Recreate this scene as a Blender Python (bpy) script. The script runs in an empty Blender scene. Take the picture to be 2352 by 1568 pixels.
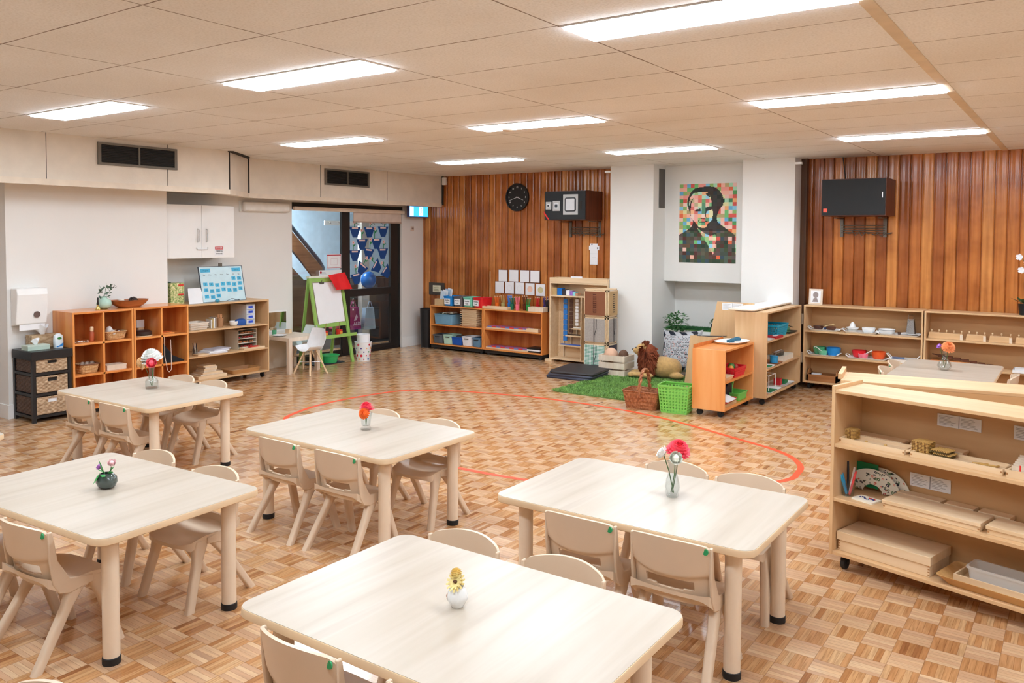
import bpy, math, random
from mathutils import Matrix, Vector
C = bpy.context.scene.collection
R = math.radians
PI = math.pi
random.seed(7)

# ---------------------------------------------------------------- materials
def lin(c):
    return tuple(((v/255)/12.92 if v/255 <= .04045 else ((v/255+.055)/1.055)**2.4) for v in c)
def _new(name):
    m = bpy.data.materials.new(name); m.use_nodes = True
    nt = m.node_tree; b = nt.nodes['Principled BSDF']
    return m, nt, b
def N(nt, typ, **kw):
    n = nt.nodes.new(typ)
    for k, v in kw.items():
        if k.startswith('i_'):
            key = k[2:]
            key = int(key) if key.isdigit() else key.replace('_', ' ')
            n.inputs[key].default_value = v
        else: setattr(n, k, v)
    return n
def ramp(nt, stops, interp='LINEAR'):
    r = nt.nodes.new('ShaderNodeValToRGB'); e = r.color_ramp.elements
    r.color_ramp.interpolation = interp
    while len(e) < len(stops): e.new(.5)
    for el, (p, c) in zip(e, stops):
        el.position = p; el.color = (*lin(c), 1)
    return r
def plain(name, c, rough=.5, metal=0, vary=.06, scale=9, bump=0, bscale=200, coat=0, trans=0, emit=0, sheen=0):
    m, nt, b = _new(name)
    b.inputs['Roughness'].default_value = rough
    b.inputs['Metallic'].default_value = metal
    if coat: b.inputs['Coat Weight'].default_value = coat; b.inputs['Coat Roughness'].default_value = .15
    if sheen: b.inputs['Sheen Weight'].default_value = sheen
    if trans: b.inputs['Transmission Weight'].default_value = trans; b.inputs['IOR'].default_value = 1.45
    L = lin(c)
    tc = N(nt, 'ShaderNodeTexCoord')
    if vary and not trans:
        no = N(nt, 'ShaderNodeTexNoise', i_Scale=scale, i_Detail=3.)
        nt.links.new(tc.outputs['Object'], no.inputs['Vector'])
        r = nt.nodes.new('ShaderNodeValToRGB')
        r.color_ramp.elements[0].position = .3; r.color_ramp.elements[1].position = .7
        r.color_ramp.elements[0].color = (*[max(0, v*(1-vary)) for v in L], 1)
        r.color_ramp.elements[1].color = (*[min(1, v*(1+vary)) for v in L], 1)
        nt.links.new(no.outputs['Fac'], r.inputs['Fac'])
        nt.links.new(r.outputs['Color'], b.inputs['Base Color'])
    else: b.inputs['Base Color'].default_value = (*L, 1)
    if bump:
        n2 = N(nt, 'ShaderNodeTexNoise', i_Scale=bscale, i_Detail=4.)
        nt.links.new(tc.outputs['Object'], n2.inputs['Vector'])
        bp = N(nt, 'ShaderNodeBump', i_Strength=bump, i_Distance=.01)
        nt.links.new(n2.outputs['Fac'], bp.inputs['Height']); nt.links.new(bp.outputs['Normal'], b.inputs['Normal'])
    if emit:
        b.inputs['Emission Color'].default_value = (*L, 1); b.inputs['Emission Strength'].default_value = emit
    return m
def wood(name, stops, axis='x', scale=30, stretch=.06, rough=.4, coat=0, bump=.05, big=None):
    m, nt, b = _new(name)
    b.inputs['Roughness'].default_value = rough
    if coat: b.inputs['Coat Weight'].default_value = coat; b.inputs['Coat Roughness'].default_value = .12
    tc = N(nt, 'ShaderNodeTexCoord'); mp = N(nt, 'ShaderNodeMapping')
    s = [1, 1, 1]; s['xyz'.index(axis)] = stretch
    mp.inputs['Scale'].default_value = s
    no = N(nt, 'ShaderNodeTexNoise', i_Scale=scale, i_Detail=5., i_Distortion=.3)
    r = ramp(nt, stops)
    nt.links.new(tc.outputs['Object'], mp.inputs['Vector']); nt.links.new(mp.outputs['Vector'], no.inputs['Vector'])
    nt.links.new(no.outputs['Fac'], r.inputs['Fac']); nt.links.new(r.outputs['Color'], b.inputs['Base Color'])
    if bump:
        bp = N(nt, 'ShaderNodeBump', i_Strength=bump, i_Distance=.01)
        nt.links.new(no.outputs['Fac'], bp.inputs['Height']); nt.links.new(bp.outputs['Normal'], b.inputs['Normal'])
    return m
def attr_mat(name, rough=.6):
    m, nt, b = _new(name)
    a = N(nt, 'ShaderNodeAttribute', attribute_name='Col')
    nt.links.new(a.outputs['Color'], b.inputs['Base Color']); b.inputs['Roughness'].default_value = rough
    return m
_mc = {}
def col(c, rough=.45, **k):
    key = (tuple(c), rough, tuple(sorted(k.items())))
    if key not in _mc: _mc[key] = plain('paint_%d_%d_%d' % tuple(c), c, rough, **k)
    return _mc[key]

PLY = wood('birch_plywood', [(.25, (208, 166, 120)), (.5, (218, 178, 132)), (.75, (226, 190, 146))], 'x', 14, .08, .42)
PLYV = wood('birch_plywood_upright', [(.25, (208, 166, 120)), (.5, (218, 178, 132)), (.75, (226, 190, 146))], 'z', 14, .08, .42)
PINE = wood('varnished_pine', [(.25, (206, 118, 52)), (.5, (224, 142, 72)), (.75, (236, 164, 94))], 'x', 16, .07, .3, coat=.3)
PINEV = wood('varnished_pine_upright', [(.25, (206, 118, 52)), (.5, (226, 144, 74)), (.75, (238, 168, 98))], 'z', 14, .07, .3, coat=.3)
PINEB = wood('pine_back_boards', [(.25, (176, 90, 36)), (.5, (206, 120, 58)), (.75, (222, 144, 80))], 'z', 9, .12, .35, coat=.2)
BEECH = wood('pale_beech', [(.25, (222, 188, 146)), (.5, (231, 201, 162)), (.75, (238, 212, 178))], 'x', 22, .08, .45)
PALE = wood('whitewashed_wood', [(.25, (216, 194, 168)), (.5, (224, 204, 182)), (.75, (232, 216, 196))], 'z', 20, .1, .5)
TTOP = wood('ash_laminate', [(.3, (176, 160, 142)), (.42, (190, 176, 159)), (.55, (197, 184, 169)), (.7, (182, 167, 151))], 'y', 9, .07, .3, bump=0)
TEDGE = plain('table_edge_band', (226, 196, 158), .45)
TLEG = plain('cream_table_leg', (232, 212, 188), .38, vary=.03)
CHAIR = plain('sand_plastic', (218, 194, 168), .36, vary=.02)
DOT = plain('green_size_dot', (40, 160, 100), .5)
RUBBER = plain('black_rubber', (28, 28, 30), .6)
WHITE = plain('white_paint', (236, 233, 229), .6, vary=.02, scale=1.5, bump=.02, bscale=60)
SATIN = plain('white_laminate', (244, 243, 241), .3, vary=.01)
BULK = plain('speckled_bulkhead_board', (226, 214, 198), .7, vary=.05, scale=6, bump=.15, bscale=150)
DARK = plain('dark_shadow_gap', (40, 32, 26), .8)
BLACK = plain('black_lacquer', (24, 24, 26), .35)
CHROME = plain('brushed_steel', (200, 200, 200), .25, metal=1, vary=.03)
GALV = plain('galvanised_bracket', (120, 112, 102), .45, metal=.7)
PAPER = plain('white_paper', (240, 240, 242), .7, vary=.015)
INK = plain('black_ink', (30, 30, 34), .7)
CARD = plain('kraft_card', (204, 168, 122), .7)
def thin_glass():
    m = bpy.data.materials.new('clear_glass'); m.use_nodes = True; nt = m.node_tree; nt.nodes.remove(nt.nodes['Principled BSDF'])
    out = nt.nodes['Material Output']; tr = N(nt, 'ShaderNodeBsdfTransparent'); tr.inputs[0].default_value = (.93, .95, .95, 1)
    gl = N(nt, 'ShaderNodeBsdfGlossy'); gl.inputs['Roughness'].default_value = .03
    lw = N(nt, 'ShaderNodeLayerWeight'); lw.inputs[0].default_value = .5
    pw = N(nt, 'ShaderNodeMath', operation='POWER'); pw.inputs[1].default_value = 3.; ma = N(nt, 'ShaderNodeMath', operation='MULTIPLY_ADD'); ma.inputs[1].default_value = .6; ma.inputs[2].default_value = .05
    nt.links.new(lw.outputs['Facing'], pw.inputs[0]); nt.links.new(pw.outputs[0], ma.inputs[0])
    mx = N(nt, 'ShaderNodeMixShader'); nt.links.new(ma.outputs[0], mx.inputs[0]); nt.links.new(tr.outputs[0], mx.inputs[1]); nt.links.new(gl.outputs[0], mx.inputs[2]); nt.links.new(mx.outputs[0], out.inputs[0])
    return m
GLASS = thin_glass()
MIRROR = plain('mirror_glass', (230, 235, 235), .03, metal=1, vary=0)
COLATTR = attr_mat('printed_colours')
LEAF = plain('leaf_green', (52, 120, 56), .5, vary=.25, scale=30)
LEAFD = plain('dark_leaf_green', (44, 82, 48), .5, vary=.3, scale=30)
STEM = plain('green_stem', (70, 110, 60), .6)

def floor_mat():
    m, nt, b = _new('basket_weave_parquet'); ln = nt.links.new
    tc = N(nt, 'ShaderNodeTexCoord'); sp = N(nt, 'ShaderNodeSeparateXYZ'); ln(tc.outputs['Object'], sp.inputs[0])
    def M(op, a, bb=None, clamp=False):
        n = N(nt, 'ShaderNodeMath', operation=op); n.use_clamp = clamp
        for i, v in enumerate((a, bb)):
            if v is None: continue
            if isinstance(v, (int, float)): n.inputs[i].default_value = v
            else: ln(v, n.inputs[i])
        return n.outputs[0]
    X = M('DIVIDE', sp.outputs[0], .125); Y = M('DIVIDE', M('SUBTRACT', sp.outputs[1], .06), .125)
    cx, cy = M('FLOOR', X), M('FLOOR', Y)
    fx, fy = M('SUBTRACT', X, cx), M('SUBTRACT', Y, cy)
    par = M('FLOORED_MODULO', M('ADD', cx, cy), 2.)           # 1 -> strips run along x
    s = M('ADD', M('MULTIPLY', par, fy), M('MULTIPLY', M('SUBTRACT', 1., par), fx))
    l = M('ADD', M('MULTIPLY', par, fx), M('MULTIPLY', M('SUBTRACT', 1., par), fy))
    s5 = M('MULTIPLY', s, 5.); si = M('FLOOR', s5); sf = M('SUBTRACT', s5, si)
    cv = N(nt, 'ShaderNodeCombineXYZ'); ln(cx, cv.inputs[0]); ln(cy, cv.inputs[1]); ln(si, cv.inputs[2])
    wn = N(nt, 'ShaderNodeTexWhiteNoise'); ln(cv.outputs[0], wn.inputs['Vector'])
    r = ramp(nt, [(0, (156, 102, 62)), (.05, (180, 124, 78)), (.4, (196, 142, 94)), (.75, (204, 155, 107)), (1, (212, 170, 126))])
    ln(wn.outputs['Value'], r.inputs['Fac'])
    g = N(nt, 'ShaderNodeCombineXYZ'); ln(M('MULTIPLY', s, 9.), g.inputs[0]); ln(M('MULTIPLY', l, .6), g.inputs[1]); ln(wn.outputs['Value'], g.inputs[2])
    ad = N(nt, 'ShaderNodeVectorMath', operation='ADD'); ln(g.outputs[0], ad.inputs[0])
    sc = N(nt, 'ShaderNodeVectorMath', operation='SCALE'); sc.inputs[3].default_value = 7.; ln(cv.outputs[0], sc.inputs[0]); ln(sc.outputs[0], ad.inputs[1])
    no = N(nt, 'ShaderNodeTexNoise', i_Scale=1.6, i_Detail=4.); ln(ad.outputs[0], no.inputs['Vector'])
    gr = ramp(nt, [(.25, (196, 188, 180)), (.6, (255, 255, 255))]); ln(no.outputs['Fac'], gr.inputs['Fac'])
    mx = N(nt, 'ShaderNodeMix', data_type='RGBA', blend_type='MULTIPLY'); mx.inputs[0].default_value = .8
    ln(r.outputs['Color'], mx.inputs[6]); ln(gr.outputs['Color'], mx.inputs[7])
    m2 = N(nt, 'ShaderNodeMix', data_type='RGBA', blend_type='MIX'); ln(M('MULTIPLY', par, .30), m2.inputs[0])  # view-dependent grain sheen painted into the colour: strips along x lighter
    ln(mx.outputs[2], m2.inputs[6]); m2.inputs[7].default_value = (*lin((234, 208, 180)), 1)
    e1 = M('LESS_THAN', M('MINIMUM', sf, M('SUBTRACT', 1., sf)), .03)
    e2 = M('LESS_THAN', M('MINIMUM', l, M('SUBTRACT', 1., l)), .012)
    ed = M('MAXIMUM', e1, e2)
    m3 = N(nt, 'ShaderNodeMix', data_type='RGBA', blend_type='MIX'); ln(M('MULTIPLY', ed, .55), m3.inputs[0])
    ln(m2.outputs[2], m3.inputs[6]); m3.inputs[7].default_value = (*lin((112, 66, 36)), 1)
    ln(m3.outputs[2], b.inputs['Base Color'])
    rr = M('ADD', M('MULTIPLY', wn.outputs['Value'], .08), .11); ln(rr, b.inputs['Roughness'])
    bp = N(nt, 'ShaderNodeBump', i_Strength=.07, i_Distance=.002)
    ln(M('ADD', M('MULTIPLY', no.outputs['Fac'], .4), M('SUBTRACT', M('MULTIPLY', wn.outputs['Value'], .6), ed)), bp.inputs['Height'])
    ln(bp.outputs['Normal'], b.inputs['Normal'])
    b.inputs['IOR'].default_value = 1.5
    return m
def ceiling_mat():
    m, nt, b = _new('ceiling_tile_board'); ln = nt.links.new
    tc = N(nt, 'ShaderNodeTexCoord'); sp = N(nt, 'ShaderNodeSeparateXYZ'); ln(tc.outputs['Object'], sp.inputs[0])
    def M(op, a, bb=None):
        n = N(nt, 'ShaderNodeMath', operation=op)
        for i, v in enumerate((a, bb)):
            if v is None: continue
            if isinstance(v, (int, float)): n.inputs[i].default_value = v
            else: ln(v, n.inputs[i])
        return n.outputs[0]
    def line(o, off, per, w):
        f = M('FLOORED_MODULO', M('ADD', o, off), per)
        return M('LESS_THAN', M('MINIMUM', f, M('SUBTRACT', per, f)), w)
    n1 = N(nt, 'ShaderNodeTexNoise', i_Scale=3.5, i_Detail=2.); ln(tc.outputs['Object'], n1.inputs['Vector'])
    w = M('MULTIPLY', n1.outputs['Fac'], .0075)
    e = M('MAXIMUM', line(sp.outputs[0], 6.72, 1.2, w), line(sp.outputs[1], -3.08, .6, w))
    n2 = N(nt, 'ShaderNodeTexNoise', i_Scale=90., i_Detail=4.); ln(tc.outputs['Object'], n2.inputs['Vector'])
    r = ramp(nt, [(.3, (232, 232, 232)), (.5, (242, 243, 244)), (.7, (247, 248, 250))]); ln(n2.outputs['Fac'], r.inputs['Fac'])
    n3 = N(nt, 'ShaderNodeTexNoise', i_Scale=.8, i_Detail=3.); ln(tc.outputs['Object'], n3.inputs['Vector'])
    r3 = ramp(nt, [(.35, (244, 241, 237)), (.65, (255, 255, 255))]); ln(n3.outputs['Fac'], r3.inputs['Fac'])
    mm = N(nt, 'ShaderNodeMix', data_type='RGBA', blend_type='MULTIPLY'); mm.inputs[0].default_value = 1
    ln(r.outputs['Color'], mm.inputs[6]); ln(r3.outputs['Color'], mm.inputs[7])
    mx = N(nt, 'ShaderNodeMix', data_type='RGBA'); ln(M('MULTIPLY', e, .8), mx.inputs[0]); ln(mm.outputs[2], mx.inputs[6]); mx.inputs[7].default_value = (*lin((104, 78, 56)), 1)
    ln(mx.outputs[2], b.inputs['Base Color']); b.inputs['Roughness'].default_value = .85
    bp = N(nt, 'ShaderNodeBump', i_Strength=.25, i_Distance=.004); ln(M('SUBTRACT', n2.outputs['Fac'], M('MULTIPLY', e, 2.)), bp.inputs['Height']); ln(bp.outputs['Normal'], b.inputs['Normal'])
    return m
def plank_mat():
    m, nt, b = _new('red_cedar_planks'); ln = nt.links.new
    tc = N(nt, 'ShaderNodeTexCoord'); sp = N(nt, 'ShaderNodeSeparateXYZ'); ln(tc.outputs['Object'], sp.inputs[0])
    d = N(nt, 'ShaderNodeMath', operation='DIVIDE'); d.inputs[1].default_value = .115; ln(sp.outputs[0], d.inputs[0])
    f = N(nt, 'ShaderNodeMath', operation='FLOOR'); ln(d.outputs[0], f.inputs[0])
    wn = N(nt, 'ShaderNodeTexWhiteNoise', noise_dimensions='1D'); ln(f.outputs[0], wn.inputs['W'])
    r = ramp(nt, [(0, (168, 96, 46)), (.3, (192, 114, 56)), (.6, (212, 134, 66)), (1, (224, 154, 86))]); ln(wn.outputs['Value'], r.inputs['Fac'])
    mp = N(nt, 'ShaderNodeMapping'); mp.inputs['Scale'].default_value = (1, 1, .05); ln(tc.outputs['Object'], mp.inputs['Vector'])
    no = N(nt, 'ShaderNodeTexNoise', i_Scale=26., i_Detail=5., i_Distortion=.4); ln(mp.outputs['Vector'], no.inputs['Vector'])
    n2 = N(nt, 'ShaderNodeTexNoise', i_Scale=3., i_Detail=3.); ln(tc.outputs['Object'], n2.inputs['Vector'])
    gr = ramp(nt, [(.25, (218, 206, 196)), (.65, (255, 255, 255))]); ln(no.outputs['Fac'], gr.inputs['Fac'])
    g2 = ramp(nt, [(.3, (200, 180, 165)), (.6, (255, 255, 255))]); ln(n2.outputs['Fac'], g2.inputs['Fac'])
    a = N(nt, 'ShaderNodeMix', data_type='RGBA', blend_type='MULTIPLY'); a.inputs[0].default_value = 1; ln(r.outputs['Color'], a.inputs[6]); ln(gr.outputs['Color'], a.inputs[7])
    c = N(nt, 'ShaderNodeMix', data_type='RGBA', blend_type='MULTIPLY'); c.inputs[0].default_value = .8; ln(a.outputs[2], c.inputs[6]); ln(g2.outputs['Color'], c.inputs[7])
    ln(c.outputs[2], b.inputs['Base Color']); b.inputs['Roughness'].default_value = .2
    bp = N(nt, 'ShaderNodeBump', i_Strength=.03, i_Distance=.003); ln(no.outputs['Fac'], bp.inputs['Height']); ln(bp.outputs['Normal'], b.inputs['Normal'])
    return m
def check_mat(name, c1, c2, s):
    m, nt, b = _new(name); ln = nt.links.new
    tc = N(nt, 'ShaderNodeTexCoord'); sp = N(nt, 'ShaderNodeSeparateXYZ'); ln(tc.outputs['Object'], sp.inputs[0])
    outs = []
    for i in (0, 2):
        d = N(nt, 'ShaderNodeMath', operation='MULTIPLY'); d.inputs[1].default_value = s; ln(sp.outputs[i], d.inputs[0])
        f = N(nt, 'ShaderNodeMath', operation='FRACT'); ln(d.outputs[0], f.inputs[0])
        g = N(nt, 'ShaderNodeMath', operation='GREATER_THAN'); g.inputs[1].default_value = .5; ln(f.outputs[0], g.inputs[0]); outs.append(g)
    a = N(nt, 'ShaderNodeMath', operation='ADD'); ln(outs[0].outputs[0], a.inputs[0]); ln(outs[1].outputs[0], a.inputs[1])
    h = N(nt, 'ShaderNodeMath', operation='MULTIPLY'); h.inputs[1].default_value = .5; ln(a.outputs[0], h.inputs[0])
    r = ramp(nt, [(0, c1), (1, c2)]); ln(h.outputs[0], r.inputs['Fac']); ln(r.outputs['Color'], b.inputs['Base Color'])
    b.inputs['Roughness'].default_value = .8
    return m

# ---------------------------------------------------------------- mesh kit
class MB:
    def __init__(s): s.v = []; s.f = []; s.m = []; s.c = []
    def add(s, vs, fs, m=0, c=None):
        o = len(s.v); s.v += [tuple(v) for v in vs]
        for f in fs: s.f.append(tuple(i+o for i in f)); s.m.append(m); s.c.append(c)
        return s
    def box(s, x0, y0, z0, x1, y1, z1, m=0):
        if x0 > x1: x0, x1 = x1, x0
        if y0 > y1: y0, y1 = y1, y0
        if z0 > z1: z0, z1 = z1, z0
        return s.add([(x0, y0, z0), (x1, y0, z0), (x1, y1, z0), (x0, y1, z0), (x0, y0, z1), (x1, y0, z1), (x1, y1, z1), (x0, y1, z1)],
              [(0, 3, 2, 1), (4, 5, 6, 7), (0, 1, 5, 4), (1, 2, 6, 5), (2, 3, 7, 6), (3, 0, 4, 7)], m)
    def loft(s, loops, m=0, cap0=True, cap1=True):
        n = len(loops[0]); o = len(s.v)
        for l in loops: s.v += [tuple(p) for p in l]
        for i in range(len(loops)-1):
            for j in range(n):
                k = (j+1) % n
                s.f.append((o+i*n+j, o+i*n+k, o+(i+1)*n+k, o+(i+1)*n+j)); s.m.append(m); s.c.append(None)
        if cap0: s.f.append(tuple(o+j for j in reversed(range(n)))); s.m.append(m); s.c.append(None)
        if cap1: s.f.append(tuple(o+(len(loops)-1)*n+j for j in range(n))); s.m.append(m); s.c.append(None)
        return s
    def lathe(s, prof, n=24, m=0, c=(0, 0, 0), cap0=True, cap1=True, sx=1, sy=1):
        return s.loft([[(c[0]+r*sx*math.cos(2*PI*j/n), c[1]+r*sy*math.sin(2*PI*j/n), c[2]+z) for j in range(n)] for r, z in prof], m, cap0, cap1)
    def tube(s, pts, r, n=8, m=0, closed=False):
        pts = [Vector(p) for p in pts]; loops = []
        k = len(pts)
        rr = r if isinstance(r, (list, tuple)) else [r]*k
        prev = None
        for i, p in enumerate(pts):
            if closed: t = pts[(i+1) % k]-pts[i-1]
            else: t = pts[min(i+1, k-1)]-pts[max(i-1, 0)]
            t.normalize()
            if prev is None:
                a = Vector((0, 0, 1)) if abs(t.z) < .9 else Vector((1, 0, 0))
                u = t.cross(a).normalized()
            else:
                u = (prev - t*prev.dot(t)).normalized()
            prev = u; w = t.cross(u)
            loops.append([p+(u*math.cos(2*PI*j/n)+w*math.sin(2*PI*j/n))*rr[i] for j in range(n)])
        if closed:
            loops.append(loops[0]); return s.loft(loops, m, False, False)
        return s.loft(loops, m)
    def ell(s, c, rx, ry, rz, nu=14, nv=9, m=0, rot=None):
        loops = []
        for i in range(1, nv):
            a = -PI/2+PI*i/nv
            loops.append([(rx*math.cos(a)*math.cos(2*PI*j/nu), ry*math.cos(a)*math.sin(2*PI*j/nu), rz*math.sin(a)) for j in range(nu)])
        o = len(s.v)
        vs = [p for l in loops for p in l]+[(0, 0, -rz), (0, 0, rz)]
        if rot is not None: vs = [tuple(rot @ Vector(p)) for p in vs]
        vs = [(p[0]+c[0], p[1]+c[1], p[2]+c[2]) for p in vs]
        fs = []
        for i in range(len(loops)-1):
            for j in range(nu):
                k = (j+1) % nu; fs.append((i*nu+j, i*nu+k, (i+1)*nu+k, (i+1)*nu+j))
        b, t = len(loops)*nu, len(loops)*nu+1; L = (len(loops)-1)*nu
        for j in range(nu):
            k = (j+1) % nu; fs.append((b, k, j)); fs.append((t, L+j, L+k))
        return s.add(vs, fs, m)
    def prism(s, poly, z0, z1, m=0, axis='z'):
        def P(a, b, c): return {'z': (a, b, c), 'y': (a, c, b), 'x': (c, a, b)}[axis]
        lo = [P(a, b, z0) for a, b in poly]; hi = [P(a, b, z1) for a, b in poly]
        return s.loft([lo, hi], m)
    def sheet(s, fn, nu, nv, off, mask=None, m=0, cfn=None):
        top = [[Vector(fn(i/nu, j/nv)) for j in range(nv+1)] for i in range(nu+1)]
        o = len(s.v)
        for i in range(nu+1):
            for j in range(nv+1): s.v.append(tuple(top[i][j]))
        for i in range(nu+1):
            for j in range(nv+1):
                d = Vector(off(i/nu, j/nv)) if callable(off) else Vector(off)
                s.v.append(tuple(top[i][j]+d))
        K = (nu+1)*(nv+1)
        I = lambda i, j, b=0: o+b*K+i*(nv+1)+j
        keep = lambda i, j: 0 <= i < nu and 0 <= j < nv and (mask is None or mask((i+.5)/nu, (j+.5)/nv))
        def F(f, c=None): s.f.append(f); s.m.append(m); s.c.append(c)
        for i in range(nu):
            for j in range(nv):
                if not keep(i, j): continue
                c = cfn((i+.5)/nu, (j+.5)/nv) if cfn else None
                F((I(i, j), I(i+1, j), I(i+1, j+1), I(i, j+1)), c)
                F((I(i, j, 1), I(i, j+1, 1), I(i+1, j+1, 1), I(i+1, j, 1)), c)
                if not keep(i-1, j): F((I(i, j), I(i, j+1), I(i, j+1, 1), I(i, j, 1)), c)
                if not keep(i+1, j): F((I(i+1, j), I(i+1, j, 1), I(i+1, j+1, 1), I(i+1, j+1)), c)
                if not keep(i, j-1): F((I(i, j), I(i, j, 1), I(i+1, j, 1), I(i+1, j)), c)
                if not keep(i, j+1): F((I(i, j+1), I(i+1, j+1), I(i+1, j+1, 1), I(i, j+1, 1)), c)
        return s
    def perf(s, p00, p10, p11, p01, m_, n_, hole=.32, m=0):
        A, B, Cc, D = map(Vector, (p00, p10, p11, p01))
        Q = lambda u, v: (A*(1-u)+B*u)*(1-v)+(D*(1-u)+Cc*u)*v
        for i in range(m_):
            for j in range(n_):
                cu, cv = (i+.5)/m_, (j+.5)/n_
                out = []; inn = []
                for k in range(8):
                    a = PI/4*k; ou, ov = math.cos(a), math.sin(a); mx = max(abs(ou), abs(ov))
                    out.append(Q(cu+.5*ou/mx/m_, cv+.5*ov/mx/n_)); inn.append(Q(cu+hole*ou/m_, cv+hole*ov/n_))
                s.add(out+inn, [(k, (k+1) % 8, 8+(k+1) % 8, 8+k) for k in range(8)], m)
        return s
def rrect(w, d, r, z, n=4, cx=0, cy=0):
    r = min(r, w/2-1e-4, d/2-1e-4); pts = []
    for qx, qy, a0 in ((w/2-r, d/2-r, 0), (-w/2+r, d/2-r, 90), (-w/2+r, -d/2+r, 180), (w/2-r, -d/2+r, 270)):
        for k in range(n+1):
            a = R(a0+90*k/n); pts.append((cx+qx+r*math.cos(a), cy+qy+r*math.sin(a), z))
    return pts

def obj(name, mb, mats, parent=None, smooth=40, bevel=0, solid=0, loc=None, rz=0):
    me = bpy.data.meshes.new(name)
    me.from_pydata(mb.v, [], mb.f)
    if not isinstance(mats, (list, tuple)): mats = [mats]
    for x in mats: me.materials.append(x)
    if any(mb.m): me.polygons.foreach_set('material_index', mb.m)
    if any(c is not None for c in mb.c):
        ca = me.color_attributes.new('Col', 'FLOAT_COLOR', 'CORNER')
        for p, c in zip(me.polygons, mb.c):
            cc = (*lin(c), 1) if c else (1, 1, 1, 1)
            for li in p.loop_indices: ca.data[li].color = cc
    me.update()
    if smooth:
        me.polygons.foreach_set('use_smooth', [True]*len(me.polygons))
        me.set_sharp_from_angle(angle=R(smooth))
    o = bpy.data.objects.new(name, me); C.objects.link(o)
    if parent: o.parent = parent
    if loc: o.location = loc
    if rz: o.rotation_euler.z = R(rz)
    if solid:
        md = o.modifiers.new('thickness', 'SOLIDIFY'); md.thickness = solid; md.offset = 0
    if bevel:
        md = o.modifiers.new('bevel', 'BEVEL'); md.width = bevel; md.segments = 2; md.limit_method = 'ANGLE'; md.angle_limit = R(40)
    return o
def tag(o, label, cat, group=None, kind=None):
    o['label'] = label; o['category'] = cat
    if group: o['group'] = group
    if kind: o['kind'] = kind
    return o
def thing(name, label, cat, loc=(0, 0, 0), rz=0, group=None):
    o = bpy.data.objects.new(name, None); o.empty_display_size = .05; C.objects.link(o)
    o.location = loc; o.rotation_euler.z = R(rz)
    return tag(o, label, cat, group)
def one(name, mb, mats, label, cat, loc=(0, 0, 0), rz=0, group=None, **k):
    return tag(obj(name, mb, mats, None, loc=loc, rz=rz, **k), label, cat, group)
def struct(name, mb, mats, parent=None, **k):
    o = obj(name, mb, mats, parent, **k)
    if not parent: o['kind'] = 'structure'
    return o
KIDS = {}
def dup(root, loc, rz=0, label=None, group=None):
    def cp(o, par):
        c = o.copy(); C.objects.link(c)
        if par: c.parent = par
        for ch in o.children: cp(ch, c)
        return c
    r = cp(root, None); r.location = loc; r.rotation_euler = (0, 0, R(rz))
    if label: r['label'] = label
    if group: r['group'] = group
    return r
class Frame:
    "local frame of a shelf: x along its length, y into it"
    def __init__(s, x, y, rz): s.x, s.y, s.rz = x, y, rz; s.c, s.s = math.cos(R(rz)), math.sin(R(rz))
    def __call__(s, lx, ly, z=0): return (s.x+lx*s.c-ly*s.s, s.y+lx*s.s+ly*s.c, z)
_fc = {}
def text_mb(s, size, depth=.0006, align='CENTER', bold=0):
    key = (s, size, depth, align, bold)
    if key not in _fc:
        cu = bpy.data.curves.new('lettering', 'FONT'); cu.body = s; cu.size = size; cu.extrude = depth; cu.offset = bold
        cu.align_x = align; cu.align_y = 'CENTER'; cu.resolution_u = 2
        o = bpy.data.objects.new('lettering', cu); C.objects.link(o)
        dg = bpy.context.evaluated_depsgraph_get(); me = bpy.data.meshes.new_from_object(o.evaluated_get(dg))
        mb = MB(); mb.add([tuple(v.co) for v in me.vertices], [tuple(p.vertices) for p in me.polygons])
        bpy.data.objects.remove(o); bpy.data.curves.remove(cu); _fc[key] = mb
    return _fc[key]
def upright(mb, cx, z, y, face='-y'):
    "stand flat xy lettering up: face -y, +x"
    r = MB()
    for v in mb.v:
        if face == '-y': r.v.append((cx+v[0], y-v[2], z+v[1]))
        elif face == '+x': r.v.append((y+v[2], cx+v[0], z+v[1]))
    r.f = list(mb.f); r.m = list(mb.m); r.c = list(mb.c)
    return r
EXPO = 0.82
# ================================================================ THE ROOM
ZC = 2.643
WY = 9.92                         # timber wall
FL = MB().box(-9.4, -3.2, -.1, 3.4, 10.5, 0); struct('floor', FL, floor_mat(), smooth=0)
struct('ceiling', MB().box(-9.4, -3.2, ZC, 3.4, 10.5, ZC+.1), ceiling_mat(), smooth=0)

def plank_wall(name, x0, x1):
    mb = MB(); prof = []
    k0 = math.floor(x0/.115); x = x0
    shape = [(0, .022), (.003, .022), (.006, .006), (.012, .001), (.026, -.003), (.040, .001), (.0575, .004), (.075, .001), (.089, -.003), (.103, .001), (.109, .006), (.112, .022)]
    k = k0
    while k*.115 < x1:
        for dx, dy in shape:
            xx = k*.115+dx
            if x0 <= xx <= x1: prof.append((xx, WY+dy))
        k += 1
    prof = [(x0, WY+.012)]+prof+[(x1, WY+.012), (x1, WY+.1), (x0, WY+.1)]
    mb.prism(prof, 0, ZC)
    return struct(name, mb, PLANK, smooth=60)
PLANK = plank_mat()
plank_wall('wall_back_left', -8.66, -5.141); plank_wall('wall_back_right', -2.767, 3.2)
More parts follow.
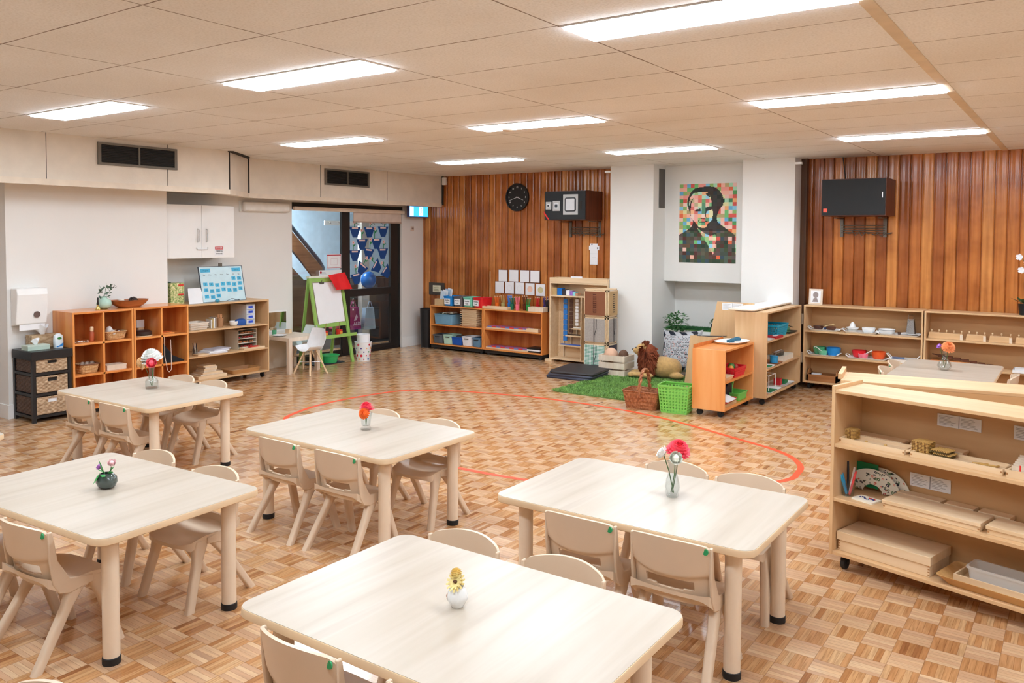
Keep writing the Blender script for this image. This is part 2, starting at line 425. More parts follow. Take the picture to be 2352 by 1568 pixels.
# left side: projecting wall, recess behind the cabinet, pier beyond the door
struct('wall_left', MB().box(-8.9, 3.56, 0, -8.2, 5.19, 2.2), WHITE, smooth=0)
struct('wall_left_recess', MB().box(-8.9, 5.19, 0, -8.66, 7.29, 2.2).box(-8.9, 7.29, 2.13, -8.66, 9.42, 2.2).box(-8.9, 9.42, 0, -8.66, 10.0, 2.2), WHITE, smooth=0)
struct('wall_left_near', MB().box(-9.4, -3.2, 0, -8.75, 3.56, 2.2), WHITE, smooth=0)
struct('baseboard_left', MB().box(-8.2, 3.56, 0, -8.188, 3.6, .13).box(-8.75, 3.548, 0, -8.188, 3.56, .13), SATIN, smooth=0)
struct('baseboard_pier', MB().box(-8.66, 9.42, 0, -8.648, 9.9, .15), SATIN, smooth=0)
bk = MB().prism([(-7.75, -3.2), (-7.75, 5.66), (-8.25, 6.29), (-8.25, WY), (-9.4, WY), (-9.4, -3.2)], 2.2, ZC)
struct('wall_left_bulkhead', bk, BULK, smooth=0)
tr = MB().prism([(-7.742, -3.2), (-7.742, 5.664), (-8.242, 6.294), (-8.242, 9.88), (-8.3, 9.88), (-8.3, 6.27), (-7.8, 5.64), (-7.8, -3.2)], 2.17, 2.225)
struct('trim_1', tr, plain('cream_edge_batten', (230, 214, 194), .5), smooth=0)
jt = MB()
for y in (3.72, 4.92): jt.box(-7.751, y-.002, 2.225, -7.747, y+.002, ZC)
for y in (7.42, 8.67): jt.box(-8.251, y-.002, 2.225, -8.247, y+.002, ZC)
jt.prism([(-7.747, 5.655), (-7.747, 5.665), (-7.76, 5.68), (-7.765, 5.66)], 2.225, ZC).prism([(-8.246, 6.285), (-8.24, 6.3), (-8.25, 6.31), (-8.256, 6.29)], 2.225, ZC)
jt.box(-8.256, 9.885, 2.2, -8.22, 9.9, ZC)
jt.prism([(-7.745, 5.64), (-7.70, 5.68), (-8.1, 6.2), (-8.24, 6.30), (-8.25, 6.28)], ZC-.012, ZC-.001)
struct('trim_2', jt, DARK, smooth=0)
# piers and the picture niche
struct('wall_pier_left', MB().box(-5.141, 9.6, 0, -4.53, 10.4, ZC), WHITE, smooth=0)
struct('wall_pier_right', MB().box(-3.376, 9.6, 0, -2.767, 10.4, ZC), WHITE, smooth=0)
struct('wall_niche_back', MB().box(-4.55, 10.31, 0, -3.35, 10.4, ZC), WHITE, smooth=0)
struct('wall_niche_panel', MB().box(-4.53, 9.96, 1.155, -3.376, 10.31, ZC), WHITE, smooth=0)
struct('wall_niche_bench', MB().box(-4.53, 9.98, 0, -3.376, 10.31, .52), SATIN, smooth=0)
struct('trim_3', MB().box(-5.22, 9.58, 2.56, -5.141, 9.63, 2.585).box(-2.767, 9.58, 2.56, -2.69, 9.63, 2.585), SATIN, smooth=0)
struct('trim_4', MB().box(-2.767, 9.84, 0, -2.70, WY+.02, ZC), wood('dark_stained_post', [(.3, (74, 46, 26)), (.7, (96, 62, 38))], 'z'), smooth=0)
struct('trim_5', MB().box(-.755, -3.2, ZC-.006, -.7, WY, ZC), plain('painted_ceiling_rail', (220, 202, 176), .6), smooth=0)
# out of frame: the rest of the room that lights and mirrors see
struct('wall_right', MB().box(3.2, -3.2, 0, 3.4, 10.3, ZC), WHITE, smooth=0)
struct('wall_front', MB().box(-9.4, -3.4, 0, 3.4, -3.2, ZC), WHITE, smooth=0)

# ---- ceiling lights: one fixture copied through the tile grid
def ceiling_light():
    t = thing('ceiling_light', 'x', 'ceiling light', (0, 0, ZC), 0, 'recessed fluorescent ceiling panels')
    f = MB()
    f.box(-.59, -.148, -.006, .59, -.136, 0).box(-.59, .136, -.006, .59, .148, 0).box(-.59, -.136, -.006, -.578, .136, 0).box(.578, -.136, -.006, .59, .136, 0)
    obj('frame', f, SATIN, t, smooth=0)
    m, nt, b = _new('glowing_diffuser'); b.inputs['Base Color'].default_value = (.9, .9, .9, 1)
    b.inputs['Emission Color'].default_value = (.77, .895, 1.0, 1); b.inputs['Emission Strength'].default_value = LAMP
    obj('diffuser', MB().box(-.575, -.133, -.015, .575, .133, -.002), m, t, smooth=0)
    return t
LAMP = 20.5
L0 = ceiling_light(); first = True
lname = {(0, 0): 'leftmost bright ceiling panel, nearest the wall with the long air vent', (2, 0): 'big bright ceiling panel in front, left of the very largest one', (4, 0): 'largest ceiling panel, cut by the top edge of the photo',
         (0, 4): 'ceiling panel in front of the short vent, middle of the left row', (2, 4): 'ceiling panel at the centre of the room beside the smoke detector', (4, 4): 'ceiling panel at right touching the ceiling rail, nearer of the two',
         (0, 8): 'ceiling panel over the clock end of the timber wall, farthest left', (2, 8): 'far ceiling panel in front of the white piers', (4, 8): 'farthest right ceiling panel, near the right timber wall'}
for i in (-2, 0, 2, 4, 6, 8):
    for j in (-4, 0, 4, 8):
        x, y = -6.72+1.2*i+.6, 3.08+.6*j+.155
        if not -7.6 < x < 3: continue
        lab = lname.get((i, j), 'bright ceiling panel outside the view of the photo')
        if first: L0.location = (x, y, ZC); L0['label'] = lab; first = False
        else: dup(L0, (x, y, ZC), 0, lab)

def vent(y0, y1, x, label):
    t = thing('air_vent', label, 'air vent', (x, (y0+y1)/2, 2.39), 90, 'bulkhead air vents'); w = (y1-y0)/2
    g = plain('grey_vent_metal', (112, 104, 92), .6)
    obj('backing', MB().box(-w, -.004, 0, w, .0, .215), DARK, t, smooth=0)
    obj('frame', MB().box(-w, -.02, 0, w, -.004, .022).box(-w, -.02, .193, w, -.004, .215).box(-w, -.02, .022, -w+.03, -.004, .193).box(w-.03, -.02, .022, w, -.004, .193).box(-.008, -.02, .022, .008, -.004, .193), g, t, smooth=0)
    s = MB()
    for k in range(11):
        z = .03+k*.0155; s.prism([(-.018, z-.001), (-.006, z+.006), (-.006, z+.0075), (-.018, z+.0005)], -w+.03, w-.03, axis='x')
    obj('louvres', s, plain('dark_louvre', (52, 48, 44), .6), t, smooth=0)
vent(4.19, 5.02, -7.75, 'long grey louvred vent on the angled end of the bulkhead, nearer the camera')
vent(7.49, 8.30, -8.25, 'smaller looking grey vent on the far bulkhead above the glass door')
one('ceiling_smoke_detector', MB().lathe([(.05, 0), (.055, -.012), (.05, -.035), (.03, -.045)], 20), plain('cream_detector', (224, 206, 186), .5), 'round cream smoke detector on the ceiling beside the middle light', 'smoke detector', (-3.98, 5.62, ZC-.001))
one('motion_sensor', MB().box(-.03, -.05, -.06, .03, 0, .06), SATIN, 'small white sensor box in the top corner of the timber wall', 'sensor', (-8.2, WY-.005, 2.57), bevel=.008)
one('column_grille', MB().box(0, 9.76, 2.1, .008, 9.93, 2.6), plain('grey_slot_grille', (96, 92, 88), .7), 'narrow dark grey grille high on the side of the left white pier', 'grille', (-4.53, 0, 0), smooth=0)

# ---- wall cabinet with the danger sticker
t = thing('wall_cabinet', 'white two door cabinet hung in the left recess with a chemical storage sticker', 'cabinet', (-8.66, 5.24, 1.46), 90)
obj('body', MB().box(0, 0, 0, .87, -.36, .6), SATIN, t, smooth=0)
for k in (0, 1):
    d = obj('door', MB().box(.002+k*.435, -.378, 0, .433+k*.435, -.361, .6), SATIN, t, smooth=0, bevel=.002)
    hx = .38 if k == 0 else .49
    obj('handle', MB().tube([(hx, -.379, .18), (hx, -.405, .19), (hx, -.405, .32), (hx, -.379, .33)], .006), CHROME, d)
s = obj('lock', MB().tube([(.36, -.38, .12), (.37, -.395, .10), (.50, -.395, .10), (.51, -.38, .12)], .006), col((232, 232, 232)), t); s['label'] = 'white child safety latch across both doors'
st = obj('danger_sticker', MB().box(.60, -.3795, .02, .72, -.379, .13), PAPER, t, smooth=0)
obj('red_header', MB().box(.605, -.3802, .095, .715, -.3796, .128), col((200, 40, 40)), st, smooth=0)
obj('lettering', upright(text_mb('DANGER', .022, bold=.0006), .66, .112, -.3803), PAPER, st, smooth=0)
l2 = upright(text_mb('CHEMICAL', .02, bold=.0005), .66, .076, -.3798); l3 = upright(text_mb('STORAGE', .02, bold=.0005), .66, .046, -.3798)
l2.add(l3.v, l3.f); obj('lettering', l2, INK, st, smooth=0)

# ---- emergency light, exit sign, switch, towel dispenser
t = thing('emergency_light', 'long white batten light under the bulkhead beside the glass door', 'emergency light', (-8.66, 6.84, 2.015), 90)
obj('body', MB().box(-.38, -.02, 0, .38, .003, .13), SATIN, t, smooth=0)
obj('diffuser', MB().box(-.36, -.085, .005, .36, -.02, .125), plain('frosted_diffuser', (236, 230, 222), .3), t, bevel=.02)
t = thing('exit_sign', 'glowing blue and white running man exit sign right of the door', 'exit sign', (-8.5, 9.64, 2.02), 90)
obj('body', MB().box(-.22, 0, -.01, .22, .05, .17), col((70, 80, 130)), t, smooth=0)
obj('panel', MB().box(-.215, -.004, 0, .215, 0, .155), plain('lit_sign_blue', (60, 170, 235), .4, emit=1.0), t, smooth=0)
w = plain('lit_sign_white', (245, 250, 255), .4, emit=1.3)
r_ = MB().box(-.21, -.006, .005, -.13, -.004, .15)
r_.box(.0, -.006, .012, .09, -.004, .145)
obj('pictogram', r_, w, t, smooth=0)
fig = MB()
fig.ell((.052, -.007, .126), .01, .002, .01, 10, 6)
for a, b_ in (((.05, .112), (.042, .075)), ((.05, .108), (.07, .092)), ((.048, .108), (.026, .098)), ((.042, .075), (.062, .055)), ((.062, .055), (.058, .028)), ((.042, .075), (.03, .05)), ((.03, .05), (.012, .045))):
    fig.tube([(a[0], -.007, a[1]), (b_[0], -.007, b_[1])], .0045, 6)
obj('running_figure', fig, plain('lit_sign_figure', (40, 140, 210), .4, emit=.8), t)
t = thing('light_switch', 'small cream wall switch plate below the exit sign', 'switch', (-8.66, 9.66, 1.8), 90)
obj('plate', MB().box(-.04, -.008, 0, .04, 0, .07), col((226, 210, 196)), t, bevel=.003)
obj('button', MB().box(-.015, -.013, .02, .0, -.008, .05).box(.008, -.013, .02, .023, -.008, .05), col((150, 120, 110)), t, smooth=0)
t = thing('towel_dispenser', 'white paper towel dispenser on the left wall with round window', 'dispenser', (-8.2, 3.73, .86), 90)
sh = MB().loft([[(x, y, z) for x, y, z in ((-.14, 0, 0), (-.14, -.10, .02), (.14, -.10, .02), (.14, 0, 0))], [(-.14, 0, .30), (-.14, -.14, .30), (.14, -.14, .30), (.14, 0, .30)], [(-.14, 0, .36), (-.14, -.12, .36), (.14, -.12, .36), (.14, 0, .36)]])
obj('cover', sh, SATIN, t, smooth=0, bevel=.012)
obj('window', MB().lathe([(.03, 0), (.03, .004)], 20).loft([[(0, 0, 0)]*3], cap0=False, cap1=False), col((110, 90, 84), .2), t)
KW = t.children[-1]; KW.rotation_euler = (R(90), 0, 0); KW.location = (.04, -.118, .11)
obj('paper_sheet', MB().box(-.11, -.10, -.035, .12, -.098, .02), PAPER, t, smooth=0)

# ---- clock
t = thing('wall_clock', 'round black wall clock with white numerals on the timber wall', 'clock', (-6.83, WY-.005, 2.29))
def face_lathe(prof, n=40):
    mb = MB().lathe(prof, n); mb.v = [(x, -z, y) for x, y, z in mb.v]; return mb
obj('case', face_lathe([(.2, 0), (.205, .02), (.2, .035), (.18, .037), (.178, .02), (.001, .02)]), BLACK, t)
nm = MB()
for h in range(1, 13):
    a = R(90-30*h); q = upright(text_mb(str(h), .034), .145*math.cos(a), .145*math.sin(a), -.021); nm.add(q.v, q.f)
obj('numerals', nm, PAPER, t, smooth=0)
def hand(deg, L, w):
    a = R(90-deg); dx, dz = math.cos(a), math.sin(a)
    return MB().prism([(-w*dz-.02*dx, w*dx-.02*dz), (w*dz-.02*dx, -w*dx-.02*dz), (w*.5*dz+L*dx, -w*.5*dx+L*dz), (-w*.5*dz+L*dx, w*.5*dx+L*dz)], -.026, -.024, axis='y')
obj('hour_hand', hand(111, .115, .004), PAPER, t, smooth=0); obj('minute_hand', hand(252, .15, .003), PAPER, t, smooth=0)

# ---- loudspeakers on brackets
def bracket(x0, x1, y, ztop, label):
    t = thing('speaker_bracket', label, 'bracket', ((x0+x1)/2, WY, ztop-.22)); w = (x1-x0)/2
    for sx in (-1, 1): obj('arm', MB().box(sx*w-.018, -.012, 0, sx*w+.018, .004, .22).box(sx*w-.018, -y, .205, sx*w+.018, -.012, .218), GALV, t, smooth=0)
    r_ = MB()
    for z in (.05, .075, .1, .13): r_.tube([(-w, -.02, z), (w, -.02, z)], .005)
    for k in range(7): r_.tube([(-w+.05+k*.07, -.024, .05+.02*math.sin(k)), (-w+.08+k*.07, -.03, .025+.015*math.cos(k*2)), (-w+.12+k*.07, -.024, .05)], .006)
    obj('bars', r_, GALV, t)
def speaker(x0, x1, y0, z0, z1, label):
    t = thing('loudspeaker', label, 'speaker', ((x0+x1)/2, y0, z0)); w = (x1-x0)/2; h = z1-z0
    obj('cabinet', MB().box(-w, .006, 0, w, WY-.015-y0, h), wood('walnut_veneer', [(.3, (70, 32, 18)), (.7, (104, 52, 30))], 'z'), t, smooth=0)
    obj('front_baffle', MB().box(-w+.008, -.006, .008, w-.008, .006, h-.008), plain('black_speaker_cloth', (24, 26, 28), .7, bump=.1, bscale=400), t, smooth=0)
    return t, w, h
t, w, h = speaker(-6.08, -5.43, 9.46, 1.945, 2.335, 'loudspeaker with bare silver drivers and red stripe, under the far lights')
g_ = col((184, 182, 180), .35)
def drv(cx, cz, r, rc, dark):
    d = obj('driver_plate', MB().box(cx-r, -.014, cz-r*1.18, cx+r, -.006, cz+r*1.18), g_, t, smooth=0, bevel=.003)
    if dark:
        obj('surround', MB().prism([(p[0]+cx, p[1]+cz) for p in rrect(rc*2, rc*2.2, rc*.3, 0)], -.02, -.014, axis='y'), col((26, 26, 30), .5), d)
        obj('cone', MB().prism([(p[0]+cx, p[1]+cz) for p in rrect(rc*1.6, rc*1.85, rc*.15, 0)], -.026, -.02, axis='y'), col((214, 212, 214), .4), d)
    else:
        obj('horn', MB().prism([(p[0]+cx, p[1]+cz) for p in rrect(rc*2, rc*2, .004, 0)], -.019, -.014, axis='y'), col((222, 222, 224), .4), d)
        obj('throat', MB().prism([(p[0]+cx, p[1]+cz) for p in rrect(rc*1.2, rc*1.2, .004, 0)], -.021, -.019, axis='y'), col((52, 52, 56), .5), d)
drv(.095, .205, .115, .085, True); drv(-.125, .19, .058, .036, False); drv(-.25, .195, .045, .022, False)
obj('port', MB().box(.225, -.008, .14, .265, -.0055, .25), DARK, t, smooth=0)
sr = obj('stripe', MB().prism([(-.325, .12), (-.325, .085), (-.26, .008), (-.24, .008)], -.009, -.006, axis='y'), col((214, 30, 30)), t, smooth=0); sr['label'] = 'red diagonal stripe'
bracket(-5.93, -5.47, .3, 1.935, 'galvanised shelf bracket with cables under the driver loudspeaker')
t, w, h = speaker(-2.42, -1.76, 9.4, 1.965, 2.365, 'loudspeaker with plain black grille on the right timber wall')
obj('badge', MB().box(-.305, -.009, .04, -.265, -.006, .08), col((224, 90, 70)), t, smooth=0)
obj('lettering', MB().box(w-.04, -.009, .19, w-.03, -.006, .25), PAPER, t, smooth=0)
bracket(-2.32, -1.86, .3, 1.955, 'galvanised shelf bracket with cables under the plain black loudspeaker')
one('speaker_cable', MB().tube([(-2.31, 9.86, 2.64), (-2.29, 9.86, 2.5), (-2.27, 9.84, 2.38)], .006), BLACK, 'thin black cable dropping from the ceiling behind the right loudspeaker', 'cable')

# ================================================================ TABLES AND CHAIRS
TH = .553
def make_table(L=1.2, W=.8, top=None):
    t = thing('activity_table', 'x', 'table', (0, 0, 0), 0, 'low rectangular classroom tables')
    loops = [rrect(L-.006, W-.006, .057, TH-.03), rrect(L, W, .06, TH-.027), rrect(L, W, .06, TH-.005), rrect(L-.004, W-.004, .058, TH-.0015)]
    obj('edge_band', MB().loft(loops), TEDGE, t)
    obj('tabletop', MB().loft([rrect(L-.008, W-.008, .056, TH-.0014, 6), rrect(L-.008, W-.008, .056, TH, 6)]), top or TTOP, t)
    for sx in (-1, 1):
        for sy in (-1, 1):
            l = obj('leg', MB().lathe([(.033, .0), (.033, TH-.031)], 20, c=(sx*(L/2-.11), sy*(W/2-.11), 0)).lathe([(.05, TH-.036), (.05, TH-.031)], 16, c=(sx*(L/2-.11), sy*(W/2-.11), 0)), TLEG, t)
            obj('foot', MB().lathe([(.035, 0), (.036, .004), (.036, .028), (.034, .03)], 20, c=(sx*(L/2-.11), sy*(W/2-.11), 0)), RUBBER, l)
    return t
T1 = make_table(); T1.location = (-1.593, 2.0, 0); T1['label'] = 'nearest low table with the white vase of yellow flowers'
dup(T1, (-1.592, 3.39, 0), 0, 'right hand low table with glass vase of red and white flowers')
dup(T1, (-3.575, 3.515, 0), -.5, 'middle low table with pink and orange flowers in cut glass')
dup(T1, (-5.74, 3.48, 0), 1.5, 'far left low table in front of the orange cubby shelves')
dup(T1, (-3.69, 2.01, 0), 3.2, 'left foreground low table with the dark grey vase')
dup(T1, (-1.0, 8.2, 0), 90, 'far right low table behind the plywood shelves')
dup(T1, (-5.76, 1.83, 0), 0, 'table showing only its rounded corner at the left edge')

def make_chair():
    t = thing('plastic_chair', 'x', 'chair', (0, 0, 0), 0, 'sand coloured moulded classroom chairs')
    def seat(u, v):
        a = 2*u-1; y = -.12+.30*v
        w = .166-.012*v+.01*math.sin(PI*v)
        z = .318+.012*abs(a)**3-.028*max(0, v-.6)**1.5*3-.012*math.sin(PI*v)*(1-a*a)+.03*max(0, .15-v)/.15
        yy = y-(.03*abs(a)**4*(1 if v > .5 else 0))*(v-.5)*2
        return (w*a, yy, z)
    obj('seat', MB().sheet(seat, 14, 14, lambda u, v: (0, 0, -.016-.022*abs(2*u-1)**6)), CHAIR, t, smooth=50)
    def back(u, v):
        a = 2*u-1; top = .548+.022*(1-abs(a)**2.2)-.012*max(0, abs(a)-.9)*10; z = .30+(top-.30)*v
        w = .155+.012*v
        pl = 1/(1+math.exp(-(z-(.412+.018*a*a))*600))
        y = -.072-.038*(z-.3)/.26-.052*(1-a*a)*min(1, v*1.2+.45)-.013*pl
        return (w*a, y, z)
    obj('backrest', MB().sheet(back, 22, 40, lambda u, v: (0, .013, 0), mask=lambda u, v: not (abs(2*u-1) < .60 and .20+.10*(2*u-1)**2 < v < .38)), CHAIR, t, smooth=50)
    for s in (-1, 1):
        sd = MB().prism([(-.118, .545), (-.098, .545), (-.078, .42), (-.03, .335), (.07, .318), (.07, .288), (-.03, .272), (-.075, .285), (-.10, .33), (-.112, .42)], s*.166-.006, s*.166+.006, axis='x')
        obj('side_rail', sd, CHAIR, t, smooth=30, bevel=.004)
    for sx in (-1, 1):
        for sy in (-1, 1):
            top = (sx*.144, .055+sy*.034, .308); bot = (sx*.176, sy*.176, .0)
            loops = []
            for k, f in enumerate((0, .12, .3, 1)):
                c = [top[i]*(1-f)+bot[i]*f for i in range(3)]
                wx, wy = .021-.003*f, (.024+.012*(1-f) if f < .3 else .024-.004*f)
                loops.append([(c[0]+p[0]*wx/.5, c[1]+p[1]*wy/.5, c[2]) for p in rrect(1, 1, .3, 0, 3)])
            obj('leg', MB().loft(loops), CHAIR, t, smooth=50)
    bx, by, bz = back(.955, .93)
    dm = MB().lathe([(.0125, 0), (.0125, .004)], 14); dm.v = [(x+bx, -z+by+.001, y+bz) for x, y, z in dm.v]
    obj('size_dot', dm, DOT, t)['label'] = 'green round size sticker'
    return t
CH = make_chair(); used = []
def chair(x, rear, face, label, rz=0, y=None, low=0):
    "face +1: sitter looks to +y, rear feet at y=rear"
    loc = (x, rear+.178*face, 0); rot = (0 if face > 0 else 180)+rz
    if not used: CH.location = loc; CH.rotation_euler.z = R(rot); CH['label'] = label; used.append(1); return CH
    c = dup(CH, loc, rot, label)
    if low: c.scale = (1, 1, .89)
    return c
chair(-1.85, 1.507, 1, 'chair at the photo bottom, left one on the near side of the nearest table', -1)
chair(-1.33, 1.507, 1, 'chair mostly cut off by the photo bottom, right of its neighbour with green dot', 0)
chair(-1.95, 2.54, -1, 'far side chair of the nearest table, left of the pair, only its pale back showing')
chair(-1.50, 2.54, -1, 'far side chair of the nearest table, right of the pair, only its pale back showing')
chair(-1.72, 2.90, 1, 'chair on the near side of the right hand table, left of the pair')
chair(-1.31, 2.90, 1, 'right one of the near side chairs at the right hand table, beside its leg')
chair(-1.69, 3.96, -1, 'far side chair of the right hand table, directly behind the red and white flowers')
chair(-1.31, 3.96, -1, 'far side chair of the right hand table, beside the orange floor line')
chair(-3.785, 3.01, 1, 'left chair on the near side of the middle table')
chair(-3.305, 3.01, 1, 'right chair on the near side of the middle table, by its front leg')
chair(-3.80, 4.00, -1, 'far side chair of the middle table, half hidden by pink and orange flowers')
chair(-3.30, 4.00, -1, 'far side chair of the middle table, right of the pair')
chair(-5.95, 2.985, 1, 'left chair on the near side of the far left table', 2)
chair(-5.49, 2.985, 1, 'right chair on the near side of the far left table', 2)
chair(-6.07, 4.02, -1, 'far side chair of the far left table, left of the pair')
chair(-5.64, 4.02, -1, 'far side chair of the far left table, right of the pair nearest the plywood shelf')
chair(-3.52, 1.51, 1, 'chair on the near side of the left foreground table, at its right corner', 4)
chair(-3.98, 1.48, 1, 'chair at the left edge of the photo, mostly out of frame', 4)
chair(-4.03, 2.53, -1, 'far side chair of the left foreground table, left of the pair', 3)
chair(-3.50, 2.53, -1, 'far side chair of the left foreground table, right of the pair by the table leg', 3)
def chair2(x, y, rz, label): dup(CH, (x, y, 0), rz, label)
chair2(-1.35, 7.98, -90, 'nearer chair on the left side of the far right table')
chair2(-1.35, 8.42, -90, 'farther chair on the left side of the far right table')
chair2(-.62, 8.2, 90, 'chair on the right side of the far right table')
chair2(-2.12, .87, 180, 'pale chair top just peeking in at the bottom left edge')
# ================================================================ SHELVES
def shelf_unit(name, label, cat, x, y, rz, L, D, H, levels, wood_x, wood_z, back, t=.018, zb=.09, base='caster', group=None, lip=0, divs=(), backz=None):
    "front face at local y=0 looking to -y; levels are the upper surfaces"
    T = thing(name, label, cat, (x, y, 0), rz, group)
    for px in (0, L-t): obj('side_panel', MB().box(px, 0, zb-t, px+t, D, H), wood_z, T, smooth=0, bevel=.002)
    obj('top_panel', MB().box(t, .002, H-t-lip, L-t, D, H-lip), wood_x, T, smooth=0, bevel=.002)
    obj('bottom_panel', MB().box(t, .002, zb-t, L-t, D, zb), wood_x, T, smooth=0, bevel=.002)
    for z in levels: obj('shelf', MB().box(t, .004, z-t, L-t, D-.008, z), wood_x, T, smooth=0, bevel=.002)
    obj('back_panel', MB().box(t, D-.008, zb, L-t, D, H-t-lip+(0 if backz is None else backz)), back, T, smooth=0)
    for dx in divs: obj('divider', MB().box(dx-t/2, .004, zb, dx+t/2, D-.008, H-t), wood_z, T, smooth=0, bevel=.002)
    if base == 'caster':
        for cx in (.06, L-.06):
            for cy in (.06, D-.06):
                c = obj('caster', MB().lathe([(.012, .05), (.02, zb-t)], 10, c=(cx, cy, 0)).box(cx-.018, cy-.012, .03, cx+.018, cy+.012, .055), BLACK, T)
                w = MB().lathe([(.004, -.011), (.03, -.011), (.03, .011), (.004, .011)], 16); w.v = [(cx+z_, cy+x_, .03+y_) for x_, y_, z_ in w.v]
                obj('wheel', w, RUBBER, c)
    elif base == 'plinth': obj('plinth', MB().box(.03, .04, .0, L-.03, D-.02, zb-t), BLACK, T, smooth=0)
    elif base == 'blocks':
        obj('plinth', MB().box(.01, .02, .028, L-.01, D-.01, zb-t), DARK, T, smooth=0)
        for cx in (.06, L-.06):
            for cy in (.06, D-.06): obj('foot', MB().lathe([(.028, 0), (.028, .03)], 14, c=(cx, cy, 0)), RUBBER, T)
    return T, Frame(x, y, rz)
PLYB = wood('plywood_back', [(.25, (196, 148, 98)), (.5, (206, 160, 110)), (.75, (214, 172, 124))], 'x', 9, .15, .5)
# left wall
_, FA = shelf_unit('cubby_shelf', 'orange pine cubby shelf, left of the two against the left wall', 'shelf', -7.82, 3.965, 90, .606, .375, .985, [.385, .685], PINE, PINEV, PINEB, t=.02, zb=.06, base='plinth', group='pine cubby shelves', divs=(.303,))
_, FB = shelf_unit('cubby_shelf', 'orange pine cubby shelf, right one of the two, beside the plywood shelf', 'shelf', -7.82, 4.576, 90, .612, .375, .985, [.385, .685], PINE, PINEV, PINEB, t=.02, zb=.06, base='plinth', group='pine cubby shelves', divs=(.306,))
_, FC = shelf_unit('open_shelf', 'tan open shelf on castors below the white wall cabinet', 'shelf', -8.15, 5.26, 90, 1.24, .46, .945, [.36, .65], PLY, PLYV, PLYB, zb=.085)
# timber wall, left
_, FD = shelf_unit('low_shelf', 'low pine shelf with plastic tubs, farthest left at the timber wall', 'shelf', -8.2, 9.55, 0, 1.01, .32, .672, [.385], PINE, PINEV, PINEB, t=.02, zb=.095, base='blocks', group='low pine shelves')
_, FE = shelf_unit('low_shelf', 'low pine shelf with coloured rod trays and pencil cups on top', 'shelf', -7.18, 9.55, 0, 1.02, .32, .672, [.385], PINE, PINEV, PINEB, t=.02, zb=.095, base='blocks', group='low pine shelves')
# timber wall, right
_, FG = shelf_unit('open_shelf', 'plywood shelf with white trays and bowls at the right timber wall', 'shelf', -2.64, 9.6, 0, 1.235, .28, .96, [.67, .385], PLY, PLYV, PLYB)
_, FH = shelf_unit('open_shelf', 'plywood shelf with knobbed cylinder blocks, far right timber wall', 'shelf', -1.395, 9.6, 0, 1.24, .28, .96, [.67, .385], PLY, PLYV, PLYB)
# divider units
_, FI = shelf_unit('open_shelf', 'tall plywood shelf side on, hinged between the orange shelf and timber wall', 'shelf', -2.66, 8.36, 90, 1.22, .34, .96, [.66, .375], PLY, PLYV, PLYB)
_, FJ = shelf_unit('low_shelf', 'bright orange low shelf on castors beside the green basket', 'shelf', -2.79, 7.53, 90, .82, .33, .65, [.345], PINE, wood('orange_knotty_pine', [(.25, (226, 132, 60)), (.5, (240, 166, 98)), (.75, (246, 186, 124))], 'z', 7, .12, .35, coat=.2), PINEB, t=.02, zb=.085, backz=.055)
# foreground
_, FK = shelf_unit('open_shelf', 'large plywood shelf in the right foreground with bead and letter boxes', 'shelf', -1.07, 4.44, -14.5, 1.22, .30, .962, [.66, .377], PLY, PLYV, PLYB, lip=.02, zb=.095)
_, FL_ = shelf_unit('open_shelf', 'plywood shelf turned away behind the large foreground shelf, back panel visible', 'shelf', .06, 5.33, 188.5, 1.24, .32, .93, [.64, .365], PLY, PLYV, PLYB)
hm = plain('nickel_hinge', (190, 182, 168), .3, metal=.8)
for z, lab in ((.80, 'upper steel hinge joining the two plywood shelves in the corner'), (.36, 'lower steel hinge joining the two plywood shelves in the corner')):
    one('hinge', MB().box(-.012, -.006, -.06, .012, 0, .06).tube([(0, -.008, -.06), (0, -.008, .06)], .005), hm, lab, 'hinge', (-2.652, 9.592, z), 0, 'steel hinges')
one('corner_post', MB().box(0, 0, 0, .03, .03, .64), PLYV, 'narrow plywood post between the orange shelf and the tall plywood shelf', 'post', (-2.83, 8.353-.002, .04), 0) if 0 else None
one('end_lip_board', MB().box(0, 0, 0, .022, .3, .03), PLY, 'short plywood end lip on the turned away shelf top', 'board', (-1.14, 4.86, .93), 8.5)

# ---- black drawer chest with woven drawers
t = thing('drawer_chest', 'black framed chest with three woven seagrass drawers in the left corner', 'chest of drawers', (-7.815, 3.595, 0), 90)
W_, D_, H_ = .35, .37, .655
obj('top', MB().box(-.01, -.01, H_-.08, W_+.01, D_, H_), BLACK, t, smooth=0, bevel=.003)
for cx in (0, W_-.03):
    for cy in (0, D_-.03): obj('post', MB().box(cx, cy, 0, cx+.03, cy+.03, H_-.08), BLACK, t, smooth=0)
rl = [.04, .24, .43]
for z in rl:
    for cy in (0, D_-.03): obj('rail', MB().box(.03, cy, z, W_-.03, cy+.03, z+.025), BLACK, t, smooth=0)
    for cx in (0, W_-.03): obj('rail', MB().box(cx, .03, z, cx+.03, D_-.03, z+.025), BLACK, t, smooth=0)
WEAVE = wood('seagrass_weave', [(.2, (112, 82, 58)), (.5, (176, 146, 114)), (.8, (216, 190, 160))], 'x', 60, .5, .7)
WEAVED = wood('dark_seagrass_weave', [(.2, (52, 38, 32)), (.5, (84, 64, 54)), (.8, (112, 90, 76))], 'x', 60, .5, .7)
def weave(fn, nrm, rows, cols, mb, amp=.006, mask=None, th=.006):
    nu, nv = cols*4, rows*3
    N_ = Vector(nrm)
    def f(u, v):
        r = int(v*rows*.9999); c = math.sin(PI*u*cols+(PI if r % 2 else 0)); e = math.sin(PI*((v*rows) % 1))
        return Vector(fn(u, v))+N_*(amp*c*e+amp*.3*e)
    return mb.sheet(f, nu, nv, tuple(-N_*th), mask=mask)
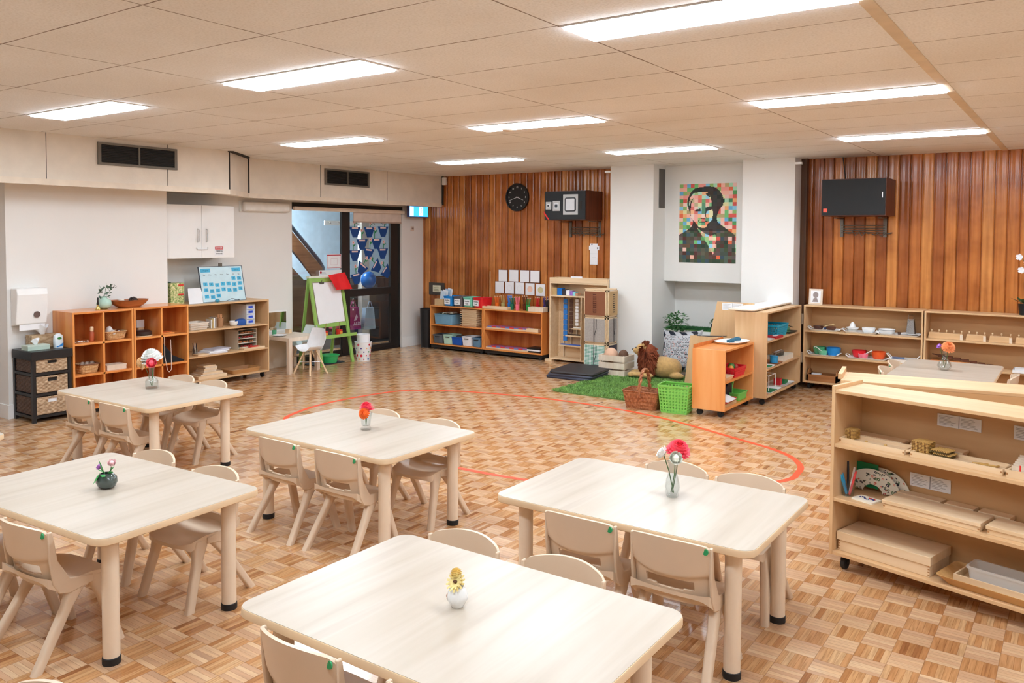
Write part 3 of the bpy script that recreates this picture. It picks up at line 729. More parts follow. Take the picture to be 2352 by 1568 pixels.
for k, (z, h) in enumerate(((.07, .16), (.27, .15), (.46, .115))):
    d = obj('drawer', weave(lambda u, v: (.035+u*(W_-.07), .004, z+v*h), (0, -1, 0), 9 if k < 2 else 7, 11, MB(), .004, mask=lambda u, v: not (.36 < u < .66 and .66 < v < .9)), WEAVE, t, smooth=60)
    obj('drawer_side', weave(lambda u, v: (.012, .345-u*.31, z+v*h), (-1, 0, 0), 8, 9, MB(), .004), WEAVED, d, smooth=60)
    obj('hand_hole', MB().box(.13, .015, z+h*.62, .225, .02, z+h*.93), PAPER if k == 0 else DARK, d, smooth=0)
    obj('drawer_floor', MB().box(.03, .02, z, W_-.03, D_-.03, z+.01), WEAVED, d, smooth=0)

# ================================================================ ITEM KIT
def lbin(w, d, h, taper=.85, r=.02, t=.004, rim=.006, n=4):
    "open tapered tub"
    return MB().loft([rrect(w*taper-.01, d*taper-.01, r, 0, n), rrect(w*taper, d*taper, r, .004, n), rrect(w-rim*2, d-rim*2, r, h-.012, n), rrect(w, d, r, h-.01, n), rrect(w, d, r, h, n),
        rrect(w-2*t-rim*2, d-2*t-rim*2, r, h, n), rrect(w*taper-2*t, d*taper-2*t, r*.8, .008, n)], cap0=True, cap1=True)
def bowl_mb(r, h, t=.004, foot=.45, n=28, c=(0, 0, 0)):
    pr = [(r*foot, 0)]
    for k in range(1, 9): a = k/8*PI/2; pr.append((r*foot+(r-r*foot)*math.sin(a)**.8, h*(1-math.cos(a))**.9))
    ins = [(max(x-t, .002), z+t*.8) for x, z in reversed(pr)]; ins[0] = (r-t, h)
    return MB().lathe(pr+ins, n, c=c)
def cup_mb(r0, r1, h, t=.003, n=20): return MB().lathe([(r0, 0), (r1, h), (r1-t, h), (r0-t, t)], n)
def closed_box(w, d, h, lid=.03, g=.002):
    a = MB().box(-w/2+g, -d/2+g, 0, w/2-g, d/2-g, h-lid); b = MB().box(-w/2, -d/2, h-lid, w/2, d/2, h); return a, b
def blk(w, d, h): return MB().box(-w/2, -d/2, 0, w/2, d/2, h)
def box_open(w, d, h, t=.008):
    return MB().box(-w/2, -d/2, 0, w/2, d/2, t).box(-w/2, -d/2, t, w/2, -d/2+t, h).box(-w/2, d/2-t, t, w/2, d/2, h).box(-w/2, -d/2+t, t, -w/2+t, d/2-t, h).box(w/2-t, -d/2+t, t, w/2, d/2-t, h)
def tray_mb(w, d, h=.02, t=.004, flare=.03):
    return MB().loft([rrect(w-flare*2, d-flare, .02, 0), rrect(w, d, .025, h), rrect(w-.006, d-.006, .023, h+.001), rrect(w-flare*2-.004, d-flare-.004, .018, t)])
def lines(w, n, y, x0, z0, dz, th=.0012, rnd=random.Random(3)):
    m = MB()
    for k in range(n): m.box(x0, y-.0006, z0-k*dz, x0+w*rnd.uniform(.6, 1), y, z0-k*dz+th)
    return m
def card_pair(F_, lx, ly, z, w, h, label, group='laminated instruction cards'):
    t = thing('instruction_card', label, 'card', F_(lx, ly, z), F_.rz, group)
    obj('card', MB().box(-w/2, -.0015, 0, w/2, 0, h), PAPER, t, smooth=0)
    m = MB()
    for s in (-1, 1):
        q = lines(w*.40, 7, -.0016, s*w/4-w*.21, h*.82, h*.11); m.add(q.v, q.f)
    m.box(-.0015, -.0022, h*.03, .0015, -.0016, h*.97)
    obj('lettering', m, col((96, 96, 100)), t, smooth=0)
# ================================================================ LEFT WALL ITEMS
# on the drawer chest
t = thing('tissue_box', 'pale green flat tissue box on the black drawer chest', 'tissue box', (-7.97, 3.70, .656), 92)
obj('box', closed_box(.2, .12, .045, .01)[0], col((186, 206, 192)), t, smooth=0); obj('lid', closed_box(.2, .12, .045, .01)[1], col((200, 216, 204)), t, smooth=0)
def tissue(par, z, s=1):
    def f(u, v):
        a = 2*PI*u; return (s*.03*(1-v*.2)*math.cos(a)*(1+.35*math.sin(3*a)*v)*(.4+v), s*.018*math.sin(a)*(1+.3*math.cos(4*a)*v)*(.4+v), z+s*v*(.045+.015*math.sin(2*a)))
    obj('tissue', MB().sheet(f, 24, 5, (0, 0, .001)), PAPER, par)
tissue(t, .045)
t = thing('tissue_box', 'large wood patterned tissue box behind the green one on the chest', 'tissue box', (-8.11, 3.83, .656), 90)
obj('box', blk(.25, .12, .12), wood('printed_driftwood', [(.3, (150, 116, 82)), (.5, (190, 160, 124)), (.7, (214, 190, 158))], 'x', 50, .3, .6), t, smooth=0); tissue(t, .12, 1.6)
t = thing('wipes_pack', 'white and blue pack of wipes standing before the wood patterned box', 'wipes', (-7.93, 3.885, .656), 90)
obj('pack', MB().loft([rrect(.075, .05, .015, 0), rrect(.085, .055, .02, .06), rrect(.08, .04, .018, .115), rrect(.03, .02, .008, .135)]), col((226, 236, 242)), t)
obj('blue_wave', MB().prism([(-.032, .015), (.0, .025), (.034, .05), (.034, .02), (-.02, .008)], -.0285, -.0275, axis='y'), col((40, 140, 220)), t, smooth=0)
ov = MB().lathe([(.02, 0), (.02, .001)], 16, sy=.6); ov.v = [(x, -.0265-z, .09+y) for x, y, z in ov.v]; obj('green_badge', ov, col((50, 130, 60)), t)

# cubbies A/B : FA(lx along wall, ly into shelf)
def P(F_, lx, ly, z): return F_(lx, ly, z)
t = thing('hand_bell', 'small brass hand bell with black handle on the cubby shelf top', 'bell', (-7.92, 4.265, .986))
obj('bell', MB().lathe([(.026, 0), (.027, .006), (.018, .02), (.016, .035), (.006, .042), (.005, .05)], 18), plain('polished_brass', (226, 196, 120), .2, metal=.9), t)
obj('handle', MB().lathe([(.005, .05), (.009, .058), (.007, .1), (.01, .115), (.006, .122)], 12), BLACK, t)
one('bud_vase', MB().lathe([(.03, 0), (.062, .02), (.072, .05), (.062, .085), (.028, .108), (.026, .118), (.034, .124), (.028, .122), (.02, .108), (.05, .05)], 28, cap1=False), plain('celadon_glaze', (178, 208, 192), .15), 'round pale green ceramic vase on the cubby shelf top', 'vase', (-7.98, 4.36, .986))
t = thing('eucalyptus_sprig', 'eucalyptus sprig standing in the pale green vase', 'foliage', (-7.98, 4.36, 1.09))
rnd = random.Random(2)
for k, (a, tx, tz) in enumerate(((0, -.03, .13), (1, .03, .15), (2, .10, .12), (3, .0, .10))):
    p0, p1 = Vector((0, 0, 0)), Vector((.02*k-.03, tx, tz))
    obj('stem', MB().tube([p0, (p0+p1)/2+Vector((.01, 0, .01)), p1], .0015, 6), STEM, t)
lf = MB()
def leaf(mb, c, L, W, d, up, m=0):
    d = Vector(d).normalized(); s = d.cross(Vector(up)).normalized(); c = Vector(c); nrm = s.cross(d)
    pts = [c, c+d*L*.3+s*W*.45, c+d*L*.65+s*W*.42, c+d*L, c+d*L*.65-s*W*.42, c+d*L*.3-s*W*.45]
    n_ = c+d*L*.5-nrm*W*.12
    o = len(mb.v); mb.v += [tuple(p) for p in pts]+[tuple(n_)]
    for i in range(6): mb.f.append((o+i, o+(i+1) % 6, o+6)); mb.m.append(m); mb.c.append(None)
for k in range(34):
    y = rnd.uniform(-.06, .06) if k < 22 else rnd.uniform(.05, .12); z = rnd.uniform(.0, .1) if k < 22 else rnd.uniform(.08, .14)
    leaf(lf, (rnd.uniform(-.03, .03), y, z), .035, .028, (rnd.uniform(-1, 1), rnd.uniform(-1, 1), rnd.uniform(.0, 1)), (rnd.uniform(-1, 1), 0, 1))
obj('leaves', lf, plain('eucalyptus_leaf', (84, 108, 88), .6, vary=.2), t, smooth=0)['kind'] = 'stuff'
wb = MB().loft([[(x, y*1.0, z) for x, y, z in rrect(.12, .22, .05, 0)], rrect(.19, .34, .09, .035), rrect(.22, .40, .1, .075), rrect(.212, .39, .1, .075), rrect(.18, .33, .08, .038), rrect(.1, .2, .05, .012)])
one('wooden_bowl', wb, wood('acacia_wood', [(.3, (130, 70, 34)), (.5, (170, 98, 52)), (.7, (196, 126, 74))], 'y', 20, .1, .35), 'long carved wooden bowl on the cubby shelf top', 'bowl', (-8.0, 4.63, .986), 6)
bl = MB(); rb = random.Random(5)
for k in range(9):
    ax = Vector((rb.uniform(-1, 1), rb.uniform(-1, 1), rb.uniform(-1, 1))).normalized(); u_ = ax.orthogonal().normalized(); w_ = ax.cross(u_)
    bl.tube([(u_*math.cos(2*PI*j/20)+w_*math.sin(2*PI*j/20))*.042 for j in range(20)], .004, 6, closed=True)
one('wicker_ball', bl, plain('dark_rattan', (42, 30, 28), .5), 'dark woven rattan ball resting in the long wooden bowl', 'ball', (-7.99, 4.67, 1.045))
one('wicker_ball_shell', MB().ell((0, 0, 0), .05, .02, .012), col((236, 226, 214)), 'white shell piece lying in the long wooden bowl', 'shell', (-8.0, 4.55, 1.062))
# upper cubbies
t = thing('rolling_pin', 'wooden peg doll shaped pin standing in the upper left cubby', 'pin', P(FA, .235, .10, .686))
obj('body', MB().lathe([(.02, 0), (.022, .004), (.022, .09), (.018, .095)], 16), plain('red_brown_wood', (186, 92, 56), .5), t); obj('handle', MB().lathe([(.014, .095), (.018, .105), (.017, .135), (.012, .142)], 14), BEECH, t)
rr_ = random.Random(8)
for k in range(7): one('shell', MB().ell((0, 0, 0), .016, .011, .008, 10, 6), CHROME if k % 2 else col((228, 220, 216)), 'small silvery shell lying in the upper left cubby', 'shell', P(FA, .05+.022*k, .07+.05*rr_.random(), .694), rr_.random()*180, 'shells in the upper left cubby')
def wicker(w, d, h, taper=.82, rows=9, cols=60, amp=.0035, r=.03):
    "woven basket wall as one sheet"
    base = []
    def ring(v):
        s = taper+(1-taper)*v; return rrect(w*s, d*s, r, h*v, 6)
    nr = len(ring(0))
    def f(u, v):
        R_ = ring(v); i = u*nr; k = int(i) % nr; q = i-int(i); a, b = Vector(R_[k]), Vector(R_[(k+1) % nr]); p = a*(1-q)+b*q
        c = Vector((0, 0, p.z)); n_ = (p-c).normalized()
        rr = int(v*rows*.9999)
        return p+n_*amp*(math.sin(PI*u*cols+(PI if rr % 2 else 0))*math.sin(PI*((v*rows) % 1))+.4*math.sin(PI*((v*rows) % 1)))
    return MB().sheet(f, cols*3, rows*3, lambda u, v: (Vector((0, 0, 0))-Vector((f(u, v)[0], f(u, v)[1], 0))).normalized()*.004)
def basket(label, loc, rz, w, d, h, mat, rows=8, cols=40, group=None, rimc=None):
    t = thing('woven_basket', label, 'basket', loc, rz, group)
    obj('wall', wicker(w, d, h, rows=rows, cols=cols), mat, t, smooth=60)
    obj('rim', MB().tube([p for p in rrect(w+.004, d+.004, .03, h, 5)], .006, 7, closed=True), rimc or mat, t)
    obj('base', MB().loft([rrect(w*.82, d*.82, .025, .001), rrect(w*.82, d*.82, .025, .006)]), mat, t); return t
WICK = wood('natural_wicker', [(.2, (150, 104, 60)), (.5, (200, 154, 104)), (.8, (224, 188, 142))], 'z', 60, .6, .6)
basket('small woven basket of shells in the second cubby of the top row', P(FA, .46, .12, .687), 90, .21, .16, .075, WICK, 6, 30)
one('felt_toy', MB().ell((0, 0, .05), .04, .035, .055).ell((.05, .01, .04), .03, .03, .03), col((214, 210, 206)), 'grey and white soft toy in the second cubby basket', 'toy', P(FA, .42, .12, .71))
one('silver_bauble', MB().ell((0, 0, 0), .03, .028, .024), CHROME, 'shiny silver bauble in the second cubby basket', 'bauble', P(FA, .51, .11, .755))
t = thing('leather_disc', 'dark brown round leather case in the third cubby of the top row', 'case', P(FB, .16, .12, .686))
obj('case', MB().lathe([(.075, .006), (.09, .015), (.09, .045), (.07, .055)], 28), plain('dark_leather', (52, 34, 30), .4), t); obj('base', MB().lathe([(.095, 0), (.095, .006)], 28), BEECH, t)
t = thing('photo_block', 'white picture card on a wood block at the back of the third cubby', 'picture', P(FB, .22, .26, .686), 95)
obj('block', blk(.06, .03, .07), BEECH, t, smooth=0); obj('card', MB().box(-.045, -.004, .07, .045, .004, .15), PAPER, t, smooth=0)
nk = MB(); rn = random.Random(4)
for k in range(26): a = k/25; nk.ell((.02*math.sin(k), -.02+.02*math.cos(k*1.3), .06+a*.17), .013, .013, .013, 8, 6)
one('bead_necklace', nk, plain('dark_red_beads', (120, 32, 22), .3), 'dark red bead necklace hanging in the fourth cubby', 'necklace', P(FB, .37, .24, .687), 90)
for k in range(2): one('craft_stick', blk(.16, .05, .014), plain('orange_block', (206, 96, 44), .5) if k else PINE, 'orange wooden slat in the fourth cubby, %s' % ('upper one lying back' if k else 'lower one at the front'), 'slat', P(FB, .40+.04*k, .08+.10*k, .686), 90+8*k, 'orange slats in the fourth cubby')
# middle cubbies
basket('round patterned basket of pine cones in the middle row, first cubby', P(FA, .185, .12, .387), 90, .19, .17, .085, WICK, 6, 34, rimc=plain('dark_striped_rim', (120, 74, 48), .6))
for k in range(6): one('pine_cone', MB().ell((0, 0, 0), .022, .02, .026, 10, 7), col((150, 130, 116)), 'grey pine cone in the round patterned basket', 'pine cone', P(FA, .13+.024*k, .1+.03*(k % 2), .465), k*40, 'pine cones in the basket')
a_, b_ = closed_box(.2, .14, .05, .012); t = thing('wooden_box', 'flat cream wooden box in the second cubby of the middle row', 'box', P(FA, .45, .11, .386), 90); obj('base', a_, PALE, t, smooth=0); obj('lid', b_, PALE, t, smooth=0)
one('paper_stack', blk(.2, .16, .04), col((206, 186, 170)), 'stack of brown paper in the bottom row of the left cubby shelf', 'paper', P(FA, .45, .13, .062), 90)
one('black_folder', MB().prism([(-.13, 0), (.13, 0), (.13, .01), (.0, .07), (-.12, .22), (-.13, .22)], -.06, .06, axis='y'), plain('black_felt', (18, 18, 22), .9), 'black cloth folder leaning in the fourth cubby of the middle row', 'folder', P(FB, .45, .10, .387), 90)
cd_ = MB().tube([(0, 0, .30), (0, .0, .1), (.0, .03, -.05), (.0, .05, -.075), (.0, .075, -.05), (.0, .075, .1), (.0, .07, .26)], .0035, 8)
one('hanging_rope', cd_, col((226, 206, 190)), 'pale cord hanging in a loop over the fourth cubby', 'cord', (-7.812, 4.90, .37))

# ---- on and in the tan shelf C
t = thing('game_box', 'green patterned box on the tan shelf beside the wall corner', 'box', P(FC, .15, .27, .946), 90)
obj('box', blk(.17, .12, .235), wood('leaf_printed_card', [(.35, (96, 140, 70)), (.5, (196, 200, 130)), (.65, (236, 226, 180))], 'x', 60, 1, .6), t, smooth=0)
obj('red_label', MB().box(.01, -.0615, .2, .075, -.0601, .222).box(.01, -.0615, .095, .075, -.0601, .115), col((222, 60, 50)), t, smooth=0)
one('green_bag', MB().ell((0, 0, .1), .07, .12, .13).ell((.02, .04, .2), .06, .1, .05), col((36, 74, 56), .8), 'dark green bag slumped behind the green patterned box', 'bag', P(FC, .04, .36, .95))
def curl(u, v): return (-.09+.18*u+.05*v, -.02-.12*(1-v)**2*0-.10*(1-v), .17*v**1.6)
one('paper_sheet', MB().sheet(curl, 8, 12, (0, .001, 0)), PAPER, 'curled white paper leaning beside the green patterned box', 'paper', P(FC, .30, .2, .947), 90)
t = thing('calendar_board', 'whiteboard calendar with blue number notes leaning under the white cabinet', 'whiteboard', P(FC, .72, .14, .95), 90)
tilt = R(-12)
def TB(mb):
    mb.v = [(x, y*math.cos(tilt)-z*math.sin(tilt), y*math.sin(tilt)+z*math.cos(tilt)) for x, y, z in mb.v]
    return mb
BW, BH = .58, .41
obj('board', TB(MB().box(-BW/2, 0, 0, BW/2, .012, BH)), plain('glossy_whiteboard', (206, 232, 240), .15), t, smooth=0)
fr = MB().box(-BW/2-.006, -.003, -.006, BW/2+.006, .014, 0).box(-BW/2-.006, -.003, BH, BW/2+.006, .014, BH+.006).box(-BW/2-.006, -.003, 0, -BW/2, .014, BH).box(BW/2, -.003, 0, BW/2+.006, .014, BH)
obj('frame', TB(fr), col((70, 82, 96)), t, smooth=0)
BLUEN = plain('blue_note', (70, 178, 218), .5)
def note(u, v, s, w=.055, h=.042):
    x = -BW/2+u*BW; z = BH*(1-v)
    n_ = obj('note', TB(MB().box(x-w/2, -.0015, z-h/2, x+w/2, -.0003, z+h/2)), BLUEN, t, smooth=0)
    obj('number', TB(upright(text_mb(s, h*.8 if len(s) < 3 else h*.55), x, z, -.0016)), col((20, 90, 130)), n_, smooth=0)
note(.14, .10, 'August', .13, .045); note(.86, .10, '2019', .12, .045)
grid_ = [(3, [None]*5+['1', '2']), (4, ['3', '4', '5', '6', '7', '8', '9']), (5, ['10', '11', '12', '13', '14', '15', '16']), (6, ['17', '18', '19', None, None, None, None])]
for r_, row in grid_:
    for c_, s_ in enumerate(row):
        if s_: note(.10+c_*.135, .34+(r_-3)*.17+.02*math.sin(c_*2+r_), s_)
wl = MB()
for k, s_ in enumerate(('Sun', 'Mon', 'Tue', 'Wed', 'Thu', 'Fri', 'Sat')): q = upright(text_mb(s_, .02), -BW/2+(.10+k*.135)*BW, BH*.77, -.0006); wl.add(q.v, q.f)
obj('weekday_lettering', TB(wl), col((90, 96, 110)), t, smooth=0)
one('magnet_clip', MB().box(-.02, -.01, 0, .02, .01, .04), GALV, 'grey clip on the top edge of the calendar board', 'clip', P(FC, .72, .225, 1.352), 90)
one('glasses', MB().tube([(-.1, 0, .008), (0, .02, .03), (.1, 0, .008)], .003).tube([(.03+.03*math.cos(a*PI/8), -.03+.02*math.sin(a*PI/8), .02) for a in range(16)], .003, 6, closed=True), col((70, 80, 90)), 'small tangle of grey wire in front of the calendar board', 'wire', P(FC, .78, .07, .948), 95)
one('blue_toy', MB().ell((0, 0, .02), .03, .02, .02), col((60, 150, 180)), 'small teal toy on the tan shelf top before the calendar', 'toy', P(FC, .56, .06, .947), 90)
# level 1
t = thing('storage_basket', 'white wicker style basket at the left of the tan shelf upper level', 'basket', P(FC, .30, .13, .651), 90)
obj('tub', lbin(.26, .22, .085), col((232, 222, 208)), t); obj('ribs', MB().tube(rrect(.25, .21, .02, .03, 5), .003, 6, closed=True).tube(rrect(.255, .215, .02, .055, 5), .003, 6, closed=True), col((214, 200, 184)), t)
for k in range(4): one('book', blk(.014, .1, .1+.008*k), [col((236, 232, 226)), col((206, 176, 120)), PAPER, col((180, 160, 140))][k], 'thin book upright between white basket and brush jar, %s' % ['pale leftmost', 'tan second', 'white third', 'brown rightmost'][k], 'book', P(FC, .50+.02*k, .14, .651), 90, 'thin upright books')
one('brush_jar', cup_mb(.035, .045, .11), plain('wood_ring_jar', (176, 130, 92), .5), 'brown jar packed with brushes on the tan shelf', 'jar', P(FC, .645, .14, .651))
for k in range(10):
    a = 2*PI*k/10; one('paint_brush', MB().tube([(0, 0, 0), (.016*math.cos(a), .016*math.sin(a), .14)], .0045, 6), col((222, 160, 112)), 'wooden brush handle standing in the brown jar', 'brush', P(FC, .645+.018*math.cos(a), .14+.018*math.sin(a), .655), 0, 'brushes in the brown jar')
one('small_bowl', bowl_mb(.05, .055), SATIN, 'small white bowl on the tan shelf beside the blue pouch', 'bowl', P(FC, .82, .12, .651))
one('blue_pouch', MB().loft([rrect(.15, .08, .03, 0), rrect(.17, .09, .035, .03), rrect(.13, .07, .03, .065), rrect(.05, .02, .01, .075)]), plain('blue_canvas', (36, 84, 160), .7), 'bright blue zip pouch on the tan shelf', 'pouch', P(FC, .93, .13, .651), 90)
def drawer_tower(lx, ly, z, w, h, n_, label, cf, cd):
    t = thing('mini_drawers', label, 'drawers', P(FC, lx, ly, z), 90)
    obj('case', MB().box(-w/2, 0, 0, -w/2+.004, .3, h).box(w/2-.004, 0, 0, w/2, .3, h).box(-w/2, 0, h-.004, w/2, .3, h).box(-w/2, 0, 0, w/2, .3, .004), cf, t, smooth=0)
    for k in range(n_):
        z0 = .006+k*(h-.01)/n_; dh = (h-.01)/n_-.004
        d = obj('drawer', MB().box(-w/2+.006, -.004, z0, w/2-.006, .002, z0+dh).box(-w/2+.006, .002, z0, w/2-.006, .28, z0+.003), col((206, 214, 226), .2), t, smooth=0)
        obj('contents', MB().box(-w*.25, -.0052, z0+dh*.25, w*.25, -.0042, z0+dh*.75), cd, d, smooth=0)
drawer_tower(1.03, .08, .651, .125, .245, 4, 'clear four drawer tower with blue contents on the tan shelf', col((216, 214, 208), .3), col((40, 80, 210), .4))
t = thing('parts_rack', 'clear flat drawer rack with red beads inside the tan shelf middle level', 'rack', P(FC, 1.0, .1, .361), 90)
obj('case', MB().box(-.135, 0, 0, -.13, .26, .235).box(.13, 0, 0, .135, .26, .235).box(-.135, 0, .23, .135, .26, .235), col((206, 196, 176), .4), t, smooth=0)
for k in range(4):
    z0 = .02+k*.055; d = obj('drawer', MB().box(-.128, 0, z0-.008, .128, .25, z0-.002), col((226, 220, 206), .3), t, smooth=0)
    bd = MB(); rq = random.Random(k)
    for q in range(14): bd.ell((rq.uniform(-.11, .11), rq.uniform(.02, .06), z0+.008), .012, .012, .01, 8, 5)
    obj('beads', bd, col((170, 40, 36) if k % 2 == 0 else (196, 120, 70)), d)['kind'] = 'stuff'
t = thing('craft_tray', 'shallow wooden tray with red felt pieces in front of the clear rack', 'tray', P(FC, 1.03, .06, .361), 90)
obj('tray', box_open(.30, .11, .022, .005), BEECH, t, smooth=0); obj('felt', MB().box(-.03, -.04, .006, .09, .03, .03), col((206, 50, 40), .8), t, smooth=0, bevel=.006)
one('pen_pot', cup_mb(.03, .034, .07), GLASS, 'small glass pot of pens at the left of the middle tan shelf', 'pot', P(FC, .30, .12, .361))
for k in range(6): a = k*1.05; one('pen', MB().tube([(0, 0, 0), (.02*math.cos(a), .02*math.sin(a), .13)], .004, 6), [col((40, 40, 46)), col((90, 60, 50)), col((200, 190, 180))][k % 3], 'pen in the small glass pot, %s' % ['black', 'brown', 'grey', 'second black', 'second brown', 'second grey'][k], 'pen', P(FC, .30+.012*math.cos(a), .12+.012*math.sin(a), .366), 0, 'pens in the glass pot')
one('tile_plate', blk(.14, .1, .018), BEECH, 'small beech tile under the glass pen pot edge, middle tan shelf', 'tile', P(FC, .33, .05, .361), 90)
for k in range(3): one('drawing_pad', blk(.3-.02*k, .18, .014), [col((226, 222, 226)), PAPER, col((206, 204, 214))][k], 'white drawing pad on the middle tan shelf, %s of the stack' % ['bottom', 'middle', 'top'][k], 'pad', P(FC, .52+.05*k, .12+.02*k, .361+.0145*k), 90+5*k, 'stack of drawing pads')
# bottom level
for k, (w_, d_, h_) in enumerate(((.38, .26, .035), (.30, .2, .012), (.26, .2, .018), (.17, .15, .02), (.17, .15, .018), (.16, .14, .018), (.16, .14, .016))):
    z_ = .086+sum(q[2]+.0005 for q in ((.38, .26, .035), (.30, .2, .012), (.26, .2, .018), (.17, .15, .02), (.17, .15, .018), (.16, .14, .018), (.16, .14, .016))[:k])
    one('wooden_tile_box', blk(w_, d_, h_), [BEECH, PALE, BEECH, PALE, BEECH, PALE, BEECH][k], 'flat wooden board in the tan shelf bottom stack, %s' % ['lowest and widest', 'second from bottom', 'third from bottom', 'fourth from bottom', 'third from top', 'second from top', 'topmost'][k], 'board', P(FC, .47+.01*(k % 3), .16, z_), 90+2*(k % 2), 'stacked boards at the bottom of the tan shelf')
t = thing('wooden_tray', 'long wooden tray at the right of the tan shelf bottom level', 'tray', P(FC, .93, .14, .086), 90)
obj('tray', tray_mb(.42, .24, .05, .01, .03), wood('oak_tray', [(.3, (176, 124, 74)), (.7, (206, 158, 104))], 'x', 20, .1), t); obj('strips', MB().box(-.16, -.06, .012, .02, -.02, .03).box(-.14, .0, .012, .05, .04, .026), BEECH, t, smooth=0)

# ---- door, glass, blind
DX = -8.72
ALU = plain('dark_bronze_aluminium', (36, 32, 30), .4)
dg = MB()
dg.box(DX-.03, 7.29, 0, DX+.03, 7.315, 2.13).box(DX-.03, 7.29, 2.07, DX+.03, 9.42, 2.13).box(DX-.03, 9.39, 0, DX+.03, 9.42, 2.13).box(DX-.03, 7.29, 0, DX+.03, 9.42, .03)
struct('trim_6', dg, ALU, smooth=0)
struct('window_1', MB().box(DX-.004, 7.315, .09, DX+.004, 8.22, 2.07), GLASS, smooth=0)
struct('trim_7', MB().box(DX-.02, 8.22, .03, DX+.025, 8.37, 2.07).box(DX-.02, 7.315, .03, DX+.02, 8.22, .09), ALU, smooth=0)
d1 = struct('door_1', MB().box(DX-.02, 8.37, .09, DX+.02, 8.372, 2.03).box(DX-.02, 9.215, .03, DX+.022, 9.39, 2.07).box(DX-.02, 8.37, .84, DX+.022, 9.215, .945).box(DX-.02, 8.37, .03, DX+.022, 9.215, .09), ALU, smooth=0)
obj('door_glass', MB().box(DX-.004, 8.37, .945, DX+.004, 9.215, 2.03).box(DX-.004, 8.37, .09, DX+.004, 9.215, .84), GLASS, d1, smooth=0)
pm = MB()
for k, ch in enumerate('PUSH'): q = upright(text_mb(ch, .04, bold=.001), 8.43, .80-k*.05, DX+.0245, '+x'); pm.add(q.v, q.f)
obj('push_lettering', pm, PAPER, d1, smooth=0)
t = thing('roller_blind', 'cream roller blind half rolled over the glass door', 'blind', (-8.655, 8.36, 1.93), 0)
obj('headrail', MB().box(0, -1.06, .125, .05, 1.07, .175), plain('cream_blind', (226, 206, 186), .6), t, smooth=0)
obj('blind', MB().box(.01, .03, .0, .015, 1.03, .14), plain('cream_blind_cloth', (220, 202, 188), .8), t, smooth=0)
obj('bottom_bar', MB().box(.004, .03, -.02, .02, 1.03, .0), plain('taupe_bar', (176, 152, 136), .5), t, smooth=0)
struct('trim_8', MB().box(-8.66, 7.29, 2.10, -8.64, 9.42, 2.16), DARK, smooth=0)
# paper flower pots stuck on the glass
POTB = plain('blue_card', (20, 66, 130), .8); PETAL = plain('pink_card', (236, 196, 196), .8); CENTRE = plain('orange_card', (226, 130, 70), .8); GREENC = plain('green_card', (52, 136, 84), .8)
pots = [(8.49, 1.85, 0, 'top row left'), (8.78, 1.85, 0, 'top row middle, half covered by flowers'), (9.07, 1.86, 0, 'top row right'), (8.63, 1.67, 0, 'second row left'), (8.93, 1.68, 0, 'second row right'), (8.485, 1.51, 0, 'third row left'), (8.77, 1.53, -6, 'third row middle'), (9.06, 1.53, 0, 'third row right'),
        (8.66, 1.30, -32, 'tilted one, left in the bottom cluster'), (8.88, 1.30, 52, 'strongly tilted one in the bottom cluster'), (9.09, 1.22, 45, 'tilted one at the right door edge'), (8.51, 1.17, 8, 'lowest one near the mullion')]
def rot2(p, a, c): ca, sa = math.cos(R(a)), math.sin(R(a)); return (c[0]+p[0]*ca-p[1]*sa, c[1]+p[0]*sa+p[1]*ca)
for k, (y, z, a, lab) in enumerate(pots):
    t = thing('paper_flowerpot', 'blue paper flowerpot on the glass door, '+lab, 'paper craft', (DX+.006, y, z), 0, 'blue paper flowerpots on the door'); xx = .0004*(k % 5)
    P2 = lambda pts: [rot2(p, a, (0, 0)) for p in pts]
    def flat(pts, x0, x1): return MB().prism(P2(pts), x0, x1, axis='x')
    obj('pot', flat([(-.115, 0), (.115, 0), (.045, -.155), (-.045, -.155)], xx, xx+.0008), POTB, t, smooth=0)
    obj('name_tag', flat([(-.06, -.008), (.06, -.008), (.06, -.03), (-.06, -.03)], xx+.001, xx+.0016), col((238, 206, 200)), t, smooth=0)
    sx_ = [-.01, .02, .03, -.01, -.04, -.03, .02, .02, .0, .02, .03, .0][k]; hh = [.06, .05, .05, .12, .14, .10, .13, .09, .1, .1, .09, .1][k]
    obj('stem', flat([(sx_-.007, 0), (sx_+.007, 0), (sx_+.007, hh), (sx_-.007, hh)], xx-.0012, xx-.0004), GREENC, t, smooth=0)
    obj('leaf', flat([(sx_, hh*.5), (sx_+.04, hh*.7), (sx_+.05, hh*.95), (sx_+.01, hh*.8)], xx-.0012, xx-.0004), GREENC, t, smooth=0)
    fx, fz = sx_, hh+.01; pts = []
    for q in range(30): aa = 2*PI*q/30; rr = .026+.009*math.cos(5*aa); pts.append((fx+rr*math.cos(aa), fz+rr*math.sin(aa)))
    fl = obj('flower', flat(pts, xx+.0018, xx+.0024), PETAL, t, smooth=0)
    obj('flower_centre', flat([(fx+.009*math.cos(2*PI*q/10), fz+.009*math.sin(2*PI*q/10)) for q in range(10)], xx+.0026, xx+.003), CENTRE, fl, smooth=0)
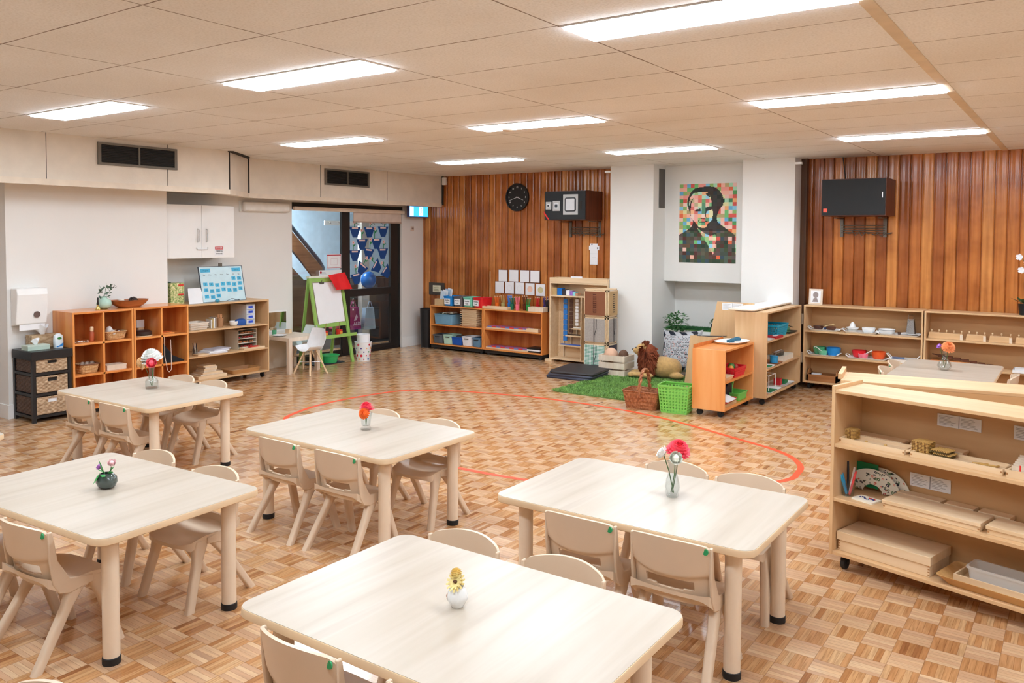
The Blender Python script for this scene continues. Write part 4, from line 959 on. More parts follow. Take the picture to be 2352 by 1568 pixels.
for y, z, lab, w_, h_, red in ((8.06, 1.26, 'evacuation plan with red border taped left of the mullion', .27, .20, 1), (7.88, 1.13, 'white notice with red round seal below the evacuation plan', .2, .11, 0), (8.09, .98, 'plain white notice partly behind the red apron', .22, .26, 0)):
    t = thing('door_notice', lab, 'notice', (DX+.03, y, z), 0, 'paper notices at the glass door')
    obj('sheet', MB().box(0, -w_/2, 0, .001, w_/2, h_), PAPER, t, smooth=0)
    if red:
        obj('border', MB().box(.001, -w_/2+.005, h_-.02, .0016, w_/2-.005, h_-.006).box(.001, -w_/2+.005, .006, .0016, w_/2-.005, .012).box(.001, -w_/2+.005, .012, .0016, -w_/2+.01, h_-.02).box(.001, w_/2-.01, .012, .0016, w_/2-.005, h_-.02), col((190, 50, 66)), t, smooth=0)
        obj('plan', MB().box(.001, -.06, .05, .0014, -.058, .14).box(.001, -.06, .05, .0014, .06, .052).box(.001, .058, .05, .0014, .06, .14).box(.001, -.06, .138, .0014, .06, .14).box(.001, 0, .05, .0014, .002, .14), col((200, 130, 140)), t, smooth=0)
    else:
        q = MB()
        for k in range(4): q.box(.001, -w_/2+.03, h_*.3+k*.015, .0014, w_/2-.05-.01*k, h_*.3+k*.015+.003)
        obj('lettering', q, col((150, 150, 156)), t, smooth=0)
        if h_ < .2: sm = MB().lathe([(.018, 0), (.018, .0006)], 16); sm.v = [(.001+z_, -w_/2+.035+x_, h_-.03+y_) for x_, y_, z_ in sm.v]; obj('seal', sm, col((196, 40, 50)), t)
# beyond the door: stair hall
struct('wall_hall_back', MB().box(-11.2, 6.6, 0, -11.1, 13.5, 2.7), plain('hall_wall_paint', (206, 224, 236), .7), smooth=0)
struct('wall_hall_end', MB().box(-11.2, 12.4, 0, -8.7, 12.5, 2.7), WHITE, smooth=0)
struct('wall_hall_side', MB().box(-8.95, 9.9, 0, -8.9, 12.5, 2.7).box(-11.2, 6.5, 0, -8.8, 6.6, 2.7), WHITE, smooth=0)
struct('wall_hall_dado', MB().box(-11.1, 6.6, 0, -11.06, 13.5, .95), plain('dark_hall_panelling', (62, 42, 30), .5), smooth=0)
struct('floor_hall', MB().box(-11.2, 6.5, -.1, -9.4, 12.5, 0), plain('dark_hall_carpet', (58, 50, 46), .9), smooth=0)
struct('ceiling_hall', MB().box(-11.2, 6.5, 2.7, -8.66, 12.5, 2.75), WHITE, smooth=0)
t = thing('ceiling_light', 'hall light out of view beyond the glass door', 'ceiling light', (-10.0, 8.0, 2.69)); m, nt, b = _new('cool_hall_diffuser'); b.inputs['Emission Color'].default_value = (.75, .88, 1, 1); b.inputs['Emission Strength'].default_value = 22
obj('diffuser', MB().box(-.5, -.6, -.02, .5, .6, 0), m, t, smooth=0)
t = thing('stair_rail', 'sloping stair balustrade seen through the left glass panel', 'handrail', (-9.8, 8.5, 0))
DK = col((70, 84, 100), .3)
obj('handrail', MB().tube([(0, -1.3, 2.86), (0, .27, 1.34), (0, .36, 1.22), (0, .36, 1.0)], .03, 10), DK, t)
obj('lower_rail', MB().tube([(0, -1.3, 2.5), (0, .2, 1.06)], .018, 8), DK, t)
obj('brown_string', MB().prism([(-1.3, 2.75), (.33, 1.22), (.33, 1.0), (.22, 1.0), (-1.3, 2.6)], -.02, .02, axis='x'), wood('stair_timber', [(.3, (130, 88, 58)), (.7, (160, 112, 76))], 'y'), t, smooth=0)
obj('dark_string', MB().prism([(-1.3, 2.2), (.1, .95), (.1, 0), (-1.3, 0)], -.06, -.03, axis='x'), wood('stair_side', [(.3, (96, 70, 52)), (.7, (130, 98, 72))], 'y', 12), t, smooth=0)
t = thing('coat_hook_rail', 'white hook rail on the hall wall behind the glass', 'hook rail', (-9.62, 8.72, 1.88))
obj('rail', MB().box(0, 0, 0, .02, 1.3, .07), SATIN, t, smooth=0)
hk = MB()
for k in range(7): hk.tube([(.02, .08+k*.19, .05), (.05, .08+k*.19, .045), (.05, .1+k*.19, .02)], .004, 6)
obj('hooks', hk, GALV, t)['kind'] = 'stuff'
struct('wall_hall_partition', MB().box(-9.7, 8.95, 0, -9.64, 10.6, 1.02), plain('hall_bag_partition', (66, 56, 54), .7), smooth=0)
struct('trim_9', MB().box(-9.64, 9.45, 0, -9.55, 9.62, 2.3), col((206, 196, 186)), smooth=0)
def bag(label, y, z, w, h, mat, x=-9.3):
    t = thing('shopping_bag', label, 'bag', (x, y, z))
    def f(u, v): return (.05*math.sin(PI*u)*(1-v*.4), -w/2*(1-.35*v)+w*u*(1-.35*v), h*v)
    obj('body', MB().sheet(f, 8, 6, (-.08, 0, 0)), mat, t); obj('handles', MB().tube([(0, -w*.2, h), (0, -w*.05, h+.1), (0, w*.05, h+.1), (0, w*.2, h)], .008, 6), mat, t); return t
t = bag('magenta supermarket bag with triangular logo behind the door glass', 9.02, .27, .34, .34, plain('magenta_fabric', (150, 30, 100), .7))
lg = upright(text_mb('ALDI', .075, bold=.002), .03, .09, .056, '+x')
for k in range(4): lg.prism([(-.035+.01*k, .14+.0*k), (-.025+.01*k, .14), (.025+.008*k, .23-.012*k), (.018+.008*k, .23-.012*k)], .05, .055, axis='x')
obj('logo', lg, col((226, 190, 210)), t, smooth=0)
bag('pink backpack at the left edge of the door glass', 8.78, .3, .16, .26, col((206, 96, 120), .7), -9.42)
bag('clear plastic bag hanging right of the magenta bag', 9.33, .25, .26, .34, plain('milky_plastic', (150, 160, 172), .2), -9.25)
t = thing('blue_balloon', 'bright blue ball behind the door glass under the paper pots', 'ball', (-8.95, 9.0, 1.05)); obj('ball', MB().ell((0, 0, 0), .12, .12, .13), plain('blue_gloss', (20, 110, 190), .25), t)

# ---- small table, shell chairs, easel
t = thing('small_table', 'small square pale side table beside the green easel', 'table', (-8.32, 6.98, 0))
obj('top', MB().box(-.24, -.25, .405, .26, .25, .45), PALE, t, smooth=0, bevel=.002)
for sx in (-.24, .21):
    for sy in (-.25, .20): obj('leg', MB().box(sx, sy, 0, sx+.05, sy+.05, .405), PALE, t, smooth=0)
one('mirror', MB().box(-.17, 0, 0, .17, .015, .27), SATIN, 'x', 'mirror', (-8.655, 7.03, .47), 90)
bpy.data.objects['mirror']['label'] = 'white framed mirror leaning on the wall behind the small table'
obj('glass', MB().box(-.15, -.002, .02, .15, 0, .25), MIRROR, bpy.data.objects['mirror'], smooth=0)
one('storage_box', closed_box(.3, .02, .38, .04)[0].box(-.15, -.011, .34, .15, .011, .38), col((222, 206, 184)), 'cream flat panel box on the floor under the small table', 'box', (-8.63, 7.0, 0), 90)
one('green_cup', cup_mb(.025, .03, .06), plain('green_glass', (90, 170, 130), .2), 'green glass on the small table before the mirror', 'cup', (-8.5, 6.86, .45))
one('wooden_block', blk(.07, .05, .05), BEECH, 'small wooden block on the small table before the mirror', 'block', (-8.5, 7.09, .45))
one('paper_plate', MB().lathe([(.04, 0), (.09, .012), (.088, .014), (.038, .003)], 24), PAPER, 'white plate on the small table at its left', 'plate', (-8.35, 6.82, .451))
def shell_chair(label, x, y, rz, s=1.0, mat=None):
    t = thing('shell_chair', label, 'chair', (x, y, 0), rz, 'white shell chairs'); t.scale = (s, s, s)
    def f(u, v):
        a = 2*u-1
        if v < .45: q = v/.45; yy = .13-.22*q; z = .30+.02*(1-q)*-0.2+.06*abs(a)**3
        else: q = (v-.45)/.55; yy = -.09-.07*q-.02*math.sin(PI*q); z = .30+.26*q**1.1+.0*a
        w = .15*(1-.25*(v > .8)*(v-.8)*5)*(1-.12*(v < .2)*(1-v*5))
        if v >= .45: yy += .06*abs(a)**2.2*(1-(v-.45)/.55*.6)+.0
        return (w*a, yy, z)
    obj('shell', MB().sheet(f, 16, 20, (0, -.006, -.004)), mat or plain('white_plastic', (238, 238, 240), .3), t, smooth=60)
    for sx in (-1, 1):
        for sy in (-1, 1): obj('leg', MB().tube([(sx*.05, sy*.05, .29), (sx*.15, sy*.14, .0)], [.009, .012], 10), BEECH, t)
    obj('wire_brace', MB().tube([(-.1, -.095, .15), (.1, .095, .15)], .004, 6).tube([(.1, -.095, .15), (-.1, .095, .15)], .004, 6), CHROME, t)
shell_chair('white shell chair with timber legs in front of the small table', -7.90, 6.93, 180)
shell_chair('pale turquoise seated shell chair beyond the small table', -8.36, 7.22, 180, .97, plain('pale_white_plastic', (226, 238, 238), .3))
GRN = plain('lime_painted_wood', (150, 190, 96), .5)
t = thing('easel', 'lime green painting easel with white paper beside the glass door', 'easel', (-8.43, 7.66, 0))
def EZ(y, z, off=0): return (.235*(1-z/1.16)+off, y, z)   # front frame leans towards the room
for sy in (-1, 1):
    a, b = EZ(sy*.275, 0), EZ(sy*.275, 1.16)
    obj('front_leg', MB().loft([[(a[0]-.012, a[1]-.022, a[2]), (a[0]+.012, a[1]-.022, 0), (a[0]+.012, a[1]+.022, 0), (a[0]-.012, a[1]+.022, 0)], [(b[0]-.012, b[1]-.022, b[2]), (b[0]+.012, b[1]-.022, b[2]), (b[0]+.012, b[1]+.022, b[2]), (b[0]-.012, b[1]+.022, b[2])]]), GRN, t, smooth=0)
    obj('rear_leg', MB().loft([[(-.21, sy*.275-.02, 0), (-.19, sy*.275-.02, 0), (-.19, sy*.275+.02, 0), (-.21, sy*.275+.02, 0)], [(-.03, sy*.275-.02, 1.15), (-.01, sy*.275-.02, 1.15), (-.01, sy*.275+.02, 1.15), (-.03, sy*.275+.02, 1.15)]]), GRN, t, smooth=0)
def erail(z0, z1, nm): obj(nm, MB().loft([[EZ(-.25, z0, -.008), EZ(-.25, z0, .008), EZ(-.25, z1, .008), EZ(-.25, z1, -.008)], [EZ(.25, z0, -.008), EZ(.25, z0, .008), EZ(.25, z1, .008), EZ(.25, z1, -.008)]]), GRN, t, smooth=0)
erail(1.10, 1.16, 'top_rail'); erail(.50, .55, 'lower_rail')
obj('top_bar', MB().box(-.04, -.3, 1.155, .02, .3, 1.18), col((226, 232, 214)), t, smooth=0)
obj('board', MB().loft([[EZ(-.25, .55, -.006), EZ(-.25, .55, -.002), EZ(-.25, 1.10, -.002), EZ(-.25, 1.10, -.006)], [EZ(.25, .55, -.006), EZ(.25, .55, -.002), EZ(.25, 1.10, -.002), EZ(.25, 1.10, -.006)]]), col((196, 180, 160)), t, smooth=0)
obj('rear_board', MB().box(-.12, -.25, .5, -.115, .25, 1.0), col((150, 120, 92)), t, smooth=0)
obj('tray', MB().box(.10, -.29, .37, .30, .29, .385).box(.29, -.29, .385, .30, .29, .41), GRN, t, smooth=0)
t = thing('easel_paper', 'large blank white paper clipped on the green easel', 'paper', (-8.43, 7.66, 0))
obj('sheet', MB().loft([[EZ(-.235, .545, .012), EZ(-.235, .545, .014), EZ(-.245, 1.09, .014), EZ(-.245, 1.09, .012)], [EZ(.225, .56, .012), EZ(.225, .56, .014), EZ(.235, 1.09, .014), EZ(.235, 1.09, .012)]]), PAPER, t, smooth=0)
obj('clip', MB().box(.016, -.13, 1.075, .04, -.06, 1.095).tube([(.03, -.10, 1.09), (.045, -.095, 1.13)], .004, 6), GALV, t, smooth=0)
def apr(u, v):
    y = -.02+.30*u+.1*v; z = 1.19-.20*v-.0*u+.03*u*(1-v); return (.045+.05*v+.006*math.sin(9*u+2*v), y, z)
one('red_apron', MB().sheet(apr, 12, 10, (.003, 0, 0)), plain('red_cloth', (222, 22, 26), .7), 'bright red apron draped over the top of the green easel', 'apron', (-8.40, 7.66, 0))
for k, (y, lab) in enumerate(((7.46, 'red paint pot with brush at the left of the easel tray'), (7.72, 'red paint pot with brush at the right of the easel tray'))):
    t = thing('paint_pot', lab, 'paint pot', (-8.23, y, .386)); obj('pot', cup_mb(.038, .045, .075), col((222, 50, 40), .4), t); obj('label', MB().box(.044, -.025, .02, .046, .02, .055), col((246, 160, 70)), t, smooth=0)
    one('paint_brush', MB().tube([(0, 0, 0), (.0, .03-.02*k, .17)], .004, 6), col((170, 120, 80)), 'paint brush standing in the %s red paint pot' % ('left' if k == 0 else 'right'), 'brush', (-8.23, y, .392))
one('green_tub', MB().lathe([(.1, 0), (.13, .09), (.14, .095), (.14, .1), (.125, .1), (.095, .006)], 30), plain('bright_green_plastic', (60, 190, 110), .35), 'bright green round washing tub under the easel', 'tub', (-8.36, 7.66, .014))
one('black_mat', MB().loft([rrect(.3, .5, .02, 0), rrect(.3, .5, .02, .012)]), plain('black_mat_rubber', (34, 40, 42), .8), 'black rubber mat on the floor beneath the easel', 'mat', (-8.40, 7.6, .0005))
# spotted bin
t = thing('spotted_bin', 'white paper bin with coloured spots beside the easel', 'bin', (-8.16, 8.10, 0))
obj('bin', MB().lathe([(.088, 0), (.118, .26), (.122, .262), (.114, .262), (.084, .004)], 32), PAPER, t)
sp_ = random.Random(11); cols_ = [(206, 40, 60), (60, 150, 90), (236, 180, 120), (80, 60, 140), (40, 110, 170), (220, 90, 110)]
for k in range(44):
    row = k//9; a = 2*PI*((k % 9)+.5*(row % 2))/9; z = .03+row*.05; rr = .088+.03*z/.26+.0012; s_ = sp_.choice((.011, .016, .02))*.9
    q = MB().lathe([(s_, 0), (s_, .001)], 12); q.v = [(math.cos(a)*(rr+z_)-math.sin(a)*x_, math.sin(a)*(rr+z_)+math.cos(a)*x_, z+y_) for x_, y_, z_ in q.v]
    obj('spot', q, col(cols_[sp_.randrange(6)]), t, smooth=0)
one('paper_roll', MB().lathe([(.09, 0), (.09, .36), (.02, .36), (.02, .01)], 28), PAPER, 'thick white paper roll standing in the spotted bin', 'paper roll', (-8.16, 8.10, .008))
# bins
one('black_bin', MB().lathe([(.1, 0), (.115, .59), (.12, .595), (.11, .6), (.095, .01)], 28), plain('black_bin_plastic', (26, 24, 26), .5), 'tall black waste bin between the pier and the low pine shelf', 'bin', (-8.38, 9.7, 0))
t = thing('pedal_bin', 'white bin with black lid cut by the left edge of the photo', 'bin', (-8.50, 3.2, 0))
obj('body', MB().lathe([(.15, 0), (.16, .42)], 28), SATIN, t); obj('lid', MB().lathe([(.17, .42), (.175, .45), (.17, .56), (.14, .58)], 28), BLACK, t)
# ================================================================ TIMBER WALL, LEFT SHELVES
def lettered(t, w, h, cx, cz, y, n=2):
    obj('paper_label', MB().box(cx-w/2, y-.001, cz-h/2, cx+w/2, y, cz+h/2), PAPER, t, smooth=0)
    q = MB()
    for k, s_ in enumerate(('Number', 'Rods')[:n]): z = text_mb(s_, h*.3, bold=.0006); r = upright(z, cx, cz+h*.22-k*h*.42, y-.0012); q.add(r.v, r.f)
    obj('lettering', q, INK, t, smooth=0)
t = thing('document_box', 'kraft card magazine box at the left end of the low shelf top', 'box', (-8.02, 9.66, .673))
obj('box', box_open(.17, .22, .10, .004), CARD, t, smooth=0)
for k in range(4): one('paper_leaflet', MB().prism([(-.05, 0), (.05, 0), (.075+.01*k, .2+.012*k), (-.02+.01*k, .22+.012*k)], 0, .004, axis='y'), [col((214, 228, 240)), PAPER, col((180, 206, 228)), PAPER][k], 'pale blue and white leaflet in the kraft box, %s' % ['front one', 'second', 'third', 'back one'][k], 'leaflet', (-8.02+.012*k, 9.62+.03*k, .68), 0, 'leaflets in the kraft box')
for k, (x, c_, nm, r_) in enumerate(((-7.86, (36, 140, 220), 'blue', 0), (-7.67, (112, 104, 106), 'grey', 0), (-7.485, (120, 206, 178), 'mint green', 0), (-7.28, (226, 36, 44), 'red', -8))):
    w_ = .17 if k < 3 else .2
    t = thing('labelled_tub', '%s plastic tub with a white label on the low shelf top' % nm, 'tub', (x, 9.67, .673), r_, 'labelled tubs on the low shelf'); m_ = plain(nm.replace(' ', '_')+'_tub', c_, .35)
    obj('tub', lbin(w_, .24, .15, .82), m_, t)
    obj('contents', blk(w_*.75, .19, .012), col((150, 140, 130)), t, smooth=0).location = (0, 0, .1)
    lettered(t, .11, .085, -.005 if k < 3 else -.03, .07, -.112)
one('framed_notice', MB().box(-.155, -.012, 0, .155, 0, .19), col((70, 64, 58), .5), 'dark framed notice with a pale yellow card on the timber wall', 'notice', (-8.37, WY, .80), 0)
fn = bpy.data.objects['framed_notice']; obj('card', MB().box(-.075, -.0135, .045, .085, -.012, .15), col((226, 222, 196)), fn, smooth=0); obj('lettering', lines(.12, 4, -.0136, -.05, .135, .025, .006), col((120, 120, 60)), fn, smooth=0)
one('blue_crate', lbin(.38, .27, .155, .9, .03), plain('dusty_blue_plastic', (116, 160, 186), .4), 'large dusty blue tub of papers in the low shelf upper level', 'tub', (-7.95, 9.69, .386), -3)
for k in range(3): one('folded_paper', MB().prism([(-.09, 0), (.09, .01), (.07, .03), (-.08, .025)], -.05, .05, axis='y'), [col((60, 70, 60)), col((220, 220, 200)), col((150, 120, 100))][k], 'folded %s paper on top of the large blue tub' % ['dark', 'cream', 'brown'][k], 'paper', (-7.98+.04*k, 9.67+.02*k, .53+.008*k), 20*k)
for k in range(8):
    t = thing('wooden_tray', 'stacked shallow wooden tray in the left low shelf, number %s from the bottom' % ['one', 'two', 'three', 'four', 'five', 'six', 'seven', 'eight'][k], 'tray', (-7.47, 9.685, .386+.032*k), 1.5*((k % 3)-1), 'stack of shallow wooden trays')
    obj('tray', box_open(.27, .19, .023, .006), BEECH, t, smooth=0)
    obj('rim', MB().box(-.16, -.115, .023, .16, .115, .03), BEECH, t, smooth=0)
for x, w_, h_, c_, nm, y in ((-8.065, .19, .13, (92, 98, 104), 'dark grey', 9.7), (-7.86, .19, .14, (186, 218, 198), 'pale mint', 9.69), (-7.69, .2, .12, (24, 84, 176), 'dark blue', 9.665), (-7.50, .18, .14, (240, 238, 240), 'white', 9.69), (-7.315, .15, .135, (100, 136, 164), 'slate blue', 9.69)):
    t = thing('plastic_basket', '%s plastic tub in the bottom level of the left low shelf' % nm, 'tub', (x, y-.015, .096), 0, 'plastic tubs on the bottom level'); obj('tub', lbin(w_, .25 if nm != 'dark blue' else .2, h_, .86), plain(nm.replace(' ', '_')+'_plastic', c_, .4), t)
    if nm != 'dark blue': obj('handle_slot', MB().box(-.04, -.126*.985, h_*.72, .04, -.118, h_*.72+.012), DARK, t, smooth=0)
    else: obj('contents', MB().ell((-.02, 0, .11), .05, .05, .03).ell((.04, .02, .115), .03, .04, .025), col((50, 44, 50), .7), t)
# top of shelf E
t = thing('long_tray', 'long wooden tray on the pencil shelf top, at its left end', 'tray', (-6.99, 9.62, .673)); obj('tray', box_open(.44, .11, .035, .008), BEECH, t, smooth=0); obj('end_handle', MB().box(.14, -.062, 0, .22, -.056, .045), BEECH, t, smooth=0)
t = thing('small_box', 'small pale wooden box on the pencil shelf top, right end', 'box', (-6.28, 9.62, .673)); a_, b_ = closed_box(.26, .12, .065, .012); obj('base', a_, PALE, t, smooth=0); obj('lid', b_, PALE, t, smooth=0)
pcols = [((240, 112, 30), 'orange'), ((190, 174, 110), 'beige'), ((50, 130, 220), 'blue'), ((20, 110, 80), 'dark green'), ((248, 120, 140), 'pink'), ((96, 44, 22), 'brown'), ((40, 150, 70), 'green'), ((214, 30, 36), 'red'), ((70, 50, 120), 'purple'), ((30, 26, 28), 'black')]
cy = [9.72, 9.73, 9.76, 9.68, 9.66, 9.72, 9.66, 9.74, 9.76, 9.70]; cx = [-7.06, -6.955, -6.86, -6.76, -6.655, -6.565, -6.47, -6.36, -6.245, -6.20+.03]
for k, (c_, nm) in enumerate(pcols):
    m_ = plain(nm.replace(' ', '_')+'_pencil_paint', c_, .35); z0 = .673
    one('pencil_cup', cup_mb(.026, .032, .08), m_, '%s pencil cup in the row on the low shelf top' % nm, 'pencil cup', (cx[k], cy[k], z0), 0, 'coloured pencil cups')
    for q in range(7):
        a = 2*PI*q/7+k; r0, r1 = (.008, .034) if q else (0, .004); L_ = .165+.012*((q*3+k) % 3)
        pt = MB().tube([(r0*math.cos(a), r0*math.sin(a), .004), (r1*math.cos(a), r1*math.sin(a), L_)], .0042, 6)
        pt2 = MB().tube([(r1*math.cos(a), r1*math.sin(a), L_), (r1*1.1*math.cos(a), r1*1.1*math.sin(a), L_+.014)], [.004, .0008], 6)
        t = one('colouring_pencil', pt.add(pt2.v, pt2.f, 1), [m_, BEECH], '%s pencil standing in the %s pencil cup' % (nm, nm), 'pencil', (cx[k], cy[k], z0+.004), 0, '%s pencils in their cup' % nm)
def rods(z, lab):
    t = thing('rod_tray', lab, 'tray', (-6.785, 9.68, z)); obj('tray', box_open(.74, .20, .02, .006), BEECH, t, smooth=0)
    for i in range(9):
        m_ = MB(); m2 = MB()
        for j in range(6): (m_ if (i+j) % 2 else m2).box(-.35+.078*i, -.09+.03*j, .008, -.35+.078*(i+1), -.09+.03*(j+1)-.002, .034)
        obj('red_rod', m_, col((222, 54, 50)), t, smooth=0); obj('blue_rod', m2, col((110, 130, 190)), t, smooth=0)
rods(.386, 'tray of red and blue number rods on the upper level'); rods(.096, 'tray of red and blue number rods on the bottom level')
t = thing('small_box', 'small wooden card box at the right of the upper rod tray', 'box', (-6.34, 9.60, .386)); obj('box', box_open(.2, .07, .045, .008), BEECH, t, smooth=0)
for k in range(3): one('black_box', blk(.22, .2, .02), [BLACK, col((60, 20, 30)), BLACK][k] if k != 1 else PAPER, 'flat box at the right of the bottom rods, %s of three' % ['lowest black', 'white middle', 'top black'][k], 'box', (-6.33, 9.69, .096+.0205*k), 0, 'flat boxes by the bottom rods')
# papers on the wall
for k, (x, z, lab) in enumerate(((-7.05, 1.14, 'top row, first from left'), (-6.855, 1.145, 'top row, second from left'), (-6.665, 1.145, 'top row, third from left'), (-6.485, 1.145, 'top row, fourth from left'),
                              (-7.11, .965, 'lower row, first from left'), (-6.93, .965, 'lower row, second from left'), (-6.75, .965, 'lower row, third from left'), (-6.57, .96, 'lower row with orange circle'), (-6.39, .955, 'lower row with olive circle, far right'))):
    t = thing('picture_card', 'white square card on the timber wall, '+lab, 'card', (x*1.006, WY-.002, z), 0, 'white picture cards on the timber wall')
    obj('card', MB().box(-.078, -.005, -.085, .078, .004, .085), PAPER, t, smooth=0)
    obj('backing', MB().box(-.083, -.003, -.092, .083, .005, .09), col((96, 56, 40)), t, smooth=0)
    cc = {7: (246, 206, 184), 8: (216, 206, 160)}.get(k)
    if cc: q = MB().lathe([(.045, 0), (.045, .0006)], 24); q.v = [(a, -.0055-c_, b) for a, b, c_ in q.v]; obj('circle', q, col(cc), t, smooth=0)
    elif k == 5 or k == 6:
        q = MB().tube([(.04*math.cos(2*PI*j/20), -.0056, .04*math.sin(2*PI*j/20)) for j in range(20)], .0006, 4, closed=True); obj('circle', q, col((214, 206, 206)), t, smooth=0)
t = thing('wall_notice', 'column of small white notices on the timber wall near the pier', 'notice', (-5.56, WY-.002, 1.34))
obj('sheet', MB().box(-.06, -.005, 0, .06, .004, .29), PAPER, t, smooth=0); obj('top_card', MB().box(-.075, -.008, .2, .085, -.004, .26), PAPER, t, smooth=0)
q = MB()
for z in (.075, .15): q.box(-.06, -.0056, z, .06, -.005, z+.0015)
q.box(-.03, -.0056, .10, .03, -.005, .101).box(.05, -.0086, .215, .07, -.008, .24).box(-.04, -.0056, .268, -.02, -.005, .285); obj('lettering', q, col((120, 120, 130)), t, smooth=0)
one('wall_conduit', MB().box(-.006, -.008, 0, .006, .004, .5), plain('cream_conduit', (226, 180, 130), .5), 'thin pale conduit strip running up the timber planks above the red tub', 'conduit', (-7.33, WY, .7), 0, smooth=0)

# ---- bead chain cabinet
t = thing('bead_cabinet', 'tall pale beech bead chain cabinet against the timber wall', 'cabinet', (-6.09, 9.62, 0)); CW = .92
obj('back_panel', MB().box(.02, .2, .04, CW-.02, .212, 1.16), BEECH, t, smooth=0)
for px in (0, CW-.02): obj('side_panel', MB().box(px, 0, .03, px+.02, .22, 1.16), BEECH, t, smooth=0, bevel=.002)
for z in (.03, .90, 1.08): obj('shelf', MB().box(.02, 0, z, CW-.02, .2, z+.018), BEECH, t, smooth=0)
obj('front_lip', MB().box(.02, -.004, 1.10, CW-.02, .008, 1.16), BEECH, t, smooth=0)
obj('middle_divider', MB().box(.50, 0, .048, .515, .2, .90), BEECH, t, smooth=0)
for px, z0 in ((.125, .05), (.245, .22), (.335, .36), (.41, .46)): obj('strip', MB().box(px, .17, z0, px+.012, .2, .89), PALE, t, smooth=0)
for k, (z, x0_) in enumerate(((.22, .14), (.36, .25), (.46, .34))): obj('ledge', MB().box(x0_, .02, z, .5, .2, z+.014), BEECH, t, smooth=0)
obj('foot', MB().box(-.05, -.03, 0, .06, .24, .03), BEECH, t, smooth=0)
def chain(x, z0, z1, r, c_, lab, n_, link=0, y=.12):
    m_ = MB(); dz = (z1-z0)/n_
    for k in range(n_):
        if link: m_.box(-r, -.008, k*dz+.004, r, .008, (k+1)*dz-.004)
        else: m_.ell((r*.25*math.sin(k*2.1), 0, k*dz+dz/2), r, r*.7, dz*.42, 8, 5)
    one('bead_chain', m_, c_, lab, 'bead chain', (-6.09+x, 9.62+y, z0), 0, 'bead chains hanging in the cabinet')
chain(.075, .1, .88, .006, col((180, 130, 80)), 'golden bead chain hanging at the far left of the cabinet', 60)
chain(.105, .12, .88, .006, col((196, 150, 100)), 'second golden bead chain beside the far left one', 56)
chain(.19, .28, .87, .03, plain('blue_bead_squares', (40, 120, 200), .4), 'wide blue bead chain of linked squares', 8, 1)
chain(.285, .40, .87, .026, plain('dark_brown_beads', (84, 54, 42), .4), 'wide dark brown bead chain', 8, 1)
chain(.375, .50, .87, .024, plain('white_bead_squares', (240, 238, 236), .4), 'wide white bead chain', 8, 1)
chain(.455, .58, .87, .014, plain('purple_beads', (150, 96, 190), .4), 'narrow purple bead chain', 9, 1)
one('bead_bar', MB().box(0, -.02, 0, .34, .02, .012), plain('blue_bead_bar', (60, 100, 190), .4), 'row of blue beads lying on the lowest cabinet ledge', 'bead bar', (-6.09+.15, 9.70, .235))
one('bead_bar', MB().box(0, -.02, 0, .23, .02, .012), col((60, 40, 34)), 'row of brown beads lying on the middle cabinet ledge', 'bead bar', (-6.09+.26, 9.70, .375))
one('bead_bar', MB().box(0, -.02, 0, .14, .02, .012), col((238, 232, 226)), 'row of white beads lying on the upper cabinet ledge', 'bead bar', (-6.09+.35, 9.70, .475))
one('red_bead', MB().ell((0, 0, .012), .02, .02, .012), col((230, 96, 56)), 'orange red beads in the cabinet beside the leather frame', 'beads', (-5.62, 9.70, .56+.0), 0)
for k, (w_, c_, h_) in enumerate(((.075, (190, 158, 110), .10), (.075, (20, 110, 196), .095), (.06, (50, 50, 60), .08), (.055, (240, 240, 244), .07), (.045, (150, 110, 196), .06), (.04, (140, 216, 224), .05), (.035, (200, 150, 120), .04))):
    one('bead_cube', blk(w_, .08, h_), col(c_), '%s bead cube on the cabinet upper shelf' % ['golden', 'bright blue', 'charcoal', 'white', 'purple', 'light blue', 'smallest pink'][k], 'bead cube', (-6.09+(.06, .14, .21, .272, .325, .37, .41)[k], 9.70, .919), 0, 'row of bead cubes')
for k in range(6): one('bead_square', blk(.025, .03, .04-.004*k), [col((60, 90, 110)), col((50, 120, 200)), col((90, 190, 200)), PAPER, col((230, 230, 240)), PAPER][k], 'small bead square on the cabinet top, %s from the left' % ['first', 'second', 'third', 'fourth', 'fifth', 'sixth'][k], 'bead square', (-6.09+.07+.034*k, 9.66, 1.099), 10*k, 'bead squares on the cabinet top')
t = thing('sample_card', 'white card with faint blue print standing on the cabinet top', 'card', (-5.67, 9.64, 1.1)); obj('card', MB().box(-.09, -.002, 0, .09, 0, .085), PAPER, t, smooth=0); obj('print', lines(.14, 4, -.0021, -.07, .055, .013, .004), col((180, 200, 226)), t, smooth=0)

